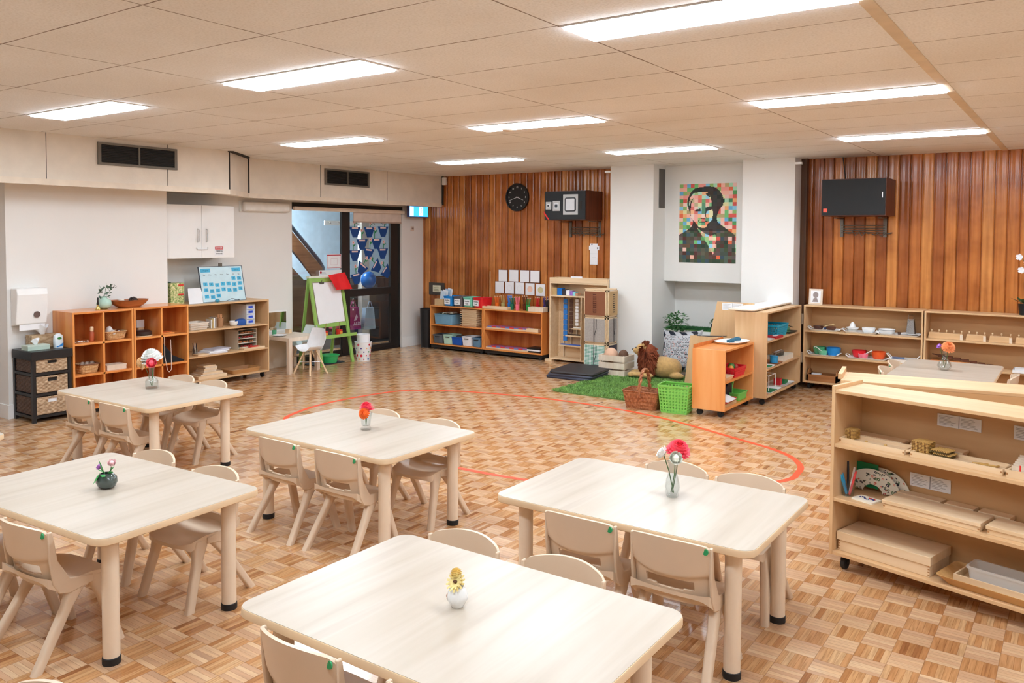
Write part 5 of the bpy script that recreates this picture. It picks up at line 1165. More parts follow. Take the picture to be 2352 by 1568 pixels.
# ---- dressing frame tower
t = thing('dressing_frame_tower', 'beech tower holding dressing frames of leather, grey cloth and gingham', 'stand', (-5.33, 9.265, 0)); TW, TD = .335, .265
for cx_ in (0, TW-.014):
    for cy_ in (0, TD-.014): obj('post', MB().box(cx_, cy_, 0, cx_+.014, cy_+.014, 1.05), BEECH, t, smooth=0)
obj('top', MB().box(0, 0, 1.04, TW, TD, 1.055), BEECH, t, smooth=0)
for z in (.02, .35, .69): obj('shelf', MB().box(0, .0, z, TW, TD, z+.012), BEECH, t, smooth=0)
def dframe(lab, lx, z0, h_, mat, side, strap, laces):
    "side: on the +x face"
    if side: loc, rz_, w_ = (-5.33+TW+.002, 9.265+TD/2, z0), 90, TD-.02
    else: loc, rz_, w_ = (-5.33+TW/2, 9.261, z0), 0, TW-.02
    d = thing('lacing_frame', lab, 'dressing frame', loc, rz_, 'dressing frames in the tower')
    fr = MB().box(-w_/2, -.014, 0, -w_/2+.016, -.002, h_).box(w_/2-.016, -.014, 0, w_/2, -.002, h_).box(-w_/2, -.014, h_-.014, w_/2, -.002, h_).box(-w_/2, -.014, 0, w_/2, -.002, .014)
    obj('frame', fr, BEECH, d, smooth=0)
    obj('panel', MB().sheet(lambda u, v: ((-w_/2+.012)+(w_-.024)*u, -.018-.004*math.sin(PI*u), .012+(h_-.024)*v), 8, 8, (0, .003, 0)), mat, d)
    if laces:
        q = MB()
        for k in range(9): z = h_*.15+k*h_*.085; q.tube([(-.022, -.024, z), (.022, -.026, z+h_*.03)], .003, 5).tube([(.022, -.024, z), (-.022, -.026, z+h_*.03)], .003, 5)
        obj('laces', q, laces, d)
    if strap:
        q = MB().tube([(-.004, -.028, h_*.98), (-.004, -.03, h_*.5), (.0, -.03, h_*.0)], .004, 6).tube([(.03, -.028, h_*.95), (.028, -.03, h_*.55), (.002, -.03, h_*.3)], .003, 6)
        obj('cord', q, INK, d)
BROWNL = plain('brown_leather', (134, 80, 52), .5); TANL = plain('tan_leather', (190, 152, 104), .6); LIN = plain('grey_linen', (168, 158, 150), .9, vary=.1, scale=60); GING = check_mat('green_gingham', (236, 240, 236), (30, 140, 104), 55)
dframe('brown leather lacing frame facing the room, top of the tower', 0, .705, .33, BROWNL, 0, 0, col((96, 40, 26)))
dframe('tan cloth frame with black laces on the tower side, top', 0, .705, .33, TANL, 1, 0, INK)
dframe('grey linen frame with hanging black cord, middle of the tower', 0, .365, .32, LIN, 0, 1, None)
dframe('grey linen frame with black cord on the tower side, middle', 0, .365, .32, LIN, 1, 1, None)
dframe('green gingham frame at the bottom of the tower', 0, .035, .31, GING, 0, 1, None)
dframe('dark cloth frame at the bottom of the tower side', 0, .035, .31, col((60, 52, 62), .9), 1, 0, None)

# ---- slatted crate with round wooden heads
t = thing('slatted_crate', 'pale slatted wooden crate before the left white pier', 'crate', (-4.78, 8.99, 0), 0)
for z in (.01, .10, .19):
    for y0_ in (0, .253): obj('slat', MB().box(-.18, y0_, z, .18, y0_+.012, z+.07), PALE, t, smooth=0)
    for x0_ in (-.18, .168): obj('end_slat', MB().box(x0_, .012, z, x0_+.012, .253, z+.07), PALE, t, smooth=0)
obj('floor', MB().box(-.168, .012, .01, .168, .253, .02), PALE, t, smooth=0)
for px in (-.168, .148): obj('post', MB().box(px, .012, 0, px+.02, .03, .26), PALE, t, smooth=0)
one('pale_ball', MB().ell((0, 0, .09), .088, .088, .092), plain('peach_felt', (224, 178, 148), .7), 'peach coloured round cushion ball in the slatted crate', 'ball', (-4.85, 9.11, .16))
one('brown_ball', MB().ell((0, 0, .085), .062, .062, .075), plain('brown_felt', (100, 68, 48), .7), 'dark brown round ball standing at the crate end', 'ball', (-4.675, 9.11, .17))

# ---- folded mats
for k in range(3):
    w_, d_ = .60-.01*k, .66
    def mt(u, v, k=k): return (-w_/2+w_*u+.02*math.sin(PI*v)*(1 if k == 1 else -.5), -d_/2+d_*v+.03*(u-.5), .004*math.sin(7*u+k)*math.sin(5*v)+.003)
    lp = MB().loft([rrect(w_, d_, .05, 0, 4), rrect(w_+.015, d_+.015, .055, .016, 4), rrect(w_, d_, .05, .032, 4)])
    one('floor_mat', lp, plain(('navy_mat', 'grey_mat', 'black_mat')[k], ((52, 56, 76), (66, 68, 84), (46, 42, 44))[k], .55), ('bottom mat', 'middle mat', 'top mat')[k]+' of the dark cushioned stack beside the rug', 'mat', (-5.12+.015*k, 8.80, .001+.0325*k), 3+2*k, 'stack of dark cushioned mats')

# ---- grass rug
def grass(mb, x0, x1, y0, y1, n, h, rnd_, z=0):
    for k in range(n):
        x, y = rnd_.uniform(x0, x1), rnd_.uniform(y0, y1); a = rnd_.uniform(0, 2*PI); hh = h*rnd_.uniform(.6, 1.1); w_ = .005
        dx, dy = w_*math.cos(a), w_*math.sin(a); lx, ly = rnd_.uniform(-1, 1)*h*.7, rnd_.uniform(-1, 1)*h*.7
        mb.add([(x-dx, y-dy, z), (x+dx, y+dy, z), (x+lx, y+ly, z+hh)], [(0, 1, 2)])
t = thing('grass_rug', 'bright green artificial grass rug in front of the picture niche', 'rug', (-4.05, 8.6, 0))
GR = plain('artificial_grass', (122, 160, 80), .75, vary=.35, scale=14); GRB = plain('grass_backing', (92, 132, 64), .8, vary=.3, scale=40)
obj('base', MB().loft([rrect(1.62, 1.72, .05, .001), rrect(1.62, 1.72, .05, .012)]), GRB, t, smooth=0)
g1 = MB(); grass(g1, -.815, .815, -.865, .865, 26000, .02, random.Random(1), .012)
obj('pile', g1, GR, t, smooth=0)['kind'] = 'stuff'
t = thing('grass_runner', 'dark green artificial grass strip on the white niche bench', 'rug', (-3.955, 10.14, .521))
obj('base', MB().box(-.56, -.148, 0, .56, .14, .01), GRB, t, smooth=0)
g1 = MB(); grass(g1, -.56, .56, -.148, .14, 6000, .03, random.Random(2), .008)
obj('pile', g1, plain('dark_artificial_grass', (44, 104, 56), .8, vary=.35, scale=14), t, smooth=0)['kind'] = 'stuff'

# ---- lion
LT = plain('tan_plush', (200, 158, 98), .9, vary=.12, scale=40, bump=.3, bscale=300, sheen=.3); LM = plain('russet_mane', (134, 64, 34), .9, vary=.35, scale=60)
t = thing('toy_lion', 'lying plush lion with a russet mane on the grass rug', 'toy', (-4.375, 9.10, .02), 4)
# the lion looks to -x, body runs back to +x/+y
b_ = MB()
b_.ell((.20, .09, .13), .20, .13, .13, 20, 12).ell((.04, .02, .16), .11, .10, .15, 18, 12).ell((.30, .12, .115), .12, .125, .125, 16, 10)
b_.ell((-.02, -.0, .26), .075, .07, .08, 16, 10).ell((-.035, -.01, .34), .078, .072, .075, 18, 12).ell((-.095, -.025, .325), .055, .046, .04, 14, 9).ell((-.09, -.025, .295), .035, .035, .022, 12, 8)
b_.ell((-.05, -.10, .045), .12, .035, .035, 14, 8).ell((-.14, -.115, .04), .045, .038, .032, 12, 8)
b_.ell((.05, -.115, .045), .11, .036, .036, 14, 8, rot=Matrix.Rotation(R(-8), 3, 'Z')).ell((-.12, .05, .045), .10, .034, .034, 14, 8).ell((.38, .04, .045), .1, .045, .04, 14, 8)
b_.ell((.0, .055, .40), .024, .012, .026, 10, 6).ell((.0, -.075, .40), .024, .012, .026, 10, 6)
bo = obj('body', b_, LT, t, smooth=180)
md = bo.modifiers.new('merge', 'REMESH'); md.mode = 'VOXEL'; md.voxel_size = .009; md.use_smooth_shade = True
md = bo.modifiers.new('soften', 'SMOOTH'); md.iterations = 6; md.factor = .6
mn = MB(); rl_ = random.Random(9)
for k in range(900):
    # tufts rooted round neck, cheeks and chest
    th = rl_.uniform(0, 2*PI); q = rl_.random()
    cx_, cz_ = .02+.0*q, .35-.24*q; rr = .085+.03*math.sin(PI*q)
    p = Vector((cx_+rr*.75*math.cos(th)+.015, rr*math.sin(th)-.01, cz_+.03*math.sin(th*2)))
    if p.x < -.03 and p.z > .26: continue
    d = Vector((math.cos(th)*.6+.1, math.sin(th)*.6, -.9+1.3*(1-q)**3*(rl_.random()))).normalized(); L_ = rl_.uniform(.05, .08)
    s_ = d.orthogonal().normalized()*.011
    mn.add([p-s_, p+s_, p+d*L_*.5+s_*.9, p+d*L_+Vector((0, 0, -.012)), p+d*L_*.5-s_*.9], [(0, 1, 2, 3, 4)])
for k in range(200):
    a = rl_.uniform(-PI, PI); p = Vector((-.02+.05*rl_.random(), .055*math.sin(a)-.01, .385+.03*rl_.random())); d = Vector((rl_.uniform(-.4, .6), rl_.uniform(-.7, .7), 1)).normalized(); s_ = d.orthogonal().normalized()*.009
    mn.add([p-s_, p+s_, p+d*rl_.uniform(.03, .05)], [(0, 1, 2)])
mn.ell((.06, .0, .29), .07, .085, .12, 14, 10).ell((.03, -.01, .16), .085, .095, .10, 14, 10)
obj('mane', mn, LM, t, smooth=0)
obj('nose', MB().ell((-.148, -.028, .335), .012, .014, .01, 10, 6), INK, t)
obj('muzzle_mark', MB().ell((-.128, -.028, .298), .02, .02, .008, 10, 6), col((238, 226, 210)), t)
for y_ in (.016, -.06): obj('eye', MB().ell((-.098, y_, .362), .008, .007, .008, 8, 6), INK, t)

# ---- pillow with printed dashes
t = thing('floor_cushion', 'large white cushion with navy triangles and dashes leaning in the niche', 'cushion', (-4.09, 9.48, .03))
rp = random.Random(21); S_ = .56; cells = {}
def pcol(u, v):
    e = min(u, 1-u, v, 1-v)
    if e < .13:
        k = int((u if (v < .13 or v > .87) else v)*7); f_ = ((u if (v < .13 or v > .87) else v)*7) % 1; g_ = e/.13
        return (48, 52, 66) if (f_ < g_) == (k % 2 == 0) else (232, 230, 232)
    cu, cv = int(u*26), int(v*34); key = (cu, cv)
    if key not in cells: cells[key] = rp.random()
    q = cells[key]; fu, fv = (u*26+.5*(cv % 2)) % 1, (v*34) % 1
    if q < .62 and .15 < fv < .7 and .1 < (fu+.4*fv) % 1 < .75: return (52, 50, 62) if q > .12 else (226, 120, 100)
    return (238, 236, 238)
def pil(s):
    def f(u, v):
        a, b = 2*u-1, 2*v-1; th = (max(0, (1-a**4)*(1-b**4)))**.6
        pin = 1-.12*(1-a*a)*(abs(b)**3)-.0; pin2 = 1-.12*(1-b*b)*(abs(a)**3)
        return (S_/2*a*pin2, s*.10*th, S_/2+S_/2*b*pin)
    return f
pm_ = MB().sheet(pil(-1), 90, 90, (0, 0, 0), cfn=pcol); p2_ = MB().sheet(pil(1), 24, 24, (0, 0, 0)); pm_.add(p2_.v, p2_.f)
po = obj('cover', pm_, COLATTR, t, smooth=60); po.rotation_euler = (R(-14), R(-4), R(-6))

# ---- plants
def potted(label, loc, r, h, pot, fol, kind):
    t = thing('potted_plant', label, 'plant', loc, 0); rk = random.Random(len(label))
    obj('pot', MB().lathe([(r*.7, 0), (r, h), (r*.92, h), (r*.65, .01)], 20), pot, t); obj('soil', MB().lathe([(r*.85, h*.85), (r*.85, h*.88)], 14), DARK, t, smooth=0)
    m_ = MB()
    if kind == 'bush':
        for k in range(420):
            a = rk.uniform(0, 2*PI); zz = rk.uniform(-.12, .36); rr = rk.uniform(.03, .13)*(1 if zz > .0 else .9); leaf(m_, (rr*math.cos(a), rr*math.sin(a), h+zz), .05, .028, (math.cos(a), math.sin(a), rk.uniform(-.6, .9)), (rk.uniform(-.3, .3), rk.uniform(-.3, .3), 1))
        q = MB()
        for k in range(8): a = k*.8; q.tube([(0, 0, h*.8), (.04*math.cos(a), .04*math.sin(a), h+.15), (.09*math.cos(a), .09*math.sin(a), h+.28)], .002, 5)
        obj('stem', q, STEM, t)['kind'] = 'stuff'
    elif kind == 'grass':
        for k in range(160):
            a = rk.uniform(0, 2*PI); b__ = rk.uniform(0, r*.8); x, y = b__*math.cos(a), b__*math.sin(a); L_ = rk.uniform(.7, 1)*.11
            m_.add([(x-.002, y, h*.9), (x+.002, y, h*.9), (x+math.cos(a)*.03*rk.random(), y+math.sin(a)*.03*rk.random(), h+L_)], [(0, 1, 2)])
    else:
        for k in range(200):
            a = rk.uniform(0, 2*PI); e = rk.uniform(.0, 1.5); p = (r*1.05*math.cos(a)*math.cos(e), r*1.05*math.sin(a)*math.cos(e), h+.055*math.sin(e)); leaf(m_, p, .022, .012, (math.cos(a)*math.cos(e), math.sin(a)*math.cos(e), math.sin(e)), (0, 0, 1) if e < 1 else (1, 0, 0))
    obj('foliage', m_, fol, t, smooth=0)['kind'] = 'stuff'
potted('bushy dark green plant behind the dashed cushion', (-4.26, 9.74, 0), .1, .40, plain('brown_pot', (96, 70, 50), .6), plain('dense_leaf', (52, 104, 50), .5, vary=.4, scale=40), 'bush')
potted('small succulent in a dark pot on the niche bench', (-3.91, 10.12, .532), .04, .075, plain('dark_pot', (40, 42, 44), .4), plain('succulent_green', (128, 150, 112), .5, vary=.2), 'succ')
potted('small grassy plant in a grey pot on the niche bench', (-3.68, 10.08, .532), .038, .07, plain('pale_grey_pot', (206, 204, 200), .5), plain('grassy_green', (70, 120, 60), .5, vary=.3), 'grass')

# ---- mosaic portrait poster (plain generic silhouette on coloured squares)
t = thing('portrait_art', 'colourful squares poster with a dark haired portrait in the niche', 'poster', (-3.953, 9.957, 1.40))
PWd, PHt = .752, 1.0
def poly_in(p, poly):
    x, y = p; ins = False; j = len(poly)-1
    for i in range(len(poly)):
        xi, yi = poly[i]; xj, yj = poly[j]
        if (yi > y) != (yj > y) and x < (xj-xi)*(y-yi)/(yj-yi)+xi: ins = not ins
        j = i
    return ins
nx = lambda pts: [((x-783)/572, (y-360)/805) for x, y in pts]
DARKP = nx([(862, 560), (872, 500), (895, 450), (935, 408), (1000, 392), (1060, 388), (1130, 392), (1180, 425), (1212, 470), (1232, 530), (1222, 585), (1190, 620), (1165, 690), (1168, 745), (1235, 800), (1345, 880), (1356, 1166), (782, 1166), (782, 880), (870, 830), (915, 790), (925, 745), (905, 700), (885, 640)])
FACEP = nx([(880, 560), (890, 500), (925, 452), (1000, 440), (1062, 440), (1092, 475), (1108, 535), (1112, 590), (1126, 650), (1122, 715), (1100, 775), (1040, 812), (985, 800), (945, 748), (922, 730), (905, 700), (893, 630)])
SHIRT = nx([(962, 805), (1040, 862), (1105, 890), (1155, 872), (1160, 935), (1132, 1082), (1080, 985), (1020, 890)])
FEAT = [nx([(945, 622), (1000, 612), (1000, 640), (950, 640)]), nx([(1050, 600), (1120, 585), (1122, 620), (1060, 640), (1052, 700), (1075, 715), (1045, 690)]), nx([(985, 748), (1070, 738), (1070, 750), (990, 756)]), nx([(1000, 705), (1045, 712), (1040, 720), (1002, 714)]), nx([(1070, 770), (1122, 725), (1105, 790), (1062, 800)]), nx([(985, 705), (992, 705), (985, 752), (978, 750)]), nx([(1046, 452), (1085, 455), (1095, 500), (1060, 480)]), nx([(900, 535), (925, 500), (905, 560), (895, 650), (885, 600)])]
pal = [(246, 178, 120), (120, 196, 120), (246, 160, 150), (140, 206, 232), (252, 214, 200), (90, 160, 90), (176, 224, 190), (236, 110, 70), (190, 170, 120), (250, 190, 170), (232, 226, 170), (110, 180, 220), (244, 200, 190), (150, 190, 110), (60, 130, 90), (224, 90, 80)]
rc = random.Random(17); CE = {(i, j): pal[rc.randrange(len(pal))] for i in range(16) for j in range(22)}; CD = {(i, j): rc.random() for i in range(16) for j in range(22)}
def mos(u, v):
    vv = 1-v; k = (int(u*15), int(vv*21)); c_ = CE[k]
    dk = poly_in((u, vv), DARKP)
    if dk and (poly_in((u, vv), FACEP) or poly_in((u, vv), SHIRT)) and not any(poly_in((u, vv), f_) for f_ in FEAT): return tuple(min(255, int(q*.85+45)) for q in c_)
    if dk:
        if vv > .62 and CD[k] > .9: return c_
        f_ = .18 if vv < .6 else .30+.1*CD[k]
        return tuple(int(q*f_+12) for q in c_)
    return c_
obj('print', MB().sheet(lambda u, v: (-PWd/2+PWd*u, 0, PHt*v), 105, 147, (0, .003, 0), cfn=mos), COLATTR, t, smooth=0)
# ================================================================ FLOOR LINE, VASES, FLOWERS
cl = [(-6.26, 5.29), (-6.38, 5.85), (-6.27, 6.64), (-6.0, 6.95), (-5.45, 7.2), (-4.44, 7.36), (-3.38, 7.24), (-2.38, 6.83), (-1.97, 6.62), (-1.76, 6.36), (-1.70, 6.1), (-1.74, 5.83), (-2.15, 5.2), (-2.7, 4.9), (-3.26, 4.79), (-3.83, 4.75), (-4.9, 4.74), (-5.7, 4.88), (-6.1, 5.05)]
n_ = len(cl); pts = []
for i in range(n_):
    p0, p1, p2, p3 = [Vector((*cl[(i+k) % n_], 0)) for k in (-1, 0, 1, 2)]
    for q in range(8):
        t_ = q/8; pts.append(.5*((2*p1)+(p2-p0)*t_+(2*p0-5*p1+4*p2-p3)*t_*t_+(3*p1-p0-3*p2+p3)*t_**3))
mb = MB(); m_ = len(pts)
for i, p in enumerate(pts):
    d = (pts[(i+1) % m_]-pts[i-1]).normalized(); s_ = Vector((-d.y, d.x, 0))*.024
    mb.v += [tuple(p-s_+Vector((0, 0, .0012))), tuple(p+s_+Vector((0, 0, .0012)))]
for i in range(m_):
    j = (i+1) % m_; mb.f.append((2*i, 2*j, 2*j+1, 2*i+1)); mb.m.append(0); mb.c.append(None)
one('floor_tape', mb, plain('orange_tape', (240, 84, 44), .45, vary=.03), 'orange tape loop stuck on the parquet floor', 'floor tape', smooth=0)

def petals(mb, c, n, L, W, tilt, axis=(0, 0, 1), cup=.3, ph=0):
    ax = Vector(axis).normalized(); u_ = ax.orthogonal().normalized(); w_ = ax.cross(u_); c = Vector(c)
    for k in range(n):
        a = 2*PI*k/n+ph; d = u_*math.cos(a)+w_*math.sin(a); s_ = ax.cross(d)
        dd = (d*math.cos(tilt)+ax*math.sin(tilt)).normalized(); d2 = (d*math.cos(tilt+cup)+ax*math.sin(tilt+cup)).normalized()
        p = [c-s_*W*.15, c+s_*W*.15, c+dd*L*.5+s_*W*.5, c+dd*L*.5+d2*L*.5+s_*W*.28, c+dd*L*.5+d2*L*.5-s_*W*.28, c+dd*L*.5-s_*W*.5]
        mb.add(p, [(0, 1, 2, 5), (5, 2, 3, 4)])
def flower(label, base, c, axis, kind, size, pc, cc=(60, 40, 20), ctr=True, stem=STEM):
    t = thing('artificial_flower', label, 'flower', base)
    rel = Vector(c)-Vector(base)
    obj('stem', MB().tube([(0, 0, 0), rel*.55+Vector((.004, .003, 0)), rel], .0022, 6), stem, t)
    m_ = MB(); ax = Vector(axis).normalized()
    if kind == 'dahlia':
        m_.ell(rel+ax*size*.12, size*.6, size*.6, size*.52, 12, 8)
        for k in range(8): petals(m_, rel+ax*size*.06*k, 15-k, size*(1-.085*k), size*.42, -.3+.2*k, axis, .2, .37*k)
    elif kind == 'rose':
        m_.ell(rel+ax*size*.15, size*.38, size*.38, size*.42, 10, 7)
        for k in range(4): petals(m_, rel-ax*size*.2, 6, size*(.95-.12*k), size*.75, .35+.3*k, axis, .8, .5*k)
    elif kind == 'daisy':
        petals(m_, rel, 14, size, size*.3, .05, axis, .1); petals(m_, rel, 12, size*.85, size*.3, .35, axis, .1, .2)
    obj('petals', m_, plain('petal_%d_%d_%d' % pc, pc, .6, vary=.15, scale=60), t, smooth=0)
    if ctr: obj('centre', MB().ell(rel+ax*size*.18, size*.2, size*.2, size*.14, 10, 6), col(cc), t)
    return t
def leaves(label, base, items, mat=LEAF):
    t = thing('flower_leaves', label, 'leaves', base); m_ = MB()
    for p, d, L, W in items: leaf(m_, p, L, W, d, (0, .3, 1))
    obj('leaves', m_, mat, t, smooth=0)
Z0 = TH+.0005
# T5 grey vase
vx, vy = -3.70, 2.02
one('round_vase', MB().lathe([(.024, 0), (.04, .008), (.05, .03), (.047, .052), (.03, .068), (.024, .07), (.024, .066), (.038, .045), (.038, .02)], 32, sx=1, sy=.85, cap1=True), plain('dark_grey_glaze', (78, 88, 84), .12, coat=.4), 'glossy dark grey squat vase on the left foreground table', 'vase', (vx, vy, Z0), 20)
flower('small purple flower in the dark grey vase', (vx, vy, Z0+.04), (vx-.03, vy-.015, Z0+.095), (-.7, -.5, .5), 'rose', .024, (186, 110, 206), ctr=False)
flower('pale pink rose in the dark grey vase', (vx, vy, Z0+.04), (vx+.03, vy+.01, Z0+.115), (.4, -.3, .8), 'rose', .03, (250, 206, 206), ctr=False)
leaves('bright green leaves around the dark grey vase mouth', (vx, vy, Z0+.068), [((0, -.03, .01), (-.1, -.5, -.8), .06, .036), ((0, -.01, 0), (-.15, -.3, 1), .075, .034), ((.01, -.02, .0), (.6, -.4, .0), .045, .025), ((-.01, 0, 0), (-.6, -.2, .2), .045, .025), ((.015, 0, 0), (.8, 0, .4), .04, .025), ((0, .01, 0), (.3, .4, .6), .04, .022), ((0, -.01, .0), (.2, -.6, -.6), .045, .026)], plain('vivid_leaf', (50, 160, 70), .45, vary=.15))
# T3 tumbler
vx, vy = -3.555, 3.55
fl_ = MB().loft([[((r*(1+.06*math.cos(9*a)))*math.cos(a), (r*(1+.06*math.cos(9*a)))*math.sin(a), z) for a in [2*PI*j/54 for j in range(54)]] for r, z in ((.03, 0), (.03, .012), (.024, .02), (.03, .07), (.038, .105), (.035, .105), (.026, .07), (.02, .024))])
one('cut_glass_vase', fl_, GLASS, 'small cut glass tumbler vase on the middle table', 'vase', (vx, vy, Z0), smooth=60)
flower('hot pink ruffled flower on the middle table', (vx, vy, Z0+.03), (vx-.005, vy+.01, Z0+.125), (-.2, -.1, 1), 'dahlia', .052, (250, 84, 110), ctr=False)
flower('orange flower with dark centre on the middle table', (vx, vy, Z0+.03), (vx+.012, vy-.03, Z0+.105), (.25, -.8, .35), 'dahlia', .036, (252, 122, 48), (40, 20, 14))
# T2 bud vase
vx, vy = -1.512, 3.44
one('glass_bud_vase', MB().lathe([(.024, 0), (.028, .006), (.034, .045), (.029, .08), (.017, .12), (.019, .15), (.023, .16), (.021, .16), (.016, .15), (.0145, .12), (.026, .08), (.031, .045), (.022, .012)], 32), GLASS, 'tall clear curvy glass vase on the right hand table', 'vase', (vx, vy, Z0))
flower('big red and pink flower in the tall clear vase', (vx, vy, Z0+.02), (vx+.022, vy+.01, Z0+.215), (.3, -.2, .9), 'dahlia', .058, (250, 76, 96), ctr=False)
flower('white rose leaning left in the tall clear vase', (vx+.006, vy, Z0+.02), (vx-.04, vy-.015, Z0+.195), (-.7, -.3, .6), 'rose', .047, (244, 238, 232), ctr=False)
flower('white flower leaning right in the tall clear vase', (vx-.006, vy, Z0+.02), (vx+.03, vy-.04, Z0+.19), (.5, -.7, .3), 'rose', .046, (232, 232, 220), ctr=False)
leaves('dark green leaves under the blooms of the tall clear vase', (vx, vy, Z0+.165), [((0, 0, 0), (-.8, -.2, -.05), .04, .018), ((0, 0, 0), (.1, 0, 1), .045, .018), ((0, -.005, 0), (.6, -.5, .1), .035, .016)], LEAFD)
# T1 white pot
vx, vy = -1.61, 2.01
t = thing('ceramic_pot', 'small white ceramic pot vase on the nearest table', 'vase', (vx, vy, Z0))
obj('pot', MB().lathe([(.018, 0), (.02, .003), (.032, .024), (.0335, .036), (.027, .056), (.02, .061), (.022, .066), (.02, .066), (.017, .06), (.028, .036), (.016, .008)], 32), plain('white_glaze', (238, 236, 234), .12, coat=.3), t)
obj('painted_motif', MB().ell((-.024, -.021, .036), .004, .004, .007, 8, 6).ell((-.027, -.017, .026), .003, .003, .004, 8, 6), col((196, 150, 130)), t)
flower('pale yellow daisy with dark centre in the white ceramic pot', (vx, vy, Z0+.04), (vx+.002, vy-.010, Z0+.082), (.05, -.7, .6), 'daisy', .034, (250, 222, 150), (90, 50, 20))
flower('second pale yellow bloom behind the daisy in the white ceramic pot', (vx, vy, Z0+.04), (vx-.012, vy+.01, Z0+.095), (-.4, .2, .9), 'dahlia', .028, (246, 214, 140), ctr=False)
# T4 flask
vx, vy = -5.835, 3.55
one('glass_flask', MB().lathe([(.044, 0), (.047, .006), (.047, .055), (.04, .07), (.022, .08), (.018, .095), (.019, .15), (.024, .16), (.021, .16), (.016, .15), (.015, .095), (.036, .066), (.043, .052), (.042, .01)], 32), GLASS, 'clear glass flask vase on the far left table', 'vase', (vx, vy, Z0))
flower('large white chrysanthemum in the glass flask', (vx, vy, Z0+.02), (vx+.0, vy, Z0+.235), (0, -.3, .9), 'dahlia', .085, (240, 240, 236), ctr=False)
flower('coral pink rose in the glass flask', (vx+.004, vy, Z0+.02), (vx+.055, vy-.03, Z0+.20), (.6, -.6, .3), 'rose', .06, (250, 92, 110), ctr=False)
flower('cream and orange bloom in the glass flask', (vx-.004, vy, Z0+.02), (vx-.06, vy-.03, Z0+.195), (-.6, -.6, .3), 'dahlia', .06, (246, 206, 160), (230, 120, 60))
# T6 vase
vx, vy = -1.02, 8.2
one('glass_bulb_vase', MB().lathe([(.03, 0), (.05, .015), (.06, .04), (.045, .075), (.018, .11), (.016, .15), (.022, .17), (.019, .17), (.013, .15), (.014, .11), (.04, .073), (.055, .04), (.03, .01)], 28), GLASS, 'clear bulb shaped glass vase on the far right table', 'vase', (vx, vy, Z0))
flower('orange flower in the bulb shaped vase', (vx, vy, Z0+.02), (vx+.03, vy-.01, Z0+.21), (.3, -.6, .7), 'dahlia', .06, (252, 158, 100), (230, 110, 60))
flower('small purple flower in the bulb shaped vase', (vx, vy, Z0+.02), (vx-.04, vy-.01, Z0+.21), (-.6, -.5, .5), 'rose', .035, (190, 130, 220), ctr=False)

# ================================================================ RIGHT TIMBER WALL SHELVES
one('framed_photo', MB().box(-.075, 0, 0, .075, .015, .18), PALE, 'small framed portrait photo standing on the right shelf top', 'photo', (-2.54, 9.70, .962), 0)
pf = bpy.data.objects['framed_photo']; pf.rotation_euler.x = R(-6)
obj('print', MB().box(-.055, -.002, .02, .055, 0, .16), PAPER, pf, smooth=0)
obj('figure', MB().prism([(.03*math.cos(2*PI*j/16), .11+.035*math.sin(2*PI*j/16)) for j in range(16)], -.003, -.002, axis='y').prism([(-.035, .03), (.03, .03), (.015, .075), (-.02, .075)], -.003, -.002, axis='y'), col((150, 136, 134)), pf, smooth=0)
t = thing('orchid', 'white orchid in a dark pot on the far right shelf top', 'plant', (-.50, 9.72, .962))
obj('pot', MB().lathe([(.05, 0), (.065, .11), (.06, .11), (.045, .01)], 20), BLACK, t)
m_ = MB()
for a in (0, 2.2, 3.4, 4.6): leaf(m_, (0, 0, .11), .15, .05, (math.cos(a), math.sin(a), .45), (0, 0, 1))
obj('leaves', m_, LEAFD, t, smooth=0); obj('stem', MB().tube([(0, 0, .1), (.03, 0, .3), (.01, 0, .5), (-.05, 0, .58)], .003, 6), STEM, t)
m_ = MB()
for p in ((-.04, -.01, .45), (-.06, -.01, .58), (.01, -.01, .52)): petals(m_, p, 5, .035, .035, .1, (-.3, -1, .1))
obj('petals', m_, PAPER, t, smooth=0)
def tray(label, F_, lx, ly, z, w_, d_, rz=0, c_=(240, 240, 240), hand=True, g='white plastic trays'):
    t = thing('serving_tray', label, 'tray', F_(lx, ly, z), F_.rz+rz, g); m_ = col(c_, .35)
    obj('tray', MB().loft([rrect(w_-.05, d_-.03, .02, 0), rrect(w_-.02, d_, .025, .016), rrect(w_-.026, d_-.006, .023, .017), rrect(w_-.055, d_-.035, .018, .004)]), m_, t)
    if hand:
        for s in (-1, 1): obj('handle', MB().tube([(s*(w_/2-.015), -.05, .014), (s*(w_/2+.012), -.045, .032), (s*(w_/2+.018), 0, .036), (s*(w_/2+.012), .045, .032), (s*(w_/2-.015), .05, .014)], .006, 6), m_, t)
zt, zm, zb = .6705, .3855, .0905
tray('white tray of dark bowls at the left of the upper shelf', FG, .21, .13, zt, .34, .22)
for k, (lx, c_) in enumerate(((.13, (80, 44, 32)), (.27, (104, 60, 40)))): one('wooden_dish', bowl_mb(.055, .04), col(c_, .4), 'dark brown dish on the upper left tray, %s' % ('left one' if k == 0 else 'right one'), 'dish', FG(lx, .13, zt+.005))
one('scoop', MB().tube([(-.04, 0, 0), (.03, 0, .02)], .006, 6).ell((.045, 0, .022), .018, .012, .01), col((200, 170, 120)), 'small wooden scoop lying across the right dark dish', 'scoop', FG(.25, .10, zt+.05), 20)
one('blue_brush', MB().ell((0, 0, 0), .014, .014, .016), col((60, 90, 140)), 'small blue knob between the two dark dishes', 'knob', FG(.20, .16, zt+.02))
tray('white tray with juicer on the upper shelf, second from left', FG, .60, .13, zt, .36, .22)
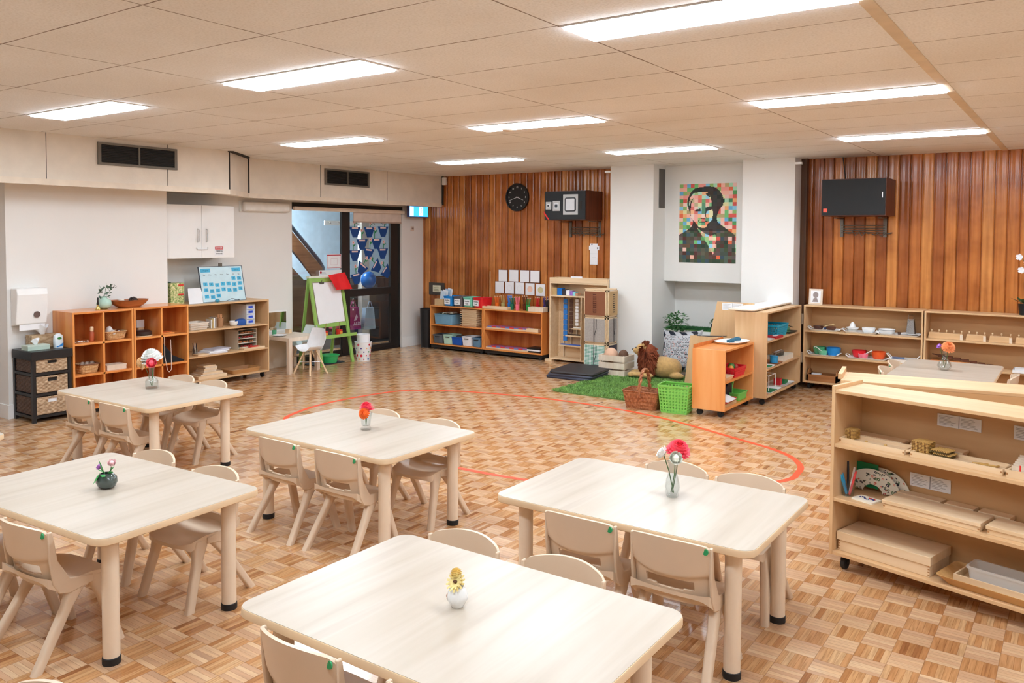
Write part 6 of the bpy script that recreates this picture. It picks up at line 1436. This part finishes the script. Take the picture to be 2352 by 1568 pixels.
t = thing('citrus_juicer', 'white citrus juicer with clear base on the upper shelf', 'juicer', FG(.50, .14, zt+.005)); obj('base', cup_mb(.05, .055, .035), col((190, 184, 176), .2), t); obj('cone', MB().lathe([(.062, .036), (.066, .05), (.05, .052), (.03, .06), (.026, .085), (.012, .105), (.002, .11)], 24), SATIN, t)
one('white_bowl', bowl_mb(.07, .055), SATIN, 'white bowl right of the citrus juicer', 'bowl', FG(.67, .14, zt+.005))
tray('white tray with bowl and grater on the upper shelf, at its right', FG, .985, .13, zt, .42, .22)
t = thing('enamel_bowl', 'white enamel bowl with dark rim line on the upper shelf', 'bowl', FG(.86, .12, zt+.005)); obj('bowl', bowl_mb(.085, .055), SATIN, t); obj('rim_line', MB().tube([(.0855*math.cos(2*PI*j/28), .0855*math.sin(2*PI*j/28), .048) for j in range(28)], .0016, 5, closed=True), col((60, 70, 90)), t)
one('egg_cup', cup_mb(.012, .018, .03), col((90, 60, 44)), 'tiny brown cup between enamel bowl and grater', 'cup', FG(.985, .12, zt+.005))
one('side_plate', MB().lathe([(.05, 0), (.095, .012), (.093, .014), (.05, .003)], 28), SATIN, 'white plate under the metal grater', 'plate', FG(1.10, .12, zt+.018))
t = thing('box_grater', 'steel box grater standing on a white plate', 'grater', FG(1.10, .12, zt+.024))
obj('body', MB().loft([rrect(.09, .07, .008, 0), rrect(.065, .05, .006, .15)]), plain('grater_steel', (140, 136, 132), .35, metal=.9, bump=.6, bscale=140), t); obj('top', MB().loft([rrect(.07, .055, .006, .15), rrect(.07, .055, .006, .162)]), CHROME, t); obj('handle', MB().tube([(-.028, 0, .162), (-.024, 0, .205), (.024, 0, .205), (.028, 0, .162)], .005, 6), CHROME, t)
tray('white tray of green and blue bowls on the middle shelf', FG, .20, .13, zm, .33, .22)
tray('white tray of red and orange bowls on the middle shelf', FG, .67, .13, zm, .42, .22)
for nm, lx, ly, r, h, c_ in (('green', .14, .17, .07, .085, (90, 176, 124)), ('mint', .20, .08, .048, .055, (120, 206, 164)), ('bright blue', .30, .14, .078, .09, (30, 140, 214)), ('red', .57, .17, .075, .08, (226, 36, 44)), ('pink', .63, .08, .052, .055, (246, 130, 150)), ('orange', .78, .14, .072, .085, (238, 96, 40))):
    one('plastic_bowl', bowl_mb(r, h, foot=.6), plain(nm.replace(' ', '_')+'_bowl', c_, .3), '%s bowl on a white tray, middle shelf at the right timber wall' % nm, 'bowl', FG(lx, ly, zm+.005), 0, 'coloured plastic bowls')
for k, (lx, lab) in enumerate(((.15, 'white spoon with curled end resting in the mint bowl'), (.68, 'white spoon resting in the pink bowl'))):
    s = -1 if k == 0 else 1
    one('plastic_spoon', MB().tube([(0, 0, 0), (s*.05, 0, .035), (s*.085, 0, .06), (s*.095, 0, .05)], .005, 6).ell((-s*.012, 0, -.004), .018, .012, .006), SATIN, lab, 'spoon', FG((.20, .63)[k], .08, zm+.04), 0, 'white spoons')
t = thing('handled_tray', 'white tray with raised handles and papers, right of the orange bowl', 'tray', FG(1.035, .13, zm), 0); obj('tray', MB().loft([rrect(.23, .2, .02, 0), rrect(.26, .22, .02, .035), rrect(.25, .21, .02, .035), rrect(.22, .19, .018, .004)]), SATIN, t)
for s in (-1, 1): obj('handle', MB().tube([(s*.12, -.04, .03), (s*.165, -.04, .08), (s*.165, .04, .08), (s*.12, .04, .03)], .006, 6), SATIN, t)
one('blue_booklet', blk(.12, .1, .006), col((100, 130, 176)), 'blue printed card in the tray with raised handles', 'card', FG(.98, .13, zm+.036), 8)
t = thing('wooden_caddy', 'brown wooden caddy box on the bottom shelf at the right timber wall', 'caddy', FG(.20, .14, zb), 0); CADW = wood('walnut_caddy', [(.3, (150, 96, 54)), (.7, (186, 128, 80))], 'x', 20, .1)
obj('box', box_open(.32, .2, .075, .01), CADW, t, smooth=0)
for s in (-1, 1): obj('end', MB().prism([(-.1, 0), (.1, 0), (.1, .075), (.03, .13), (-.03, .13), (-.1, .075)], s*.155-.005, s*.155+.005, axis='x'), CADW, t, smooth=0)
one('card_pack', blk(.1, .05, .02), PAPER, 'white cards lying in the brown wooden caddy', 'cards', FG(.12, .14, zb+.06))
# knobbed cylinder blocks
for k, (x0_, x1_) in enumerate(((.03, .36), (.38, .57), (.59, .80), (.82, 1.0))):
    t = thing('cylinder_block', 'long wooden block of knobbed cylinders on the upper shelf, %s from left' % ('first', 'second', 'third', 'fourth')[k], 'cylinder block', FH((x0_+x1_)/2, .10, zt), 0, 'knobbed cylinder blocks'); w_ = x1_-x0_
    obj('block', MB().prism([(-w_/2, 0), (w_/2, 0), (w_/2-.01, .06), (-w_/2+.01, .065)], -.035, .035, axis='y'), PLY, t, smooth=0, bevel=.003)
    obj('end_grip', MB().box(w_/2-.03, -.04, 0, w_/2-.005, -.034, .055).box(w_/2-.022, -.042, .03, w_/2-.014, -.04, .042), PALE, t, smooth=0)
    n__ = max(2, int(w_/.055))
    for q in range(n__): obj('knob', MB().lathe([(.003, .062), (.003, .072), (.008, .08), (.008, .088), (.003, .093)], 10, c=(-w_/2+.03+q*(w_-.05)/(n__-1), 0, 0)), BEECH, t)
one('bead_stair', blk(.4, .1, .045), PINE, 'orange wooden board on the middle shelf behind the far right table', 'board', FH(.25, .2, zm))
bs = MB()
for q in range(8): bs.box(.06+.075*q, -.02, .07-.011*q, .12+.075*q, .02, .095-.011*q)
bs.prism([(0, .09), (.62, .0), (.62, .01), (0, .10)], -.01, .01, axis='y')
one('brown_stair', bs, plain('brown_stair_wood', (96, 50, 26), .5), 'descending dark brown stair blocks on the middle shelf', 'stair blocks', FH(.06, .17, zm+.012))
t = thing('paper_tray', 'pile of white papers overhanging the middle shelf at the far right', 'paper tray', FH(.98, .09, zm)); obj('tray', box_open(.34, .2, .03, .005), SATIN, t, smooth=0)
for k in range(3): obj('sheet', blk(.31, .18, .008), PAPER if k % 2 == 0 else col((190, 200, 226)), t, smooth=0).location = (0, 0, .012+.009*k)

# ---- tall side-on shelf (FI: lx along +y, ly toward -x)
def openwork(label, F_, lx, ly, z, w_, d_, h_, c_, rz=0, holes=(10, 4), name='open_basket', cat='basket', hole=.3, taper=.88, grp=None):
    t = thing(name, label, cat, F_(lx, ly, z), F_.rz+rz, grp); m_ = plain('basket_%d_%d_%d' % c_, c_, .4); a, b = w_/2*taper, d_/2*taper; A, B = w_/2, d_/2
    q = MB()
    q.perf((-a, -b, .01), (a, -b, .01), (A, -B, h_-.02), (-A, -B, h_-.02), holes[0], holes[1], hole); q.perf((a, b, .01), (-a, b, .01), (-A, B, h_-.02), (A, B, h_-.02), holes[0], holes[1], hole)
    h2 = max(2, int(holes[0]*d_/w_)); q.perf((a, -b, .01), (a, b, .01), (A, B, h_-.02), (A, -B, h_-.02), h2, holes[1], hole); q.perf((-a, b, .01), (-a, -b, .01), (-A, -B, h_-.02), (-A, B, h_-.02), h2, holes[1], hole)
    obj('wall', q, m_, t, smooth=0, solid=.004)
    obj('rim', MB().loft([rrect(w_, d_, .012, h_-.022), rrect(w_+.012, d_+.012, .015, h_-.018), rrect(w_+.016, d_+.016, .015, h_), rrect(w_-.002, d_-.002, .012, h_), rrect(w_-.004, d_-.004, .012, h_-.02)], cap0=False, cap1=False), m_, t, solid=.002)
    obj('base', MB().loft([rrect(w_*taper, d_*taper, .01, 0), rrect(w_*taper, d_*taper, .01, .012)]), m_, t, smooth=0)
    return t
fz1, fz2, fz3 = .6605, .3755, .0905
openwork('turquoise open plastic basket on the tall shelf upper level', FI, .60, .14, fz1, .36, .24, .13, (30, 160, 190), holes=(14, 5), hole=.28)
t = thing('craft_board', 'dark tray of green craft pieces at the far end of the upper level', 'tray', FI(.99, .12, fz1), 90); obj('tray', tray_mb(.30, .22, .014), BLACK, t); obj('felt', MB().ell((.0, 0, .04), .08, .06, .035).box(-.13, -.08, .015, -.02, .0, .02), col((90, 130, 90), .8), t); obj('scissors', MB().tube([(.05, -.03, .07), (.12, -.06, .05)], .006, 6), CHROME, t)
t = thing('red_folder', 'red box with a white strip on the tall shelf upper level', 'box', FI(.40, .06, fz1), 88); obj('box', blk(.24, .13, .025), col((186, 34, 44)), t, smooth=0); obj('strip', blk(.1, .03, .006), PAPER, t, smooth=0).location = (-.02, -.03, .0255)
one('craft_bag', MB().ell((0, 0, .04), .08, .05, .035), col((112, 110, 84), .8), 'olive cloth pouch behind the red box, upper level', 'pouch', FI(.22, .14, fz1+.004), 80)
one('white_dish', MB().loft([rrect(.2, .12, .03, 0), rrect(.22, .14, .03, .014)]), SATIN, 'white tray end at the near side of the upper level', 'tray', FI(.14, .06, fz1), 90)
t = thing('cutlery_box', 'white box of shiny metal cups on the tall shelf middle level', 'box', FI(.84, .12, fz2), 90); obj('box', box_open(.40, .18, .055, .005), col((236, 226, 210)), t, smooth=0)
for k in range(5): one('metal_cup', cup_mb(.022, .03, .06), CHROME, 'shiny steel cup in the white box, %s from the near end' % ('first', 'second', 'third', 'fourth', 'fifth')[k], 'cup', FI(.70+.058*k, .13, fz2+.03), 0, 'steel cups in the white box')
one('blue_tin', MB().lathe([(.042, 0), (.042, .06), (.044, .062), (.044, .072), (.03, .074)], 24), plain('blue_tin_paint', (50, 150, 200), .35), 'round blue tin on a brown tray, tall shelf middle level', 'tin', FI(.46, .07, fz2+.012))
tray('brown wooden tray under the round blue tin', FI, .44, .10, fz2, .32, .2, c_=(170, 110, 74), hand=False, g='trays in the tall shelf')
tray('white tray with green cloth at the near end of the middle level', FI, .17, .09, fz2, .26, .2, hand=False, g='trays in the tall shelf')
one('green_cloth', blk(.16, .12, .008), col((50, 130, 80), .8), 'green cloth on the near white tray of the middle level', 'cloth', FI(.17, .08, fz2+.0045), 90)
one('grey_tin', cup_mb(.05, .05, .045), GLASS, 'clear glass dish behind the near white tray', 'dish', FI(.25, .24, fz2))
tray('white tray with red box at the far end of the bottom level', FI, .86, .13, fz3, .42, .24, hand=False, g='trays in the tall shelf')
one('red_block', blk(.08, .07, .07), col((206, 40, 50)), 'red cube box on the far bottom tray', 'box', FI(.78, .12, fz3+.006), 90)
one('green_block', blk(.12, .1, .035), col((40, 120, 70), .7), 'green pieces on the far bottom tray', 'pieces', FI(.92, .12, fz3+.006), 90)
tray('white tray with a wire frame at the near side of the bottom level', FI, .38, .13, fz3, .44, .24, hand=False, g='trays in the tall shelf')
one('green_felt', blk(.2, .15, .008), col((30, 110, 64), .8), 'green felt on the near bottom tray', 'felt', FI(.36, .10, fz3+.006), 90)
wf = MB()
for y_ in (-.06, .06): wf.tube([(-.11, y_, 0), (-.11, y_, .16), (.11, y_, .16), (.11, y_, 0)], .005, 6)
wf.tube([(-.11, -.06, .16), (-.11, .06, .16)], .005, 6).tube([(.11, -.06, .16), (.11, .06, .16)], .005, 6)
one('white_stand', wf, SATIN, 'white wire stand on the near bottom tray', 'stand', FI(.38, .12, fz3+.016), 90)
one('red_mat', blk(.14, .12, .006), col((230, 120, 90), .8), 'coral coloured mat at the near end of the bottom level', 'mat', FI(.10, .10, fz3), 90)
t = thing('long_whiteboard', 'long white board with wooden rim lying on the tall shelf top', 'whiteboard', FI(.64, .27, .961), 90); obj('board', MB().loft([rrect(1.30, .26, .03, .005), rrect(1.30, .26, .03, .022)]), SATIN, t, smooth=0); obj('rim', MB().tube(rrect(1.32, .28, .04, .014, 5), .009, 7, closed=True), PALE, t)
# ---- orange shelf (FJ)
t = thing('serving_tray', 'large white oval tray on the orange shelf top', 'tray', FJ(.96-.06, .15, .651), 80, 'white plastic trays'); obj('tray', MB().loft([rrect(.36, .22, .09, 0), rrect(.42, .28, .12, .022), rrect(.412, .272, .118, .023), rrect(.35, .21, .085, .004)]), SATIN, t)
t.location = FJ(.62, .16, .651); bpy.data.objects[t.name].scale = (.95, 1, 1)
one('teal_scarf', MB().tube([(-.10, .02, .015), (-.04, -.02, .02), (.03, .02, .018), (.10, -.01, .02), (.14, .03, .03)], [.012, .016, .014, .015, .01], 8).tube([(-.10, -.01, .012), (0, .03, .02), (.09, .02, .03)], .012, 8), plain('teal_cloth', (44, 96, 120), .8), 'twisted teal cloth and clips on the oval white tray', 'cloth', FJ(.64, .15, .66), 80)
openwork('bright red open basket of toy vegetables on the orange shelf', FJ, .46, .10, .3455, .30, .18, .095, (220, 30, 50), holes=(9, 3), hole=.26)
for k, (lx, c_, nm, r) in enumerate(((.40, (226, 150, 60), 'orange', .03), (.46, (70, 130, 60), 'green', .034), (.54, (180, 60, 50), 'red', .026), (.50, (60, 100, 50), 'dark green', .028))): one('toy_vegetable', MB().ell((0, 0, 0), r, r, r*1.1), col(c_, .5), '%s toy vegetable in the bright red basket' % nm, 'toy', FJ(lx, .09+.02*(k % 2), .42+.01*(k % 2)), 0, 'toy vegetables in the red basket')
t = thing('wooden_tray', 'curved wooden tray with purple cloth at the near end of the orange shelf', 'tray', FJ(.17, .12, .3455), 90); obj('tray', tray_mb(.26, .22, .035, .008), BEECH, t); obj('cloth', blk(.14, .1, .012), col((80, 70, 110), .8), t, smooth=0).location = (-.02, 0, .009)
one('lime_tub', lbin(.26, .18, .08, .85), plain('lime_plastic', (110, 200, 90), .4), 'lime green tub at the far end of the orange shelf bottom', 'tub', FJ(.60, .11, .0855), 90)
t = thing('dustpan', 'black and purple dustpan with lime handle leaning in the orange shelf', 'dustpan', FJ(.46, .17, .11), 90); obj('pan', MB().prism([(-.14, 0), (.1, 0), (.1, .13), (.02, .17), (-.14, .06)], -.04, .03, axis='y'), col((44, 30, 56), .5), t, smooth=0, bevel=.008); obj('handle', MB().tube([(.09, -.02, .02), (.11, -.03, .09), (.17, -.03, .19)], .012, 7), col((110, 200, 90), .4), t)
one('red_tray', MB().loft([rrect(.34, .2, .03, 0), rrect(.36, .22, .03, .02)]), col((206, 26, 50), .4), 'red tray under a white sheet on the orange shelf bottom', 'tray', FJ(.25, .13, .12), 92)
one('cork_mat', blk(.34, .22, .03), CARD, 'brown cork mat stack under the red tray', 'mat', FJ(.24, .14, .0855), 90)
one('white_sheet', MB().sheet(lambda u, v: (-.12+.24*u, -.09+.16*v, .0+.05*v), 4, 4, (0, 0, .002)), PAPER, 'white sheet propped over the red tray', 'paper', FJ(.20, .09, .142), 90)
# leaning plywood boards + cards behind them
t = thing('plywood_divider', 'low plywood panel with instruction card left of the orange shelf', 'panel', (-3.40, 8.62, .012)); obj('panel', MB().prism([(-.27, .0), (.28, .0), (.28, .62), (-.20, .62)], 0, .018, axis='y'), PLYV, t, smooth=0); obj('side', MB().prism([(-.245, 0), (-.225, 0), (-.17, .62), (-.185, .62)], .018, .12, axis='y'), PLYV, t, smooth=0)
Fp = Frame(-3.40, 8.62, 0); card_pair(Fp, .03, 0, .10, .30, .075, 'instruction card low on the plywood panel left of the orange shelf')
t = thing('plywood_divider', 'taller plywood panel with slanted edge behind the tall shelf', 'panel', (-3.30, 8.95, 0)); obj('panel', MB().prism([(-.30, .0), (.30, .0), (.30, 1.0), (-.12, 1.0), (-.2, .62)], 0, .018, axis='y'), PLYV, t, smooth=0); obj('foot', MB().box(-.28, .018, 0, .28, .1, .02), PLYV, t, smooth=0)
Fp = Frame(-3.30, 8.95, 0); card_pair(Fp, .06, 0, .91, .24, .08, 'instruction card at the top of the slanted plywood panel')
one('patterned_strip', MB().prism([(-.14, 0), (.14, .02), (.14, .025), (-.14, .008)], -.03, .03, axis='y'), col((70, 66, 64)), 'dark patterned cloth lying along the low plywood panel top', 'cloth', (-3.36, 8.70, .621))
# ---- baskets on the floor
WB = wood('brown_wicker', [(.2, (104, 58, 32)), (.5, (160, 96, 58)), (.8, (200, 140, 96))], 'z', 60, .6, .5)
t = basket('brown wicker basket with tall hoop handle at the rug corner', (-3.64, 7.56, .0), 4, .38, .27, .18, WB, 9, 44)
q = MB(); q2 = MB()
for ph in (0, PI): q.tube([(.0+.012*math.cos(ph+k*1.4), -.14*math.cos(PI*k/24)+.012*math.sin(ph+k*1.4)*math.sin(PI*k/24), .12+.27*math.sin(PI*k/24)**.8) for k in range(25)], .011, 7)
obj('handle', q, WB, t)
one('pink_paper', blk(.14, .08, .01), col((236, 206, 214)), 'pale pink paper lying in the brown wicker basket', 'paper', (-3.62, 7.54, .12), 20)
openwork('lime green perforated laundry basket beside the orange shelf', Frame(-3.29, 7.56, 0), 0, 0, .0, .31, .23, .275, (130, 204, 92), rz=6, holes=(9, 8), hole=.33, taper=.84)

# ================================================================ FOREGROUND SHELF (FK)
FROST = plain('frosted_clear_plastic', (236, 230, 222), .3, vary=0); FROST.node_tree.nodes['Principled BSDF'].inputs['Alpha'].default_value = .45
k1, k2, k3 = .6605, .3775, .0955
def fingered(label, lx0, lx1, ly, z, h_, d_, name='wooden_tray', endh=True, lid=False):
    w_ = lx1-lx0; t = thing(name, label, 'box' if lid else 'tray', FK((lx0+lx1)/2, ly, z), FK.rz)
    if lid:
        obj('base', blk(w_-.012, d_-.012, h_*.55), BEECH, t, smooth=0, bevel=.0015)
        l = MB().box(-w_/2, -d_/2, h_*.56, w_/2, d_/2, h_); obj('lid', l, BEECH, t, smooth=0, bevel=.002)
    else:
        obj('tray', box_open(w_, d_, h_, .009), BEECH, t, smooth=0)
    nt_ = MB(); n_f = max(3, int(h_/.012))
    for s in (-1, 1):
        for q in range(n_f):
            if q % 2: nt_.box(s*(w_/2-(.0 if not lid else .006))-.0006, -d_/2-.0006 if not lid else -d_/2+.0054, q*h_*(.55 if lid else 1)/n_f, s*(w_/2-(.0 if not lid else .006))-s*.009, -d_/2+.006, (q+.9)*h_*(.55 if lid else 1)/n_f)
    obj('finger_joints', nt_, plain('end_grain', (176, 124, 78), .6), t, smooth=0)['kind'] = 'stuff'
    if endh and not lid: obj('grip', MB().tube([(w_/2-.004, -d_*.3, h_*.6), (w_/2+.012, -d_*.3, h_*.75), (w_/2+.012, d_*.3, h_*.75), (w_/2-.004, d_*.3, h_*.6)], .007, 8), BEECH, t)
    return t
fingered('long wooden tray with one bead cube, left on the upper foreground shelf', .02, .355, .115, k1, .026, .13)
fingered('long wooden tray with dark bead cube, right on the upper foreground shelf', .385, .795, .115, k1, .026, .13)
BD = plain('golden_beads', (214, 170, 96), .35); BDK = plain('bead_gaps', (110, 66, 34), .6)
def beadcube(label, lx, ly, z, s, h_, n, nz, dark=False):
    t = thing('bead_cube', label, 'bead cube', FK(lx, ly, z), FK.rz-4)
    obj('core', blk(s*.96, s*.96, h_*.98), BDK, t, smooth=0)
    m_ = MB(); p = s/n; pz = h_/nz
    for iz in range(nz):
        for i in range(n):
            for (x, y) in ((-s/2+p*(i+.5), -s/2), (s/2, -s/2+p*(i+.5)), (-s/2, -s/2+p*(i+.5))): m_.ell((x, y, pz*(iz+.5)), p*.44, p*.44, pz*.44, 6, 4)
    for i in range(n):
        for j in range(n): m_.ell((-s/2+p*(i+.5), -s/2+p*(j+.5), h_), p*.44, p*.44, p*.3, 6, 4)
    obj('beads', m_, plain('dark_olive_beads', (110, 92, 50), .35) if dark else BD, t, smooth=60)['kind'] = 'stuff'
beadcube('small golden bead cube standing alone at the left of the upper foreground shelf', .035, .145, k1+.01, .064, .05, 8, 7)
beadcube('taller golden bead cube in the right tray of the upper foreground shelf', .415, .125, k1+.01, .078, .062, 11, 9)
for k in range(5): beadcube('flat golden bead square right of the tall bead cube, %s in the pile' % ('lowest', 'second', 'middle', 'fourth', 'top')[k], .51+.004*(k % 3)-.006*(k > 2), .125, k1+.01+.0078*k, .078, .0055, 10, 1, dark=k not in (2, 4))
for k, (a, lab) in enumerate(((20, 'leftmost'), (40, 'second'), (15, 'third'), (60, 'rightmost'))): one('bead_bar', MB().tube([(-.022, 0, 0), (.022, 0, 0)], .0045, 6), BD, 'golden bead bar in the right upper tray, %s' % lab, 'bead bar', FK(.665+.026*k, .12, k1+.015), a, 'loose golden bead bars')
for k, lx in enumerate((.13, .23)): one('bead_unit', MB().ell((0, 0, 0), .008, .005, .005), BD, 'tiny golden bead in the left upper tray, %s one' % ('left', 'right')[k], 'bead', FK(lx, .12, k1+.014), 0, 'single golden beads')
fingered('flat wooden box along the back of the upper foreground shelf, left', .03, .285, .225, k1, .028, .09, name='back_box', lid=True)
fingered('flat wooden box along the back of the upper foreground shelf, right', .32, .57, .235, k1, .03, .08, name='back_box', lid=True)
t = fingered('pale card box with red numbers at the right end of the upper foreground shelf', .815, 1.12, .10, k1, .035, .14, name='number_box', endh=False)
for k in range(6):
    c_ = obj('number_card', MB().box(-.135, -.055+.02*k, .01, .13, -.052+.02*k, .055+.006*k), PALE, t, smooth=0)
    obj('numeral', upright(text_mb('1', .045, bold=.001), -.10, .042, -.0555+.02*k), col((226, 44, 40)), c_, smooth=0) if k == 0 else None
card_pair(FK, .515, .288, .785, .205, .062, 'laminated card behind the bead cubes in the foreground shelf')
card_pair(FK, .86, .288, .782, .2, .065, 'laminated card cut by the right edge, upper foreground shelf')
card_pair(FK, .385, .288, .45, .20, .068, 'laminated card on the foreground shelf back, middle level')
# middle level
one('pen_glass', cup_mb(.03, .037, .072), GLASS, 'clear glass of marker pens at the left of the middle foreground shelf', 'glass', FK(.05, .095, k2))
for k, (a, c_, nm, L_) in enumerate(((2.8, (40, 150, 200), 'bright blue', .11), (3.3, (50, 160, 205), 'second blue', .10), (1.9, (26, 26, 30), 'black', .165), (.9, (222, 210, 206), 'white', .14), (.2, (236, 80, 80), 'red', .125))):
    one('marker_pen', MB().tube([(0, 0, 0), (.022*math.cos(a), .022*math.sin(a), L_*.75), (.03*math.cos(a), .03*math.sin(a), L_)], [.006, .0062, .005], 8), col(c_, .35), '%s marker pen in the clear glass' % nm, 'pen', FK(.05+.008*math.cos(a), .095+.008*math.sin(a), k2+.006), 0, 'marker pens in the glass')
def fan(u, v): a = R(172-164*u); rr = .045+.082*v; return (rr*1.18*math.cos(a), 0, rr*math.sin(a)*1.0)
rf = random.Random(31); sp2 = [(rf.random(), rf.random()*.9, rf.choice(((214, 120, 100), (40, 50, 44), (90, 120, 80), (60, 60, 70), (180, 60, 50))), rf.uniform(.03, .075)) for _ in range(55)]
def fcol(u, v):
    for a, b, c_, s_ in sp2:
        d_ = math.hypot((u-a)*2.2, (v-b)*.75)
        if d_ < s_ and d_ > s_*.35: return c_
        if d_ <= s_*.35: return (236, 226, 214)
    return (228, 222, 206)
t = thing('napkin_holder', 'fan shaped floral paper holder with green card behind', 'holder', FK(.115, .232, k2), FK.rz)
obj('front_fan', MB().sheet(fan, 90, 30, (0, .004, 0), cfn=fcol), COLATTR, t, smooth=0); b2 = obj('back_fan', MB().sheet(fan, 60, 16, (0, .004, 0), cfn=fcol), COLATTR, t, smooth=0); b2.location = (.035, .03, .008)
obj('green_card', MB().box(-.10, .018, .02, .02, .021, .15), col((20, 130, 80)), t, smooth=0)
one('ceramic_tile', blk(.115, .085, .009), col((236, 226, 208), .4), 'small cream tile with a bead picture in front of the floral holder', 'tile', FK(.155, .085, k2), FK.rz-8)
tm = MB(); 
for k in range(10): tm.ell((-.035+.008*k, .01*math.sin(k), .011), .005, .005, .003, 8, 5)
obj('beads', tm, col((40, 50, 110)), bpy.data.objects['ceramic_tile']); tm = MB()
for k in range(5): tm.ell((.01+.007*k, .012+.004*(k % 2), .012), .005, .005, .003, 8, 5)
obj('red_beads', tm, col((200, 60, 50)), bpy.data.objects['ceramic_tile'])
fingered('long closed wooden box on the middle foreground shelf', .255, .715, .12, k2, .042, .165, name='letter_box', lid=True)
fingered('closed wooden box right of the long one, middle foreground shelf', .735, 1.17, .12, k2, .042, .165, name='letter_box', lid=True)
for k, (a, b) in enumerate(((.25, .468), (.485, .62), (.64, .78))): fingered('low back box behind the long closed boxes, %s from left' % ('first', 'second', 'third')[k], a, b, .245, k2, .045, .07, name='back_box', lid=True)
# bottom level
fingered('large flat closed wooden box on the bottom foreground shelf', .025, .50, .155, k3, .10, .24, name='map_box', lid=True)
t = thing('oak_tray', 'long oak tray with clear tub on the bottom foreground shelf', 'tray', FK(.84, .13, k3), FK.rz); obj('tray', tray_mb(.62, .25, .04, .012, .05), wood('golden_oak', [(.3, (196, 146, 88)), (.7, (220, 176, 118))], 'x', 20, .1), t)
t = thing('insert_box', 'shallow beech box inside the long oak tray', 'box', FK(.85, .13, k3+.0125), FK.rz); obj('box', box_open(.50, .17, .04, .008), BEECH, t, smooth=0)
one('clear_tub', lbin(.44, .13, .075, .92, .02, .003), FROST, 'frosted clear plastic tub in the long oak tray', 'tub', FK(.86, .135, k3+.022), FK.rz)
# ================================================================ CAMERA, WORLD, COLOUR
yaw, pitch, roll = -.610, .042, .005
F, SY = 1891.6, -163.04
f0 = Vector((math.sin(yaw), math.cos(yaw), 0)); r0 = Vector((math.cos(yaw), -math.sin(yaw), 0)); u0 = Vector((0, 0, 1))
f2 = f0*math.cos(pitch)-u0*math.sin(pitch); u2 = u0*math.cos(pitch)+f0*math.sin(pitch)
r3 = r0*math.cos(roll)+u2*math.sin(roll); u3 = u2*math.cos(roll)-r0*math.sin(roll)
cd = bpy.data.cameras.new('camera'); cam = bpy.data.objects.new('camera', cd); C.objects.link(cam)
cd.sensor_width = 36; cd.lens = F/2352*36; cd.shift_y = SY/2352; cd.clip_start = .05
Mx = Matrix((r3, u3, -f2)).transposed().to_4x4(); Mx.translation = (0, 0, 1.73); cam.matrix_world = Mx
sc = bpy.context.scene; sc.camera = cam
w = bpy.data.worlds.new('world'); sc.world = w; w.use_nodes = True
w.node_tree.nodes['Background'].inputs[0].default_value = (.75, .85, 1, 1); w.node_tree.nodes['Background'].inputs[1].default_value = .4
sc.view_settings.view_transform = 'Standard'; sc.view_settings.look = 'None'; sc.view_settings.exposure = EXPO; sc.view_settings.gamma = 1
sc.view_settings.use_curve_mapping = False
sc.cycles.use_denoising = True
sc.cycles.max_bounces = 6; sc.cycles.diffuse_bounces = 4; sc.cycles.glossy_bounces = 3; sc.cycles.transmission_bounces = 4; sc.cycles.transparent_max_bounces = 12
sc.cycles.adaptive_threshold = .1
sc.cycles.caustics_reflective = False; sc.cycles.caustics_refractive = False; sc.cycles.sample_clamp_indirect = 6
